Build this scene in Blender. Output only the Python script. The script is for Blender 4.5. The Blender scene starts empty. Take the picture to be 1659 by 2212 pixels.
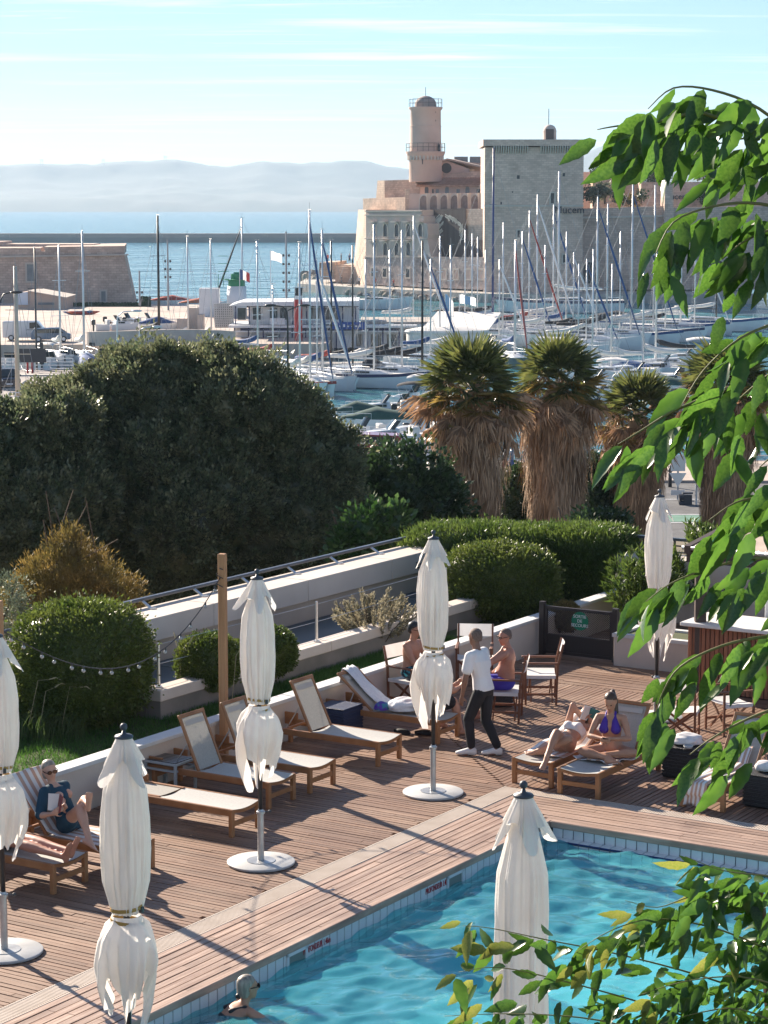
import bpy, bmesh, math, random
import numpy as np
from mathutils import Vector, Matrix, Quaternion
R = math.radians
random.seed(11); RNG = np.random.default_rng(5)
scene = bpy.context.scene
COL = scene.collection

# ------------------------------------------------------------------ camera
CAM_H = 7.46                       # metres above the pool deck (deck z = 0)
FPX = 4922.7                       # focal length in units of a 1659 x 2212 picture
PITCH = math.atan((1106 - 447) / FPX)
cam_data = bpy.data.cameras.new('camera')
cam = bpy.data.objects.new('camera', cam_data); COL.objects.link(cam)
cam.location = (0, 0, CAM_H); cam.rotation_euler = (math.pi / 2 - PITCH, 0, 0)
cam_data.sensor_fit = 'VERTICAL'; cam_data.sensor_height = 36
cam_data.lens = 36 * FPX / 2212
cam_data.clip_start = 0.1; cam_data.clip_end = 40000
scene.camera = cam
scene.render.resolution_x = 768; scene.render.resolution_y = 1024

# ------------------------------------------------------------------ sky, sun, exposure
SUN_AZ = R(-36); SUN_EL = R(25)
world = bpy.data.worlds.new('World'); scene.world = world; world.use_nodes = True
wn = world.node_tree.nodes; wl = world.node_tree.links; wn.clear()
def wnode(t, **k):
    n = wn.new(t)
    for a, b in k.items(): setattr(n, a, b)
    return n
sky = wnode('ShaderNodeTexSky', sky_type='NISHITA', sun_disc=False, sun_elevation=SUN_EL, sun_rotation=SUN_AZ,
            altitude=20, air_density=0.8, dust_density=0.05, ozone_density=4.0)
tc = wnode('ShaderNodeTexCoord'); sep = wnode('ShaderNodeSeparateXYZ')
wl.new(tc.outputs['Generated'], sep.inputs[0])
def wmath(op, a, b=None, clamp=False):
    n = wnode('ShaderNodeMath', operation=op, use_clamp=clamp)
    for i, v in enumerate((a, b)):
        if v is None: continue
        if isinstance(v, (int, float)): n.inputs[i].default_value = v
        else: wl.new(v, n.inputs[i])
    return n.outputs[0]
zc = wmath('ADD', wmath('MAXIMUM', sep.outputs[2], 0.0), 0.035)
comb = wnode('ShaderNodeCombineXYZ')       # a flat cirrus layer high above the place
wl.new(wmath('DIVIDE', sep.outputs[0], zc), comb.inputs[0]); wl.new(wmath('DIVIDE', sep.outputs[1], zc), comb.inputs[1])
def wnoise(scale, loc, rot, detail=6, dist=0.0, rough=0.6):
    mp = wnode('ShaderNodeMapping'); mp.inputs['Scale'].default_value = scale; mp.inputs['Location'].default_value = loc
    mp.inputs['Rotation'].default_value = (0, 0, rot)
    wl.new(comb.outputs[0], mp.inputs[0])
    nz = wnode('ShaderNodeTexNoise'); nz.inputs['Scale'].default_value = 1; nz.inputs['Detail'].default_value = detail
    nz.inputs['Distortion'].default_value = dist; nz.inputs['Roughness'].default_value = rough
    wl.new(mp.outputs[0], nz.inputs['Vector'])
    return nz.outputs[0]
def wramp(v, a, b):
    n = wnode('ShaderNodeMapRange', clamp=True); n.inputs[1].default_value = a; n.inputs[2].default_value = b
    wl.new(v, n.inputs[0]); return n.outputs[0]
c1 = wmath('MULTIPLY', wramp(wnoise((0.30, 1.5, 1), (1.7, 0.55, 0), R(5), 7, 0.3), 0.55, 0.68), 0.8)
c2 = wmath('MULTIPLY', wramp(wnoise((0.9, 4.5, 1), (4.2, 3.3, 0), R(-3), 8, 0.5, 0.68), 0.57, 0.74), 0.8)
c3 = wmath('MULTIPLY', wramp(wnoise((0.12, 0.5, 1), (9.2, 1.3, 0), R(2), 4), 0.50, 0.8), 0.22)
cl = wmath('ADD', wmath('ADD', c1, c2, True), c3, True)
mix = wnode('ShaderNodeMix', data_type='RGBA')
wl.new(wmath('MULTIPLY', cl, 0.8), mix.inputs['Factor'])
wl.new(sky.outputs[0], mix.inputs['A']); mix.inputs['B'].default_value = (9.6, 10.0, 10.3, 1)
tint = wnode('ShaderNodeMix', data_type='RGBA', blend_type='MULTIPLY'); tint.inputs['Factor'].default_value = 1; tint.inputs['B'].default_value = (0.89, 0.99, 1.07, 1)
wl.new(sky.outputs[0], tint.inputs['A']); wl.new(tint.outputs['Result'], mix.inputs['A'])
bg = wnode('ShaderNodeBackground'); bg.inputs[1].default_value = 0.05
wl.new(mix.outputs['Result'], bg.inputs[0])
wo = wnode('ShaderNodeOutputWorld'); wl.new(bg.outputs[0], wo.inputs[0])

sun_d = bpy.data.lights.new('sun', 'SUN'); sun_d.energy = 5.0; sun_d.angle = R(0.53); sun_d.color = (1.0, 0.87, 0.72)
sun = bpy.data.objects.new('sun', sun_d); COL.objects.link(sun)
SUNV = Vector((math.sin(SUN_AZ) * math.cos(SUN_EL), math.cos(SUN_AZ) * math.cos(SUN_EL), math.sin(SUN_EL)))
sun.rotation_euler = (-SUNV).to_track_quat('-Z', 'Y').to_euler(); sun.location = (-20, 30, 40)
vs = scene.view_settings
scene.display_settings.display_device = 'sRGB'
vs.view_transform = 'Standard'; vs.look = 'None'; vs.exposure = 1.38; vs.gamma = 1; vs.use_curve_mapping = False
scene.cycles.use_denoising = True
scene.cycles.max_bounces = 8; scene.cycles.diffuse_bounces = 3; scene.cycles.glossy_bounces = 3
scene.cycles.transparent_max_bounces = 12; scene.cycles.transmission_bounces = 5; scene.cycles.volume_bounces = 0
scene.cycles.caustics_reflective = False; scene.cycles.caustics_refractive = False
scene.cycles.sample_clamp_indirect = 6

# ------------------------------------------------------------------ picture point -> place
def ray(x, y):
    u = (x - 829.5) / FPX; v = -(y - 1106) / FPX
    return Vector((u, math.cos(PITCH) + v * math.sin(PITCH), -math.sin(PITCH) + v * math.cos(PITCH)))
def G(x, y, z=0.0):                       # where that ray meets a level at height z
    d = ray(x, y); t = (z - CAM_H) / d.z; return Vector((d.x * t, d.y * t, z))
def AT(x, y, Y):                          # where that ray meets the upright plane at distance Y
    d = ray(x, y); t = Y / d.y; return Vector((d.x * t, Y, CAM_H + d.z * t))
def ONP(x, y, P, Q):                      # ... or the upright plane through ground points P and Q
    d = ray(x, y); nx, ny = -(Q[1] - P[1]), Q[0] - P[0]
    t = (P[0] * nx + P[1] * ny) / (d.x * nx + d.y * ny); return Vector((d.x * t, d.y * t, CAM_H + d.z * t))
SEA, QUAY = -8.5, -6.9

# ------------------------------------------------------------------ materials
MATS = {}
def mat(name, c1, c2=None, scale=6, rough=0.7, bump=0.0, bscale=None, metal=0.0, spec=0.5, detail=5, island=0.0,
        stretch=(1, 1, 1), coat=0.0, trans=0.0, rnd=0.0, ramp=(0.35, 0.65), dirt=0.0):
    if name in MATS: return MATS[name]
    m = bpy.data.materials.new(name); m.use_nodes = True
    nt = m.node_tree; N = nt.nodes; L = nt.links; b = N['Principled BSDF']; out = N['Material Output']
    b.inputs['Roughness'].default_value = rough; b.inputs['Metallic'].default_value = metal
    b.inputs['Specular IOR Level'].default_value = spec; b.inputs['Coat Weight'].default_value = coat
    c2 = c2 or c1
    t = N.new('ShaderNodeTexCoord'); mp = N.new('ShaderNodeMapping'); mp.inputs['Scale'].default_value = stretch
    L.new(t.outputs['Object'], mp.inputs[0])
    nz = N.new('ShaderNodeTexNoise'); nz.inputs['Scale'].default_value = scale; nz.inputs['Detail'].default_value = detail
    L.new(mp.outputs[0], nz.inputs['Vector'])
    cr = N.new('ShaderNodeMapRange'); cr.inputs[1].default_value = ramp[0]; cr.inputs[2].default_value = ramp[1]
    L.new(nz.outputs[0], cr.inputs[0])
    mx = N.new('ShaderNodeMix'); mx.data_type = 'RGBA'; L.new(cr.outputs[0], mx.inputs['Factor'])
    mx.inputs['A'].default_value = (*c1, 1); mx.inputs['B'].default_value = (*c2, 1)
    col = mx.outputs['Result']
    if island or rnd:
        g = N.new('ShaderNodeNewGeometry') if island else N.new('ShaderNodeObjectInfo')
        r = N.new('ShaderNodeMapRange'); k = island or rnd
        r.inputs[3].default_value = 1 - k; r.inputs[4].default_value = 1 + k
        L.new(g.outputs['Random Per Island' if island else 'Random'], r.inputs[0])
        hs = N.new('ShaderNodeHueSaturation'); L.new(r.outputs[0], hs.inputs['Value']); L.new(col, hs.inputs['Color']); col = hs.outputs[0]
    if dirt:
        n2 = N.new('ShaderNodeTexNoise'); n2.inputs['Scale'].default_value = scale * 0.17; n2.inputs['Detail'].default_value = 8
        n2.inputs['Roughness'].default_value = 0.7; L.new(t.outputs['Object'], n2.inputs['Vector'])
        r2 = N.new('ShaderNodeMapRange'); r2.inputs[1].default_value = 0.35; r2.inputs[2].default_value = 0.7
        r2.inputs[3].default_value = 1 - dirt; r2.inputs[4].default_value = 1 + dirt * 0.4; L.new(n2.outputs[0], r2.inputs[0])
        h2 = N.new('ShaderNodeHueSaturation'); L.new(r2.outputs[0], h2.inputs['Value']); L.new(col, h2.inputs['Color']); col = h2.outputs[0]
    L.new(col, b.inputs['Base Color'])
    if bump:
        n3 = N.new('ShaderNodeTexNoise'); n3.inputs['Scale'].default_value = bscale or scale * 4; n3.inputs['Detail'].default_value = 4
        L.new(mp.outputs[0], n3.inputs['Vector'])
        bp = N.new('ShaderNodeBump'); bp.inputs['Strength'].default_value = bump; bp.inputs['Distance'].default_value = 0.02
        L.new(n3.outputs[0], bp.inputs['Height']); L.new(bp.outputs[0], b.inputs['Normal'])
    if trans:                              # light coming through a leaf or thin cloth
        tr = N.new('ShaderNodeBsdfTranslucent'); h3 = N.new('ShaderNodeHueSaturation'); h3.inputs['Value'].default_value = 1.5
        h3.inputs['Saturation'].default_value = 1.02
        L.new(col, h3.inputs['Color']); L.new(h3.outputs[0], tr.inputs[0])
        ms = N.new('ShaderNodeMixShader'); ms.inputs[0].default_value = trans
        L.new(b.outputs[0], ms.inputs[1]); L.new(tr.outputs[0], ms.inputs[2]); L.new(ms.outputs[0], out.inputs[0])
    MATS[name] = m; return m

# ------------------------------------------------------------------ mesh helpers
class MB:
    def __init__(s): s.v = []; s.f = []
    def add(s, vs_, fs):
        k = len(s.v); s.v += [tuple(p) for p in vs_]; s.f += [tuple(i + k for i in f) for f in fs]; return s
    def box(s, c, d, rz=0.0, M=None):
        hx, hy, hz = d[0] / 2, d[1] / 2, d[2] / 2; cs, sn = math.cos(rz), math.sin(rz); P = []
        for z in (-hz, hz):
            for x, y in ((-hx, -hy), (hx, -hy), (hx, hy), (-hx, hy)):
                p = Vector((c[0] + x * cs - y * sn, c[1] + x * sn + y * cs, c[2] + z)); P.append(M @ p if M else p)
        return s.add(P, [(3, 2, 1, 0), (4, 5, 6, 7), (0, 1, 5, 4), (1, 2, 6, 5), (2, 3, 7, 6), (3, 0, 4, 7)])
    def bar(s, a, b, w, h, up=(0, 0, 1)):  # squared bar from a to b
        a = Vector(a); b = Vector(b); d = (b - a).normalized(); u = Vector(up)
        x = d.cross(u)
        if x.length < 1e-4: x = d.cross(Vector((1, 0, 0)))
        x.normalize(); u = x.cross(d).normalized(); P = []
        for o in (a, b):
            for i, j in ((-1, -1), (1, -1), (1, 1), (-1, 1)): P.append(o + x * i * w / 2 + u * j * h / 2)
        return s.add(P, [(3, 2, 1, 0), (4, 5, 6, 7), (0, 1, 5, 4), (1, 2, 6, 5), (2, 3, 7, 6), (3, 0, 4, 7)])
    def tube(s, pts, r, n=8, cap=True):
        pts = [Vector(p) for p in pts]; m = len(pts); rs = r if isinstance(r, (list, tuple)) else [r] * m
        V_ = []; ref = None
        for i, p in enumerate(pts):
            d = (pts[min(i + 1, m - 1)] - pts[max(i - 1, 0)]).normalized()
            if ref is None:
                ref = d.cross(Vector((0, 0, 1)))
                if ref.length < 1e-3: ref = d.cross(Vector((1, 0, 0)))
            ref = (ref - d * ref.dot(d)).normalized(); w = d.cross(ref)
            for k in range(n):
                a = 2 * math.pi * k / n; V_.append(p + (ref * math.cos(a) + w * math.sin(a)) * rs[i])
        F = [(i * n + k, i * n + (k + 1) % n, (i + 1) * n + (k + 1) % n, (i + 1) * n + k) for i in range(m - 1) for k in range(n)]
        if cap: F += [tuple(range(n - 1, -1, -1)), tuple((m - 1) * n + k for k in range(n))]
        return s.add(V_, F)
    def lathe(s, prof, c=(0, 0, 0), n=24, cap=True):
        V_ = [(c[0] + r * math.cos(2 * math.pi * k / n), c[1] + r * math.sin(2 * math.pi * k / n), c[2] + z) for r, z in prof for k in range(n)]
        m = len(prof)
        F = [(i * n + k, i * n + (k + 1) % n, (i + 1) * n + (k + 1) % n, (i + 1) * n + k) for i in range(m - 1) for k in range(n)]
        if cap: F += [tuple(range(n - 1, -1, -1)), tuple((m - 1) * n + k for k in range(n))]
        return s.add(V_, F)
    def ball(s, c, r, n=12, m=8, sc=(1, 1, 1)):
        prof = [(max(1e-4, math.sin(math.pi * i / m)) * 1.0, -math.cos(math.pi * i / m)) for i in range(m + 1)]
        V_ = [(c[0] + r * sc[0] * p * math.cos(2 * math.pi * k / n), c[1] + r * sc[1] * p * math.sin(2 * math.pi * k / n), c[2] + r * sc[2] * z) for p, z in prof for k in range(n)]
        F = [(i * n + k, i * n + (k + 1) % n, (i + 1) * n + (k + 1) % n, (i + 1) * n + k) for i in range(m) for k in range(n)]
        return s.add(V_, F)
    def prism(s, poly, ex):                # polygon (3-D points) pushed along ex
        n = len(poly); ex = Vector(ex); A = [Vector(p) for p in poly]
        return s.add(A + [p + ex for p in A], [tuple(range(n)), tuple(range(2 * n - 1, n - 1, -1))] + [(i, i + n, (i + 1) % n + n, (i + 1) % n) for i in range(n)])
    def build(s, name, m=None, parent=None, smooth=False, bevel=0.0, loc=None, rz=None, fix=True):
        me = bpy.data.meshes.new(name); me.from_pydata(s.v, [], s.f); me.update()
        if fix:
            bm = bmesh.new(); bm.from_mesh(me); bmesh.ops.recalc_face_normals(bm, faces=bm.faces)
            if bevel: bmesh.ops.bevel(bm, geom=[e for e in bm.edges if e.is_manifold and e.calc_face_angle(0) > 0.6], offset=bevel, segments=1, affect='EDGES')
            bm.to_mesh(me); bm.free()
        if smooth: me.shade_smooth()
        if m: me.materials.append(MATS[m] if isinstance(m, str) else m)
        o = bpy.data.objects.new(name, me); COL.objects.link(o)
        if parent: o.parent = parent
        if loc is not None: o.location = loc
        if rz is not None: o.rotation_euler.z = rz
        return o
def smooth_by_angle(o, a=40):
    o.data.shade_smooth()
    bm = bmesh.new(); bm.from_mesh(o.data)
    for e in bm.edges: e.smooth = e.calc_face_angle(0) < R(a)
    bm.to_mesh(o.data); bm.free()
def tag(o, label=None, cat=None, group=None, kind=None):
    for k, v in (('label', label), ('category', cat), ('group', group), ('kind', kind)):
        if v: o[k] = v
    return o
def empty(name, loc=(0, 0, 0), rz=0.0, label=None, cat=None, group=None):
    o = bpy.data.objects.new(name, None); COL.objects.link(o); o.location = loc; o.rotation_euler = (0, 0, rz)
    o.empty_display_size = 0.2
    return tag(o, label, cat, group)
def kids(o): return [c for c in bpy.data.objects if c.parent == o]
def copy_tree(o, loc=None, rz=None, label=None, scale=None, parent=None, _ch=None):
    if _ch is None:
        _ch = {}
        for c in bpy.data.objects:
            if c.parent: _ch.setdefault(c.parent.name, []).append(c)
    c = o.copy(); COL.objects.link(c)
    if parent: c.parent = parent
    if loc is not None: c.location = loc
    if rz is not None: c.rotation_euler = (0, 0, rz)
    if scale is not None: c.scale = (scale,) * 3 if isinstance(scale, (int, float)) else scale
    if label: c['label'] = label
    for ch in _ch.get(o.name, []): copy_tree(ch, parent=c, _ch=_ch)
    return c
def text(name, s, size, m, parent=None, M=None, align='CENTER', ext=0.002, spacing=1.0):
    cu = bpy.data.curves.new(name, 'FONT'); cu.body = s; cu.size = size; cu.align_x = align; cu.align_y = 'CENTER'; cu.extrude = ext
    cu.space_line = 0.8; cu.space_character = spacing; cu.resolution_u = 3
    o = bpy.data.objects.new(name, cu); COL.objects.link(o)
    dg = bpy.context.evaluated_depsgraph_get(); me = bpy.data.meshes.new_from_object(o.evaluated_get(dg))
    bpy.data.objects.remove(o); bpy.data.curves.remove(cu)
    o = bpy.data.objects.new(name, me); COL.objects.link(o); me.materials.clear(); me.materials.append(MATS[m] if isinstance(m, str) else m)
    if parent: o.parent = parent
    if M is not None: o.matrix_local = M
    return o
def frame(o, x, z):                        # matrix with local x along x, local z along z at o
    x = Vector(x).normalized(); z = Vector(z).normalized(); y = z.cross(x).normalized(); x = y.cross(z)
    return Matrix(((x.x, y.x, z.x, o[0]), (x.y, y.y, z.y, o[1]), (x.z, y.z, z.z, o[2]), (0, 0, 0, 1)))
# ================================================================== the wide setting: sea, hills, breakwater, quays
mat('concrete', (0.40, 0.37, 0.33), (0.52, 0.48, 0.43), 0.6, 0.85, 0.15, 6, dirt=0.25)
mat('paving', (0.44, 0.36, 0.30), (0.55, 0.46, 0.40), 0.5, 0.85, 0.1, 5, dirt=0.2)
mat('asphalt', (0.10, 0.10, 0.105), (0.15, 0.15, 0.15), 1.5, 0.9, 0.2, 30, dirt=0.2)
mat('white_paint', (0.75, 0.75, 0.73), (0.82, 0.82, 0.80), 3, 0.5)
mat('earth', (0.10, 0.085, 0.05), (0.16, 0.13, 0.08), 1.0, 0.95, 0.3, 9)
mat('hill', (0.05, 0.07, 0.06), (0.11, 0.115, 0.10), 0.004, 0.95, detail=8)
mat('rock', (0.24, 0.20, 0.17), (0.42, 0.37, 0.31), 0.6, 0.9, 0.4, 3, rnd=0.25)
mat('sea_foot', (0.16, 0.17, 0.15), (0.22, 0.21, 0.18), 0.5, 0.8)

def water_mat(name, base, s1, s2, bump, rough=0.08):
    m = bpy.data.materials.new(name); m.use_nodes = True; N = m.node_tree.nodes; L = m.node_tree.links; b = N['Principled BSDF']
    b.inputs['Base Color'].default_value = (*base, 1); b.inputs['Roughness'].default_value = rough; b.inputs['IOR'].default_value = 1.33
    t = N.new('ShaderNodeTexCoord'); h = None
    for sc, st, w in ((s1, (0.55, 1, 1), 1.0), (s2, (0.6, 1, 1), 0.5), (s1 * 0.13, (1, 1, 1), 1.6)):
        mp = N.new('ShaderNodeMapping'); mp.inputs['Scale'].default_value = st; L.new(t.outputs['Object'], mp.inputs[0])
        n = N.new('ShaderNodeTexNoise'); n.inputs['Scale'].default_value = sc; n.inputs['Detail'].default_value = 5; n.inputs['Distortion'].default_value = 0.4
        L.new(mp.outputs[0], n.inputs['Vector'])
        k = N.new('ShaderNodeMath'); k.operation = 'MULTIPLY'; k.inputs[1].default_value = w / sc; L.new(n.outputs[0], k.inputs[0])
        if h is None: h = k.outputs[0]
        else:
            a = N.new('ShaderNodeMath'); a.operation = 'ADD'; L.new(h, a.inputs[0]); L.new(k.outputs[0], a.inputs[1]); h = a.outputs[0]
    bp = N.new('ShaderNodeBump'); bp.inputs['Strength'].default_value = 1.0; bp.inputs['Distance'].default_value = bump
    L.new(h, bp.inputs['Height']); L.new(bp.outputs[0], b.inputs['Normal'])
    # streaks of wind and silt: the colour of the water itself
    n = N.new('ShaderNodeTexNoise'); n.inputs['Scale'].default_value = 0.02; n.inputs['Detail'].default_value = 6
    mp = N.new('ShaderNodeMapping'); mp.inputs['Scale'].default_value = (0.35, 1, 1); L.new(t.outputs['Object'], mp.inputs[0]); L.new(mp.outputs[0], n.inputs['Vector'])
    mx = N.new('ShaderNodeMix'); mx.data_type = 'RGBA'; L.new(n.outputs[0], mx.inputs['Factor'])
    mx.inputs['A'].default_value = (*[c * 0.75 for c in base], 1); mx.inputs['B'].default_value = (*[c * 1.3 for c in base], 1)
    L.new(mx.outputs['Result'], b.inputs['Base Color'])
    MATS[name] = m
water_mat('sea_water', (0.055, 0.20, 0.235), 0.55, 2.4, 0.30, 0.12)

mb = MB(); mb.add([(-9000, 95, SEA), (9000, 95, SEA), (9000, 15000, SEA), (-9000, 15000, SEA)], [(0, 1, 2, 3)])
tag(mb.build('sea', 'sea_water', fix=False), 'blue harbour water and open bay with small waves', 'sea', kind='structure')

# hills across the bay
prof = [(-600, 380), (-300, 352), (0, 356), (79, 352), (127, 357.5), (212, 354), (339, 345.5), (381, 344), (450, 356), (492, 358.5), (571, 347), (651, 356), (730, 347),
        (794, 349.5), (831, 357.5), (878, 364.5), (960, 372), (1060, 368), (1160, 350), (1260, 333), (1303, 315.5), (1342, 313.5), (1400, 317), (1480, 322), (1560, 326), (1660, 318), (1900, 330), (2300, 360)]
px_, py_ = np.array(prof).T
YR, YB = 9200.0, 7700.0
nx, ny = 340, 26
xs = np.linspace(-600, 2300, nx); ridge = np.interp(xs, px_, py_)
W = []
def hn(x, y):  # cheap ridged noise
    s = 0; a = 1; f = 1
    for _ in range(5):
        s += a * abs(math.sin(x * f * 1.7 + 1.3 * math.sin(y * f * 1.1 + f)) * math.cos(y * f * 1.3 + 0.7 * math.sin(x * f * 0.9))); a *= 0.5; f *= 2.07
    return s
for j in range(ny + 6):
    t = j / (ny - 1)
    for i in range(nx):
        p = AT(xs[i], ridge[i], YR); hgt = p.z - SEA
        Y = YB + (YR - YB) * t; X = p.x * (Y / YR)
        if t <= 1: k = t ** 0.8; z = hgt * k * (1 - 0.45 * math.sin(math.pi * t) * (0.35 + 0.65 * (hn(X / 900, Y / 700) / 1.3)))
        else: z = hgt * max(0.0, 1 - (t - 1) * 5)
        W.append((X, Y, SEA - 0.4 + max(z, 0) + (hn(X / 130, Y / 130) * 7 - 4) * (1 if t > 0.04 else 0)))
F = [(j * nx + i, j * nx + i + 1, (j + 1) * nx + i + 1, (j + 1) * nx + i) for j in range(ny + 5) for i in range(nx - 1)]
mb = MB(); mb.add(W, F); tag(mb.build('hills', 'hill', fix=False, smooth=True), 'long blue hazy hills across the bay', 'hills', kind='structure')
pyl = None
for i, (x, y) in enumerate(((90, 352.5), (223, 352), (357, 345))):       # pylons on the ridge
    b = AT(x, y, 9150)
    m_ = MB()
    for s in (-1, 1):
        m_.bar(b + Vector((s * 5, 0, -12)), b + Vector((s * 3, 0, 14)), 1.4, 1.4); m_.bar(b + Vector((s * 9, 0, 14 - 0)), b + Vector((-s * 1, 0, 14)), 1.2, 1.2)
    m_.bar(b + Vector((-8, 0, 9)), b + Vector((8, 0, 9)), 1.2, 1.2)
    tag(m_.build('power_pylon', mat('pylon', (0.45, 0.46, 0.48))), ['power pylon leftmost of three on the far ridge', 'power pylon in the middle of three on far ridge', 'power pylon rightmost of three on the far ridge'][i], 'pylon', 'pylons on the hill ridge')

# breakwater
Yb = 1040
root = empty('breakwater', (0, Yb, SEA), label='long low grey concrete breakwater across the harbour mouth', cat='breakwater'); root['kind'] = 'structure'
mb = MB(); mb.box((0, 6, 0.6), (760, 14, 3.4)); mb.build('quay_base', mat('bw_base', (0.30, 0.29, 0.27), (0.36, 0.34, 0.32), 0.05, 0.9), root)
mb = MB(); mb.box((0, 9, 2.6), (760, 6, 2.8)); mb.build('parapet', mat('bw_wall', (0.33, 0.32, 0.30), (0.40, 0.38, 0.36), 0.03, 0.9), root)
mb = MB(); mb.box((0, -0.7, 2.38), (760, 1.2, 0.18)); mb.build('ledge', 'concrete', root)
for k in range(18):
    x = -330 + k * 39 + random.uniform(-8, 8); mb = MB(); mb.box((x, 0.5, 2.9), (random.uniform(2, 5), 1.5, 1.0)); mb.build('bollard_block', 'concrete', root)

# quays and roads at harbour level
def slab(name, pts, top, bot, m, label, kind='structure', cat=None):
    b_ = MB(); b_.prism([(p[0], p[1], bot) for p in pts], (0, 0, top - bot)); return tag(b_.build(name, m), label, cat, kind=kind)
def gq(x, y): p = G(x, y, QUAY); return (p.x, p.y)
# ground around the hotel, falling from the terrace to the quay road
mb = MB(); mb.add([(-60, 47, -3.0), (60, 40, -3.0), (60, 98, QUAY), (-60, 98, QUAY), (-60, -60, -3), (60, -60, -3)], [(0, 1, 2, 3), (4, 5, 1, 0)])
tag(mb.build('ground', 'earth'), 'planted slope below the hotel terrace', kind='structure')
slab('road', [(-70, 98), (60, 98), (60, 119), (-2, 119), (-14, 122), (-23, 150), (-60, 150)], QUAY, QUAY - 2, 'asphalt', 'grey quayside road')
slab('waterfront_pavement', [(-3, 119.4), (60, 117.5), (60, 127.5), (-3, 128.2)], QUAY + 0.13, SEA - 1, 'paving', 'paved waterfront walk beside the marina')
# left quay: car park and slipway area reaching back to the old fort
slab('quay', [(-75, 150), (-23.5, 150), (-23, 163), (-27, 202), (-75, 204)], QUAY + 0.02, SEA - 1, mat('road_pale', (0.33, 0.29, 0.27), (0.42, 0.37, 0.34), 0.4, 0.9, 0.1, 8, dirt=0.2), 'pale quay road with kerbed islands')
slab('slipway_quay', [(-75, 236), (-6, 240), (-5, 285), (-16, 300), (-16, 335), (-75, 345)], QUAY + 0.1, SEA - 1, 'paving', 'pinkish paved quay below the old bastion')
slab('fort_quay', [(-16.5, 436), (-10, 424), (13.6, 388), (19, 384), (62, 380), (62, 460), (-16, 460)], QUAY - 0.1, SEA - 1, 'concrete', 'narrow stone quay at the foot of the fort')
# ================================================================== forts and harbour buildings
def stone_mat(name, c1, c2, mortar, bw, bh, tone=0.12):
    m = bpy.data.materials.new(name); m.use_nodes = True; N = m.node_tree.nodes; L = m.node_tree.links; b = N['Principled BSDF']; b.inputs['Roughness'].default_value = 0.9
    t = N.new('ShaderNodeTexCoord'); sp = N.new('ShaderNodeSeparateXYZ'); L.new(t.outputs['Object'], sp.inputs[0])
    ad = N.new('ShaderNodeMath'); ad.operation = 'SUBTRACT'; L.new(sp.outputs[0], ad.inputs[0]); L.new(sp.outputs[1], ad.inputs[1])
    cb = N.new('ShaderNodeCombineXYZ'); L.new(ad.outputs[0], cb.inputs[0]); L.new(sp.outputs[2], cb.inputs[1])
    br = N.new('ShaderNodeTexBrick'); L.new(cb.outputs[0], br.inputs['Vector']); br.inputs['Scale'].default_value = 1; br.inputs['Mortar Size'].default_value = 0.035
    br.inputs['Brick Width'].default_value = bw; br.inputs['Row Height'].default_value = bh
    br.inputs['Color1'].default_value = (*c1, 1); br.inputs['Color2'].default_value = (*c2, 1); br.inputs['Mortar'].default_value = (*mortar, 1)
    n = N.new('ShaderNodeTexNoise'); n.inputs['Scale'].default_value = 0.35; n.inputs['Detail'].default_value = 9; n.inputs['Roughness'].default_value = 0.72
    L.new(t.outputs['Object'], n.inputs['Vector'])
    r = N.new('ShaderNodeMapRange'); r.inputs[1].default_value = 0.3; r.inputs[2].default_value = 0.7; r.inputs[3].default_value = 1 - tone * 2; r.inputs[4].default_value = 1 + tone
    L.new(n.outputs[0], r.inputs[0]); h = N.new('ShaderNodeHueSaturation'); L.new(r.outputs[0], h.inputs['Value']); L.new(br.outputs[0], h.inputs['Color']); L.new(h.outputs[0], b.inputs['Base Color'])
    bp = N.new('ShaderNodeBump'); bp.inputs['Strength'].default_value = 0.5; bp.inputs['Distance'].default_value = 0.08; L.new(n.outputs[0], bp.inputs['Height']); L.new(bp.outputs[0], b.inputs['Normal'])
    MATS[name] = m
stone_mat('tower_stone', (0.60, 0.43, 0.345), (0.76, 0.57, 0.465), (0.57, 0.41, 0.33), 0.8, 0.36)
stone_mat('bastion_stone', (0.58, 0.43, 0.33), (0.72, 0.545, 0.42), (0.55, 0.41, 0.32), 0.9, 0.4, 0.18)
stone_mat('old_stone', (0.54, 0.39, 0.315), (0.70, 0.53, 0.43), (0.50, 0.365, 0.295), 0.8, 0.36, 0.18)
stone_mat('rubble', (0.34, 0.27, 0.25), (0.56, 0.46, 0.42), (0.40, 0.32, 0.29), 0.7, 0.4, 0.2)
mat('render_pink', (0.62, 0.43, 0.35), (0.70, 0.50, 0.41), 0.3, 0.9, dirt=0.15)
mat('render_grey', (0.52, 0.43, 0.375), (0.62, 0.52, 0.455), 0.25, 0.9, 0.2, 3, dirt=0.25)
mat('dressed', (0.52, 0.45, 0.39), (0.60, 0.52, 0.45), 0.6, 0.85)
mat('dark_open', (0.035, 0.035, 0.04), (0.06, 0.055, 0.055), 1, 0.5)
mat('shutter_grey', (0.20, 0.21, 0.21), (0.26, 0.27, 0.27), 1, 0.7)
mat('roof_tile', (0.30, 0.17, 0.12), (0.42, 0.25, 0.18), 1.2, 0.9, 0.5, 5)
mat('iron', (0.05, 0.05, 0.055), None, 1, 0.5)
mat('window_glass', (0.05, 0.07, 0.08), (0.09, 0.11, 0.12), 2, 0.12)
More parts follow.
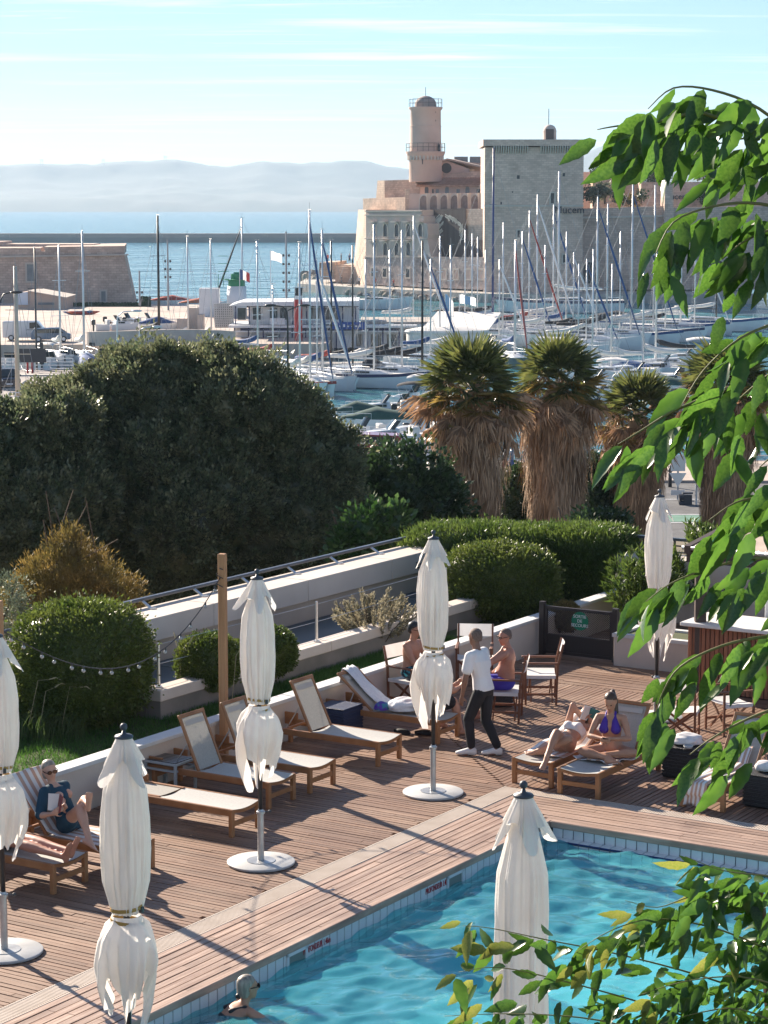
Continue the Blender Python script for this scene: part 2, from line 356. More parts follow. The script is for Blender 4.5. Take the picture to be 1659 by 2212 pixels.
def win(parent, c, t, w, h, arch=False, m='dark_open', sur='dressed', proud=0.12, name='window', depth=0.35):
    # a framed opening on a wall: t = direction along the wall, the wall faces n
    t = Vector((t[0], t[1], 0)).normalized(); n = Vector((t.y, -t.x, 0)); c = Vector(c)
    def outline(w, h):
        P = [(-w / 2, -h / 2), (w / 2, -h / 2), (w / 2, h / 2)]
        if arch: P += [(w / 2 * math.cos(a), h / 2 + w / 2 * math.sin(a)) for a in (math.pi * k / 8 for k in range(1, 8))]
        return P + [(-w / 2, h / 2)]
    mb = MB(); mb.prism([c + t * x + Vector((0, 0, z)) + n * 0.02 for x, z in outline(w, h)], -n * depth); o = mb.build(name, m, parent)
    if sur:
        mb = MB(); A = outline(w, h); B = outline(w + 0.5, h + 0.5) if not arch else outline(w + 0.5, h + 0.1)
        k = len(A); Pf = [c + t * x + Vector((0, 0, z)) + n * proud for x, z in A + B]; Pb = [p - n * (proud + 0.05) for p in Pf]
        mb.add(Pf + Pb, [(i, (i + 1) % k, k + (i + 1) % k, k + i) for i in range(k)] + [(i, (i + 1) % k, 2 * k + (i + 1) % k, 2 * k + i) for i in range(k)] + [(k + i, k + (i + 1) % k, 3 * k + (i + 1) % k, 3 * k + i) for i in range(k)])
        mb.build('frame', sur, o)
    return o
def facade(parent, name, pts, P, Q, depth, m, off=0.0):
    t = Vector((Q[0] - P[0], Q[1] - P[1], 0)).normalized(); n = Vector((t.y, -t.x, 0))
    if n.y > 0: n = -n
    mb = MB(); mb.prism([ONP(x, y, P, Q) + n * off for x, y in pts], -n * depth); return mb.build(name, m, parent)
def z2(x, y): return (658.3 + x * .4299, 186.5 + y * .4299)
def z8(x, y): return (685.8 + x * .23148, 356.6 + y * .23148)

# ---- square keep
YT = 392.0
kp = empty('square_keep', (AT(1150, 625, YT).x, YT, QUAY), label='massive square stone keep with corbelled top and small dome', cat='tower')
def par(o, root):  # keep world coordinates when parenting under an Empty
    o.parent = root; o.matrix_parent_inverse = Matrix.Translation(root.location).inverted() if not root.rotation_euler.z else (Matrix.Translation(root.location) @ Matrix.Rotation(root.rotation_euler.z, 4, 'Z')).inverted(); return o
def PB(mb, name, m, root, **k): return par(mb.build(name, m, None, **k), root)
W_ = 17.0
x0, x1 = AT(1046.5, 500, YT).x, AT(1259, 500, YT).x; zt = AT(1050, 331, YT).z; z1 = AT(1050, 301.5, YT).z
mb = MB(); zk = AT(1050, 318, YT - .5).z; mb.box(((x0 + x1) / 2, YT + W_ / 2, (zk + SEA - 1) / 2), (x1 - x0, W_, zk - SEA + 1)); PB(mb, 'wall', 'tower_stone', kp)
x0b, x1b = AT(1043.9, 310, YT - 1).x, AT(1260.4, 310, YT - 1).x
zk = AT(1050, 315, YT - .5).z
mb = MB(); mb.box(((x0b + x1b) / 2, YT + W_ / 2, (zk + z1) / 2), (x1b - x0b, W_ + 2.0, z1 - zk)); PB(mb, 'parapet', 'tower_stone', kp)
for a, b, n in ((945, 1125, 15), (1180, 1398, 18)):
    for k in range(n):
        xc = AT(z2(a + (b - a) * (k + .5) / n, 0)[0], 325, YT).x; mb = MB()
        mb.prism([(xc - .09, YT + .02, zk + 0.01), (xc - .09, YT - .97, zk + 0.01), (xc - .09, YT - .97, zk - .40), (xc - .09, YT + .02, zt - .15)], (.18, 0, 0)); PB(mb, 'corbel', 'dressed', kp)
for (x, y, w, h) in ((1073, 456, 14, 18), (1302, 444, 12, 16), (987, 587, 8, 12), (1245, 562, 17, 50), (1075, 742, 12, 36), (1250, 745, 14, 60), (1305, 866, 15, 40), (1044, 531, 7, 7), (1056, 888, 10, 34)):
    s = .4299 / FPX * YT; c = AT(*z2(x, y), YT); par(win(None, c, (1, 0), w * s, h * s, sur='dressed' if h > 30 else None, name='window'), kp)
zs = AT(1100, z2(0, 600)[1], YT).z; mb = MB(); mb.box(((x0 + x1) / 2, YT - .06, zs), (x1 - x0 + .1, .3, .3)); PB(mb, 'string_course', 'dressed', kp)
cx = AT(z2(1231, 0)[0], 300, YT + 7).x; zb = z1 - .1; zt2 = AT(1190, z2(0, 192)[1], YT + 7).z; rr = 33 * .4299 / FPX * (YT + 7)
mb = MB(); H_ = zt2 - zb; mb.lathe([(rr, 0), (rr, H_ - rr), (rr * 1.06, H_ - rr)] + [(rr * math.cos(a), H_ - rr + rr * math.sin(a)) for a in (math.pi / 2 * k / 6 for k in range(6))] + [(0.02, H_)], (cx, YT + 7, zb), 20)
do = PB(mb, 'cupola', 'dressed', kp); smooth_by_angle(do)
mb = MB(); mb.box((cx - .1, YT + 7 - rr, zb + 1.0), (1.4, .5, 2.1)); PB(mb, 'cupola_door', 'dark_open', kp)
mb = MB(); mb.tube([(cx - .2, YT + 7, zt2 - .1), (cx - .2, YT + 7, AT(1185, z2(0, 112)[1], YT + 7).z)], .07, 6); PB(mb, 'flagpole', 'iron', kp)
o = text('lettering', 'Mucem', 1.75, mat('sign_black', (0.04, 0.04, 0.05), None, 1, 0.6), None, frame(AT(*z2(1330, 622), YT - .25), (1, 0, 0), (0, -1, 0)), ext=.12); par(o, kp)

# ---- round lighthouse tower
YF = 428.0
ft = empty('round_tower', (AT(919, 400, YF).x, YF, 8), label='tall round pinkish stone watchtower with dome and balcony', cat='tower')
def fz(zy): return AT(919, z2(0, zy)[1], YF).z
s = .4299 / FPX * YF; cx = AT(z2(607, 0)[0], 300, YF).x
prof = [(82, 480), (81, 365), (92, 348), (98, 333), (98, 328)]
mb = MB(); mb.lathe([(r * s, fz(y)) for r, y in prof], (cx, YF, 0), 40); smooth_by_angle(PB(mb, 'lower_drum', 'render_pink', ft), 50)
mb = MB(); mb.lathe([(r * s, fz(y)) for r, y in ((78, 329), (77, 205), (78.5, 204.5), (78.5, 200), (76.5, 199.5), (75.5, 122), (83, 114), (84, 107), (84, 105))], (cx, YF, 0), 40); smooth_by_angle(PB(mb, 'upper_drum', 'render_pink', ft), 50)
for k in range(30):
    a = 2 * math.pi * k / 30; mb = MB(); mb.box((86.5 * s, 0, fz(351)), (9 * s, .35, 1.5), 0, Matrix.Translation((cx, YF, 0)) @ Matrix.Rotation(a, 4, 'Z')); PB(mb, 'corbel', 'dressed', ft)
mb = MB(); rd = 54 * s; z0 = fz(105)
mb.lathe([(rd, z0 - .1), (rd, z0 + .4)] + [(rd * math.cos(a), z0 + .4 + (fz(47) - z0 - .4) * math.sin(a)) for a in (math.pi / 2 * k / 8 for k in range(1, 8))] + [(.02, fz(47))], (cx, YF, 0), 32); smooth_by_angle(PB(mb, 'dome', mat('dome_stone', (0.34, 0.27, 0.24), (0.42, 0.34, 0.30), .5, .9), ft), 50)
mb = MB(); mb.tube([(cx, YF, fz(48)), (cx, YF, fz(4))], .06, 6); PB(mb, 'antenna', 'iron', ft)
for rr, zz, n in ((82 * s, fz(105), 18), (97 * s, fz(328), 22)):
    mb = MB()
    for k in range(n):
        a = 2 * math.pi * k / n; p = Vector((cx + rr * math.cos(a), YF + rr * math.sin(a), zz)); mb.bar(p, p + Vector((0, 0, 1.5)), .06, .06)
    for h in (.8, 1.5): mb.tube([(cx + rr * math.cos(2 * math.pi * k / n), YF + rr * math.sin(2 * math.pi * k / n), zz + h) for k in range(n + 1)], .035, 4)
    PB(mb, 'railing', 'iron', ft)
for (x, y, w, h) in ((592, 378, 5, 26), (657, 172, 5, 7), (657, 130, 4, 5), (676, 310, 6, 36)):
    c = AT(*z2(x, y), YF - 76 * s if x < 640 else YF - 55 * s); mb = MB(); mb.box((c.x, c.y + .3, c.z), (w * s, .9, h * s)); PB(mb, 'window', 'dark_open', ft)

# ---- ruined facade and bastion steps, running away to the left
P1 = (AT(791, 612, 425).x, 425.0); P2 = (AT(1046.5, 630, 393).x, 393.0); tF = Vector((P2[0] - P1[0], P2[1] - P1[1], 0)).normalized(); nF = Vector((tF.y, -tF.x, 0)); nF = nF if nF.y < 0 else -nF
rf = empty('ruined_facade', (P1[0], P1[1], QUAY), label='ruined stone house front with two rows of arched windows', cat='building')
facade_pts = [z8(452, 1110), z8(452, 425), z8(975, 418), z8(975, 470), z8(992, 480), z8(990, 540), z8(1025, 548), z8(1032, 650), z8(1028, 690), z8(1040, 760), z8(1055, 855), z8(1560, 865), z8(1560, 1160)]
par(facade(None, 'wall', facade_pts, P1, P2, 5, 'render_grey'), rf)
par(facade(None, 'base_course', [z8(450, 1115), z8(450, 858), z8(1562, 862), z8(1562, 1165)], P1, P2, 4.6, 'rubble', .12), rf)
for y in (425, 462, 682, 852): par(facade(None, 'cornice', [z8(450, y), z8(450, y + 9), z8(975 if y < 600 else 1030, y + 9), z8(975 if y < 600 else 1030, y)], P1, P2, .5, 'dressed', .3), rf)
sF = 2.6   # pixel -> metre along this oblique wall
for (x, y, h) in [(530, 625, 82), (635, 625, 82), (742, 625, 82), (851, 625, 82), (962, 625, 82), (531, 800, 82), (636, 800, 82), (742, 800, 82), (851, 800, 82)]:
    c = ONP(*z8(x, y), P1, P2); par(win(None, c, tF, 1.25, h * .0199, True), rf)
    mb = MB(); cc = c + nF * .45 + Vector((0, 0, h * .0199 / 2 + 1.0)); mb.bar(cc - tF * 1.0, cc + tF * 1.0, .9, .16); PB(mb, 'hood', 'dressed', rf)
for (x, y) in ((636, 1005), (851, 1008), (528, 1000)): par(win(None, ONP(*z8(x, y), P1, P2) + nF * .13, tF, 1.2, 1.5), rf)
for x in (1075, 1188, 1301, 1415, 1532): par(win(None, ONP(*z8(x, 1020), P1, P2) + nF * .13, tF, 1.3, 1.55, m='render_pink', name='blocked_window'), rf)
# lit buttress at its left end
bt = empty('battered_buttress', (P1[0], P1[1], QUAY), label='sloping sunlit stone buttress at the seaward end of the ruin', cat='buttress')
a0 = ONP(*z8(340, 880), P1, P2) ; mb = MB(); B0 = Vector((P1[0], P1[1], SEA)); zt = ONP(*z8(452, 420), P1, P2).z
back = Vector((0.10, 1, 0)).normalized()
base_l = Vector((AT(760, 560, 439).x, 439, SEA)); top_l = AT(774, z8(0, 416)[1], 437); top_r = AT(790.5, z8(0, 416)[1], 425.2)
mb.add([base_l, Vector((P1[0] + .05, P1[1] + .1, SEA)), top_r, top_l, base_l + Vector((22, 12, 0)), B0 + Vector((22, 12, 0)), top_r + Vector((20, 12, 0)), top_l + Vector((20, 12, 0))], [(0, 1, 2, 3), (3, 2, 6, 7), (0, 3, 7, 4), (1, 5, 6, 2), (4, 7, 6, 5), (0, 4, 5, 1)])
PB(mb, 'wall', 'bastion_stone', bt)
# stepped bastion blocks above
def skew(P, ang): d = Vector((math.cos(R(ang)), math.sin(R(ang)), 0)); return (P[0], P[1]), (P[0] + d.x, P[1] + d.y)
sb = empty('stepped_bastion', (AT(805, 500, 440).x, 440, 5), label='stepped pink stone bastion terraces below the round tower', cat='bastion')
Pm = AT(z8(425, 0)[0], 500, 441); A, B = skew(Pm, -63)
par(facade(None, 'lower_block', [z8(425, 425), z8(425, 312), z8(850, 296), z8(850, 425)], A, B, 14, 'bastion_stone'), sb)
Pm = AT(z8(556, 0)[0], 480, 446); A, B = skew(Pm, -66)
par(facade(None, 'upper_block', [z8(545, 330), z8(560, 145), z8(630, 143), z8(632, 330)], A, B, 16, 'bastion_stone'), sb)
Pm = AT(z8(628, 0)[0], 480, 442.6); A, B = skew(Pm, -38)
par(facade(None, 'upper_curtain', [z8(626, 330), z8(626, 143), z8(860, 136), z8(957, 190), z8(957, 330)], A, B, 14, 'old_stone'), sb)
mb = MB(); c = ONP(*z8(840, 340), *skew(AT(z8(425, 0)[0], 500, 441), -63)); mb.box((c.x, c.y, c.z - 1), (.9, 1.2, 6.5)); PB(mb, 'gate_pier', 'bastion_stone', sb)
# arcaded building
A = (AT(z8(850, 0)[0], 500, 424).x, 424.0); B = (A[0] + .62, A[1] - .785)
ar = empty('arcaded_building', (A[0], A[1], 6), label='long pink building with round arches and red tiled roof', cat='building')
par(facade(None, 'arcade_wall', [z8(850, 470), z8(850, 268), z8(1700, 258), z8(1700, 470)], A, B, 3, 'render_pink'), ar)
tA = Vector((B[0] - A[0], B[1] - A[1], 0)).normalized(); nA = Vector((tA.y, -tA.x, 0)); nA = nA if nA.y < 0 else -nA
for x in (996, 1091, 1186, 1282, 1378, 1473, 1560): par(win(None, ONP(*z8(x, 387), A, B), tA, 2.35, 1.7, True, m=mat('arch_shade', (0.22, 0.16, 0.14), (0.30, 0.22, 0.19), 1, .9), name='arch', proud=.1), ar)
for x in (1040, 1137, 1232, 1328, 1424, 1520):
    mb = MB(); p = ONP(*z8(x, 360), A, B) + nA * .1; mb.box((p.x, p.y, p.z), (.7, .5, 3.8)); PB(mb, 'pilaster', 'dressed', ar)
A2 = (A[0] + 4.2, A[1] + 2.0); B2 = (A2[0] + .62, A2[1] - .785)
par(facade(None, 'upper_wall', [z8(958, 300), z8(958, 185), z8(1700, 182), z8(1700, 300)], A2, B2, 7, 'render_pink'), ar)
for x, w, ach in ((1019, 1.1, True), (1077, .5, False), (1119, .9, False), (1209, 1.1, True), (1313, .9, False), (1400, 1.1, True), (1501, .9, False)): par(win(None, ONP(*z8(x, 244), A2, B2), tA, w, .75, ach, sur=None, m='dark_open' if x in (1019, 1077, 1501) else 'shutter_grey'), ar)
r0, r1 = ONP(*z8(945, 190), A2, B2) + nA * .7, ONP(*z8(1720, 186), A2, B2) + nA * .7; up = Vector((0, 0, 1.35)) - nA * 5
mb = MB(); q0, q1 = r0 + up + tA * 3.4, r1 + up; th = Vector((0, 0, .3)); mb.add([r0, r1, q1, q0, r0 - th, r1 - th, q1 - th, q0 - th], [(0, 1, 2, 3), (4, 7, 6, 5), (0, 4, 5, 1), (1, 5, 6, 2), (2, 6, 7, 3), (3, 7, 4, 0)])
ro = PB(mb, 'roof', 'roof_tile', ar)
for k in range(34):
    f = (k + .5) / 34; a_ = r0.lerp(r1, f); b_ = (r0 + up).lerp(r1 + up, f)
    if f < .12: b_ = a_.lerp(b_, f / .12 + .01)
    mb = MB(); mb.tube([a_ + Vector((0, 0, .05)), b_ + Vector((0, 0, .05))], .13, 5); PB(mb, 'tile_row', 'roof_tile', ar)
# gabled hall
YG = 433
gh = empty('gabled_hall', (AT(960, 380, YG).x, YG, 12), label='pale gabled hall with a round window under the round tower', cat='building')
mb = MB(); mb.prism([AT(*z2(*p), YG) for p in ((527, 480), (527, 440), (537, 437), (715, 374), (825, 414), (825, 480))], (3, 14, 0)); PB(mb, 'gable_wall', 'render_pink', gh)
g0, g1, g2_ = AT(*z2(528, 441), YG - .5), AT(*z2(715, 371), YG - .5), AT(*z2(905, 413), YG - .5)
for a, b in ((g0, g1), (g1, g2_)):
    mb = MB(); mb.add([a, b, b + Vector((3, 15, 0)), a + Vector((3, 15, 0)), a + Vector((0, 0, .35)), b + Vector((0, 0, .35)), b + Vector((3, 15, .35)), a + Vector((3, 15, .35))], [(0, 3, 2, 1), (4, 5, 6, 7), (0, 1, 5, 4), (1, 2, 6, 5), (2, 3, 7, 6), (3, 0, 4, 7)]); PB(mb, 'roof', mat('hall_roof', (0.40, 0.30, 0.25), (0.48, 0.37, 0.31), .5, .9), gh)
mb = MB(); mb.prism([AT(*z2(*p), YG + 6) for p in ((716, 376), (905, 386), (905, 480), (716, 480))], (3, 8, 0)); PB(mb, 'side_wing', 'render_pink', gh)
mb = MB(); mb.prism([AT(*z2(*p), YG - 2) for p in ((692, 438), (905, 425), (905, 480), (692, 480))], (0, 3, 0)); PB(mb, 'terrace_wall', 'old_stone', gh)
c = AT(*z2(712, 411), YG - .1); mb = MB(); n_ = 20; mb.prism([c + Vector((.95 * math.cos(2 * math.pi * k / n_), 0, .95 * math.sin(2 * math.pi * k / n_))) for k in range(n_)], (0, .3, 0)); PB(mb, 'round_window', 'dark_open', gh)
for x in (785, 863):
    c = AT(*z2(x, 372), YG + 8); mb = MB(); mb.box((c.x, c.y, c.z), (2.6, 1.5, 1.4)); PB(mb, 'roof_lantern', 'shutter_grey', gh)
# big printed banner
YP = Vector((0, 0, 0)); PA = (P1[0] + tF.x * 24 - nF.x * 1.0, P1[1] + tF.y * 24 - nF.y * 1.0); PBk = (PA[0] + tF.x, PA[1] + tF.y)
A4 = (P1[0] - nF.x * 3, P1[1] - nF.y * 3); B4 = (A4[0] + tF.x, A4[1] + tF.y)
bw = empty('back_wall', (A4[0], A4[1], 0), label='grey stone wall behind the big dark banner', cat='wall')
par(facade(None, 'wall', [z8(900, 900), z8(900, 420), z8(1600, 405), z8(1600, 900)], A4, B4, 2, 'old_stone'), bw)
bn = empty('banner', (A4[0], A4[1], 0), label='huge dark brown banner with a pale sketched head in profile', cat='banner')
A5 = (A4[0] + nF.x * .5, A4[1] + nF.y * .5); B5 = (A5[0] + tF.x, A5[1] + tF.y)
par(facade(None, 'green_panel', [z8(975, 700), z8(975, 420), z8(1056, 417), z8(1056, 855), z8(1030, 855)], A5, B5, .15, mat('banner_green', (0.05, 0.075, 0.07), (0.08, 0.10, 0.09), .5, .8)), bn)
par(facade(None, 'cloth', [z8(1056, 858), z8(1056, 416), z8(1383, 402), z8(1383, 700), z8(1560, 700), z8(1560, 862)], A5, B5, .15, mat('banner_brown', (0.075, 0.05, 0.045), (0.12, 0.085, 0.075), .4, .8, stretch=(3, 3, .2))), bn)
mb = MB()          # loose brush strokes: a generic head outline
def stroke(pts, w):
    P = [ONP(*z8(*p), A5, B5) + nF * .05 for p in pts]
    for a, b in zip(P, P[1:]): mb.bar(a, b, .03, w, up=nF.cross(b - a))
random.seed(3)
for k in range(34):
    x = random.uniform(1085, 1140); y = random.uniform(480, 640); stroke([(x + 40, y - 25), (x + 10, y + 5), (x - 8, y + 40)], .15)
for k in range(30):
    x = random.uniform(1190, 1330); y = 470 + (x - 1190) ** 2 * .0045 + random.uniform(-12, 18); stroke([(x, y), (x + 22, y + 14), (x + 34, y + 38)], .15)
for k in range(22):
    x = random.uniform(1330, 1362); y = random.uniform(545, 660); stroke([(x, y), (x - 4, y + 25), (x - 12, y + 40)], .15)
stroke([(1345, 640), (1365, 690), (1335, 700), (1338, 740)], .09)
for k in range(12):
    x = random.uniform(1080, 1160); y = random.uniform(730, 830); stroke([(x, y), (x + 6, y + 22)], .07)
PB(mb, 'brush_strokes', mat('chalk', (0.66, 0.60, 0.52), None, 1, .9), bn, fix=False)
# low sea battery
sbt = empty('sea_battery', (AT(720, 600, 440).x, 440, QUAY), label='low pink stone battery with crenels beside the rocks', cat='battery')
mb = MB(); mb.prism([AT(*z8(*p), 440) for p in ((12, 1050), (16, 910), (165, 905), (165, 935), (452, 930), (452, 1090))], (2, 14, 0)); PB(mb, 'wall', 'bastion_stone', sbt)
mb = MB(); mb.prism([AT(*z8(*p), 436) for p in ((165, 1095), (168, 950), (285, 945), (440, 955), (440, 1100))], (2, 6, 0)); PB(mb, 'front_wall', 'old_stone', sbt)
for x in (40, 110): mb = MB(); c = AT(*z8(x, 938), 439.9); mb.box((c.x, c.y, c.z), (.4, .3, 1.0)); PB(mb, 'embrasure', 'dark_open', sbt)
mb = MB(); mb.prism([AT(*z8(*p), 439.6) for p in ((12, 990), (12, 982), (165, 988), (165, 996))], (0, .5, 0)); PB(mb, 'string_course', 'dressed', sbt)
# right-hand curtain walls
def zr(x, y): return (1152 + x * .496, 164.6 + y * .496)
cw = empty('curtain_wall', (AT(1300, 550, 398).x, 398, QUAY), label='broad stone curtain wall right of the square keep', cat='wall')
mb = MB(); mb.prism([AT(*zr(*p), 398) for p in ((214, 930), (214, 577), (590, 565), (610, 572), (1300, 560), (1300, 930))], (0, 8, 0)); PB(mb, 'lower_wall', 'old_stone', cw)
mb = MB(); mb.prism([AT(*zr(*p), 397.6) for p in ((214, 620), (214, 612), (575, 604), (575, 612))], (0, .5, 0)); PB(mb, 'string_course', 'dressed', cw)
mb = MB(); mb.prism([AT(*zr(*p), 396.5) for p in ((560, 930), (575, 462), (607, 460), (620, 930))], (0, 6, 0)); PB(mb, 'buttress', 'old_stone', cw)
mb = MB(); mb.prism([AT(*zr(*p), 420) for p in ((262, 600), (262, 430), (475, 428), (482, 452), (482, 600))], (0, 8, 0)); PB(mb, 'upper_block', 'bastion_stone', cw)
mb = MB(); mb.prism([AT(*zr(*p), 412) for p in ((470, 600), (470, 462), (1300, 455), (1300, 600))], (0, 8, 0)); PB(mb, 'upper_wall', 'old_stone', cw)
mb = MB(); mb.prism([AT(*zr(*p), 415) for p in ((216, 600), (216, 417), (248, 417), (248, 600))], (0, 8, 0)); PB(mb, 'guard_house', 'render_pink', cw)
for x, y in ((246, 322), (806, 300)): pass
for x, y, w, h in ((245, 870, 2.2, 2.6), (800, 870, 2.6, 3.0)): par(win(None, AT(*zr(x, y), 398), (1, 0), w, h, True, name='doorway'), cw)
o = text('lettering', 'Mucem', 1.5, 'sign_black', None, frame(AT(*zr(622, 525), 411.8), (1, 0, 0), (0, -1, 0)), ext=.1); par(o, cw)

# ---- left bastion
YL = 346
lb = empty('left_bastion', (AT(150, 600, YL).x, YL, QUAY), label='old grey stone bastion with sloping walls at the left edge', cat='bastion')
def z1(x, y): return (x * .23148, 466.3 + y * .23148)
mb = MB(); f_ = [AT(*z1(*p), YL) for p in ((-700, 860), (-700, 390), (1160, 362), (1262, 830))]
b_ = [AT(x, y, YL + 26) for x, y in (z1(-700, 860), z1(-700, 390), z1(1185, 365), z1(1285, 822))]
mb.add(f_ + b_, [(0, 1, 2, 3), (4, 7, 6, 5), (1, 5, 6, 2), (2, 6, 7, 3), (0, 4, 5, 1), (0, 3, 7, 4)]); PB(mb, 'wall', 'old_stone', lb)
mb = MB(); mb.prism([AT(*z1(*p), YL + .2) for p in ((-700, 392), (-700, 300), (375, 300), (385, 330), (420, 330), (410, 290), (1163, 280), (1160, 362))], (-2.5, 25, 0)); PB(mb, 'parapet', 'old_stone', lb)
mb = MB(); mb.prism([AT(*z1(*p), YL - .45) for p in ((-700, 402), (-700, 388), (1190, 356), (1200, 368))], (0, .6, 0)); PB(mb, 'string_course', 'dressed', lb)
mb = MB(); mb.prism([AT(*z1(*p), YL + 12) for p in ((-700, 330), (-700, 246), (25, 240), (30, 262), (870, 264), (880, 330))], (0, 9, 0)); PB(mb, 'rear_parapet', 'old_stone', lb)
for (x, y, w, h) in ((290, 530, 75, 155), (645, 768, 38, 75), (966, 752, 40, 95), (0, 820, 36, 90)):
    s = .23148 / FPX * YL; par(win(None, AT(*z1(x, y), YL - .1), (1, 0), w * s, h * s, m='shutter_grey'), lb)

# rocks along the waterline of the fort
rockm = []
for k in range(5):
    bm = bmesh.new(); bmesh.ops.create_icosphere(bm, subdivisions=2, radius=1)
    for v in bm.verts: v.co *= 0.75 + 0.5 * random.random(); v.co.z *= 0.7
    me = bpy.data.meshes.new('rock'); bm.to_mesh(me); bm.free(); me.materials.append(MATS['rock']); rockm.append(me)
random.seed(8)
rp = []
for k in range(70):
    f = random.random()
    if k < 42: x = 660 + f * 105; y = 606 + f * 9 + random.uniform(-6, 5); p = G(x, y, SEA + .3)
    else: p = Vector((AT(745, 600, 424).x, 424, 0)).lerp(Vector((13, 387.3, 0)), (k - 42) / 28) + Vector((random.uniform(-.6, .4), random.uniform(-2.6, -1.0), 0))
    rp.append((p.x, p.y))
for k, (x, y) in enumerate(rp):
    o = bpy.data.objects.new('boulder', rockm[k % 5]); COL.objects.link(o); s = random.uniform(.7, 1.7) if k < 42 else random.uniform(.5, 1.0)
    o.location = (x, y, SEA + s * .4); o.scale = (s * random.uniform(.8, 1.4), s, s * random.uniform(.7, 1.1)); o.rotation_euler = (random.random(), random.random(), random.random() * 6)
    tag(o, 'pale boulder in the rubble heap at the tip of the fort' if k < 42 else 'small boulder along the waterline under the fort quay', 'boulder', 'boulders at the fort tip' if k < 42 else 'boulders under the fort quay')
# ================================================================== marina: boats, pontoons, club house, quay furniture
mat('gelcoat', (0.74, 0.75, 0.75), (0.82, 0.82, 0.81), 0.8, 0.28, coat=0.3, rnd=0.06)
mat('gelcoat_blue', (0.03, 0.06, 0.17), (0.045, 0.08, 0.2), 0.8, 0.25, coat=0.3)
mat('gelcoat_teal', (0.05, 0.10, 0.12), (0.07, 0.13, 0.15), 0.8, 0.3)
mat('boat_deck', (0.62, 0.62, 0.60), (0.72, 0.71, 0.68), 2, 0.6)
mat('stripe_navy', (0.02, 0.03, 0.10), None, 1, 0.4)
mat('antifoul', (0.05, 0.07, 0.09), None, 1, 0.7)
mat('alloy', (0.62, 0.64, 0.66), (0.72, 0.73, 0.74), 1, 0.35, metal=0.35)
mat('alloy_white', (0.78, 0.78, 0.78), None, 1, 0.4)
mat('spar_black', (0.018, 0.018, 0.02), None, 1, 0.4)
mat('spar_blue', (0.02, 0.04, 0.16), None, 1, 0.35)
mat('spar_beige', (0.55, 0.47, 0.36), (0.62, 0.53, 0.42), 1, 0.45)
mat('wire', (0.30, 0.31, 0.33), None, 1, 0.5)
mat('canvas_blue', (0.025, 0.07, 0.20), (0.03, 0.09, 0.25), 3, 0.8)
mat('canvas_black', (0.02, 0.02, 0.025), (0.035, 0.035, 0.04), 3, 0.8)
mat('canvas_green', (0.02, 0.07, 0.06), (0.03, 0.09, 0.075), 3, 0.8)
mat('canvas_white', (0.70, 0.68, 0.64), (0.78, 0.76, 0.72), 3, 0.8)
mat('canvas_red', (0.35, 0.05, 0.04), (0.42, 0.07, 0.05), 3, 0.8)
mat('orange', (0.55, 0.14, 0.05), (0.65, 0.18, 0.07), 2, 0.5)
mat('teak_boat', (0.26, 0.13, 0.06), (0.34, 0.18, 0.09), 3, 0.5)
mat('navy_paint', (0.02, 0.025, 0.10), None, 1, 0.4)
mat('tinted', (0.02, 0.03, 0.035), (0.03, 0.045, 0.05), 2, 0.08)

def hull_rings(L, B, fb, n=11, sheer=0.22, fine=1.6, draft=0.35):
    rings = []
    for i in range(n):
        t = i / (n - 1); x = -L / 2 + L * t
        w = B / 2 * (0.80 + 0.42 * t - 0.25 * t * t if t < .45 else max(0.012, (1 - ((t - .45) / .55) ** fine)) * (0.80 + 0.42 * .45 - .25 * .45 * .45))
        zt = fb * (1 + sheer * (t - .35) ** 2 * 2.2 + (0.10 if t > .8 else 0) * (t - .8) * 5)
        fl = 0.80 if t < .6 else 0.80 - .25 * (t - .6)
        xo = x + (L * .035 if t == 1 else 0)
        rings.append([(xo, -w, zt), (x, -w * .97, zt * .45), (x, -w * fl, 0.02), (x, -w * .25, -draft * (1 - .6 * t)), (x, w * .25, -draft * (1 - .6 * t)), (x, w * fl, 0.02), (x, w * .97, zt * .45), (xo, w, zt)])
    return rings
def boat_hull(root, L, B, fb, mh, deck='boat_deck', stripe=None, draft=.35):
    rg = hull_rings(L, B, fb, draft=draft); k = len(rg[0]); n = len(rg); mb = MB()
    mb.add([p for r in rg for p in r], [(i * k + j, (i + 1) * k + j, (i + 1) * k + j + 1, i * k + j + 1) for i in range(n - 1) for j in range(k - 1)] + [tuple(range(k))])
    h = mb.build('hull', mh, root); smooth_by_angle(h, 35)
    mb = MB(); mb.add([(r[0][0], r[0][1] * .985, r[0][2] - .03) for r in rg] + [(r[0][0], -r[0][1] * .985, r[0][2] - .03) for r in rg], [(i, i + 1, n + i + 1, n + i) for i in range(n - 1)]); mb.build('deck', deck, root)
    mb = MB()          # rubbing strake / coloured band just below the gunwale
    for sgn in (-1, 1):
        P = [(r[0][0], sgn * abs(r[0][1]) * 1.006, r[0][2]) for r in rg]; Q = [(r[0][0], sgn * abs(r[0][1]) * 1.008, r[0][2] - fb * (.22 if stripe else .06)) for r in rg]
        mb.add(P + Q, [(i, i + 1, n + i + 1, n + i) for i in range(n - 1)])
    mb.build('hull_band', stripe or 'alloy_white', h)
    mb = MB()
    for sgn in (-1, 1):
        P = [(r[2][0], sgn * abs(r[2][1]) * 1.012, .03) for r in rg]; Q = [(r[2][0], sgn * abs(r[2][1]) * 1.02 + sgn * .01, .17) for r in rg]
        mb.add(P + Q, [(i, i + 1, n + i + 1, n + i) for i in range(n - 1)])
    mb.build('waterline_band', 'antifoul', h)
    return rg
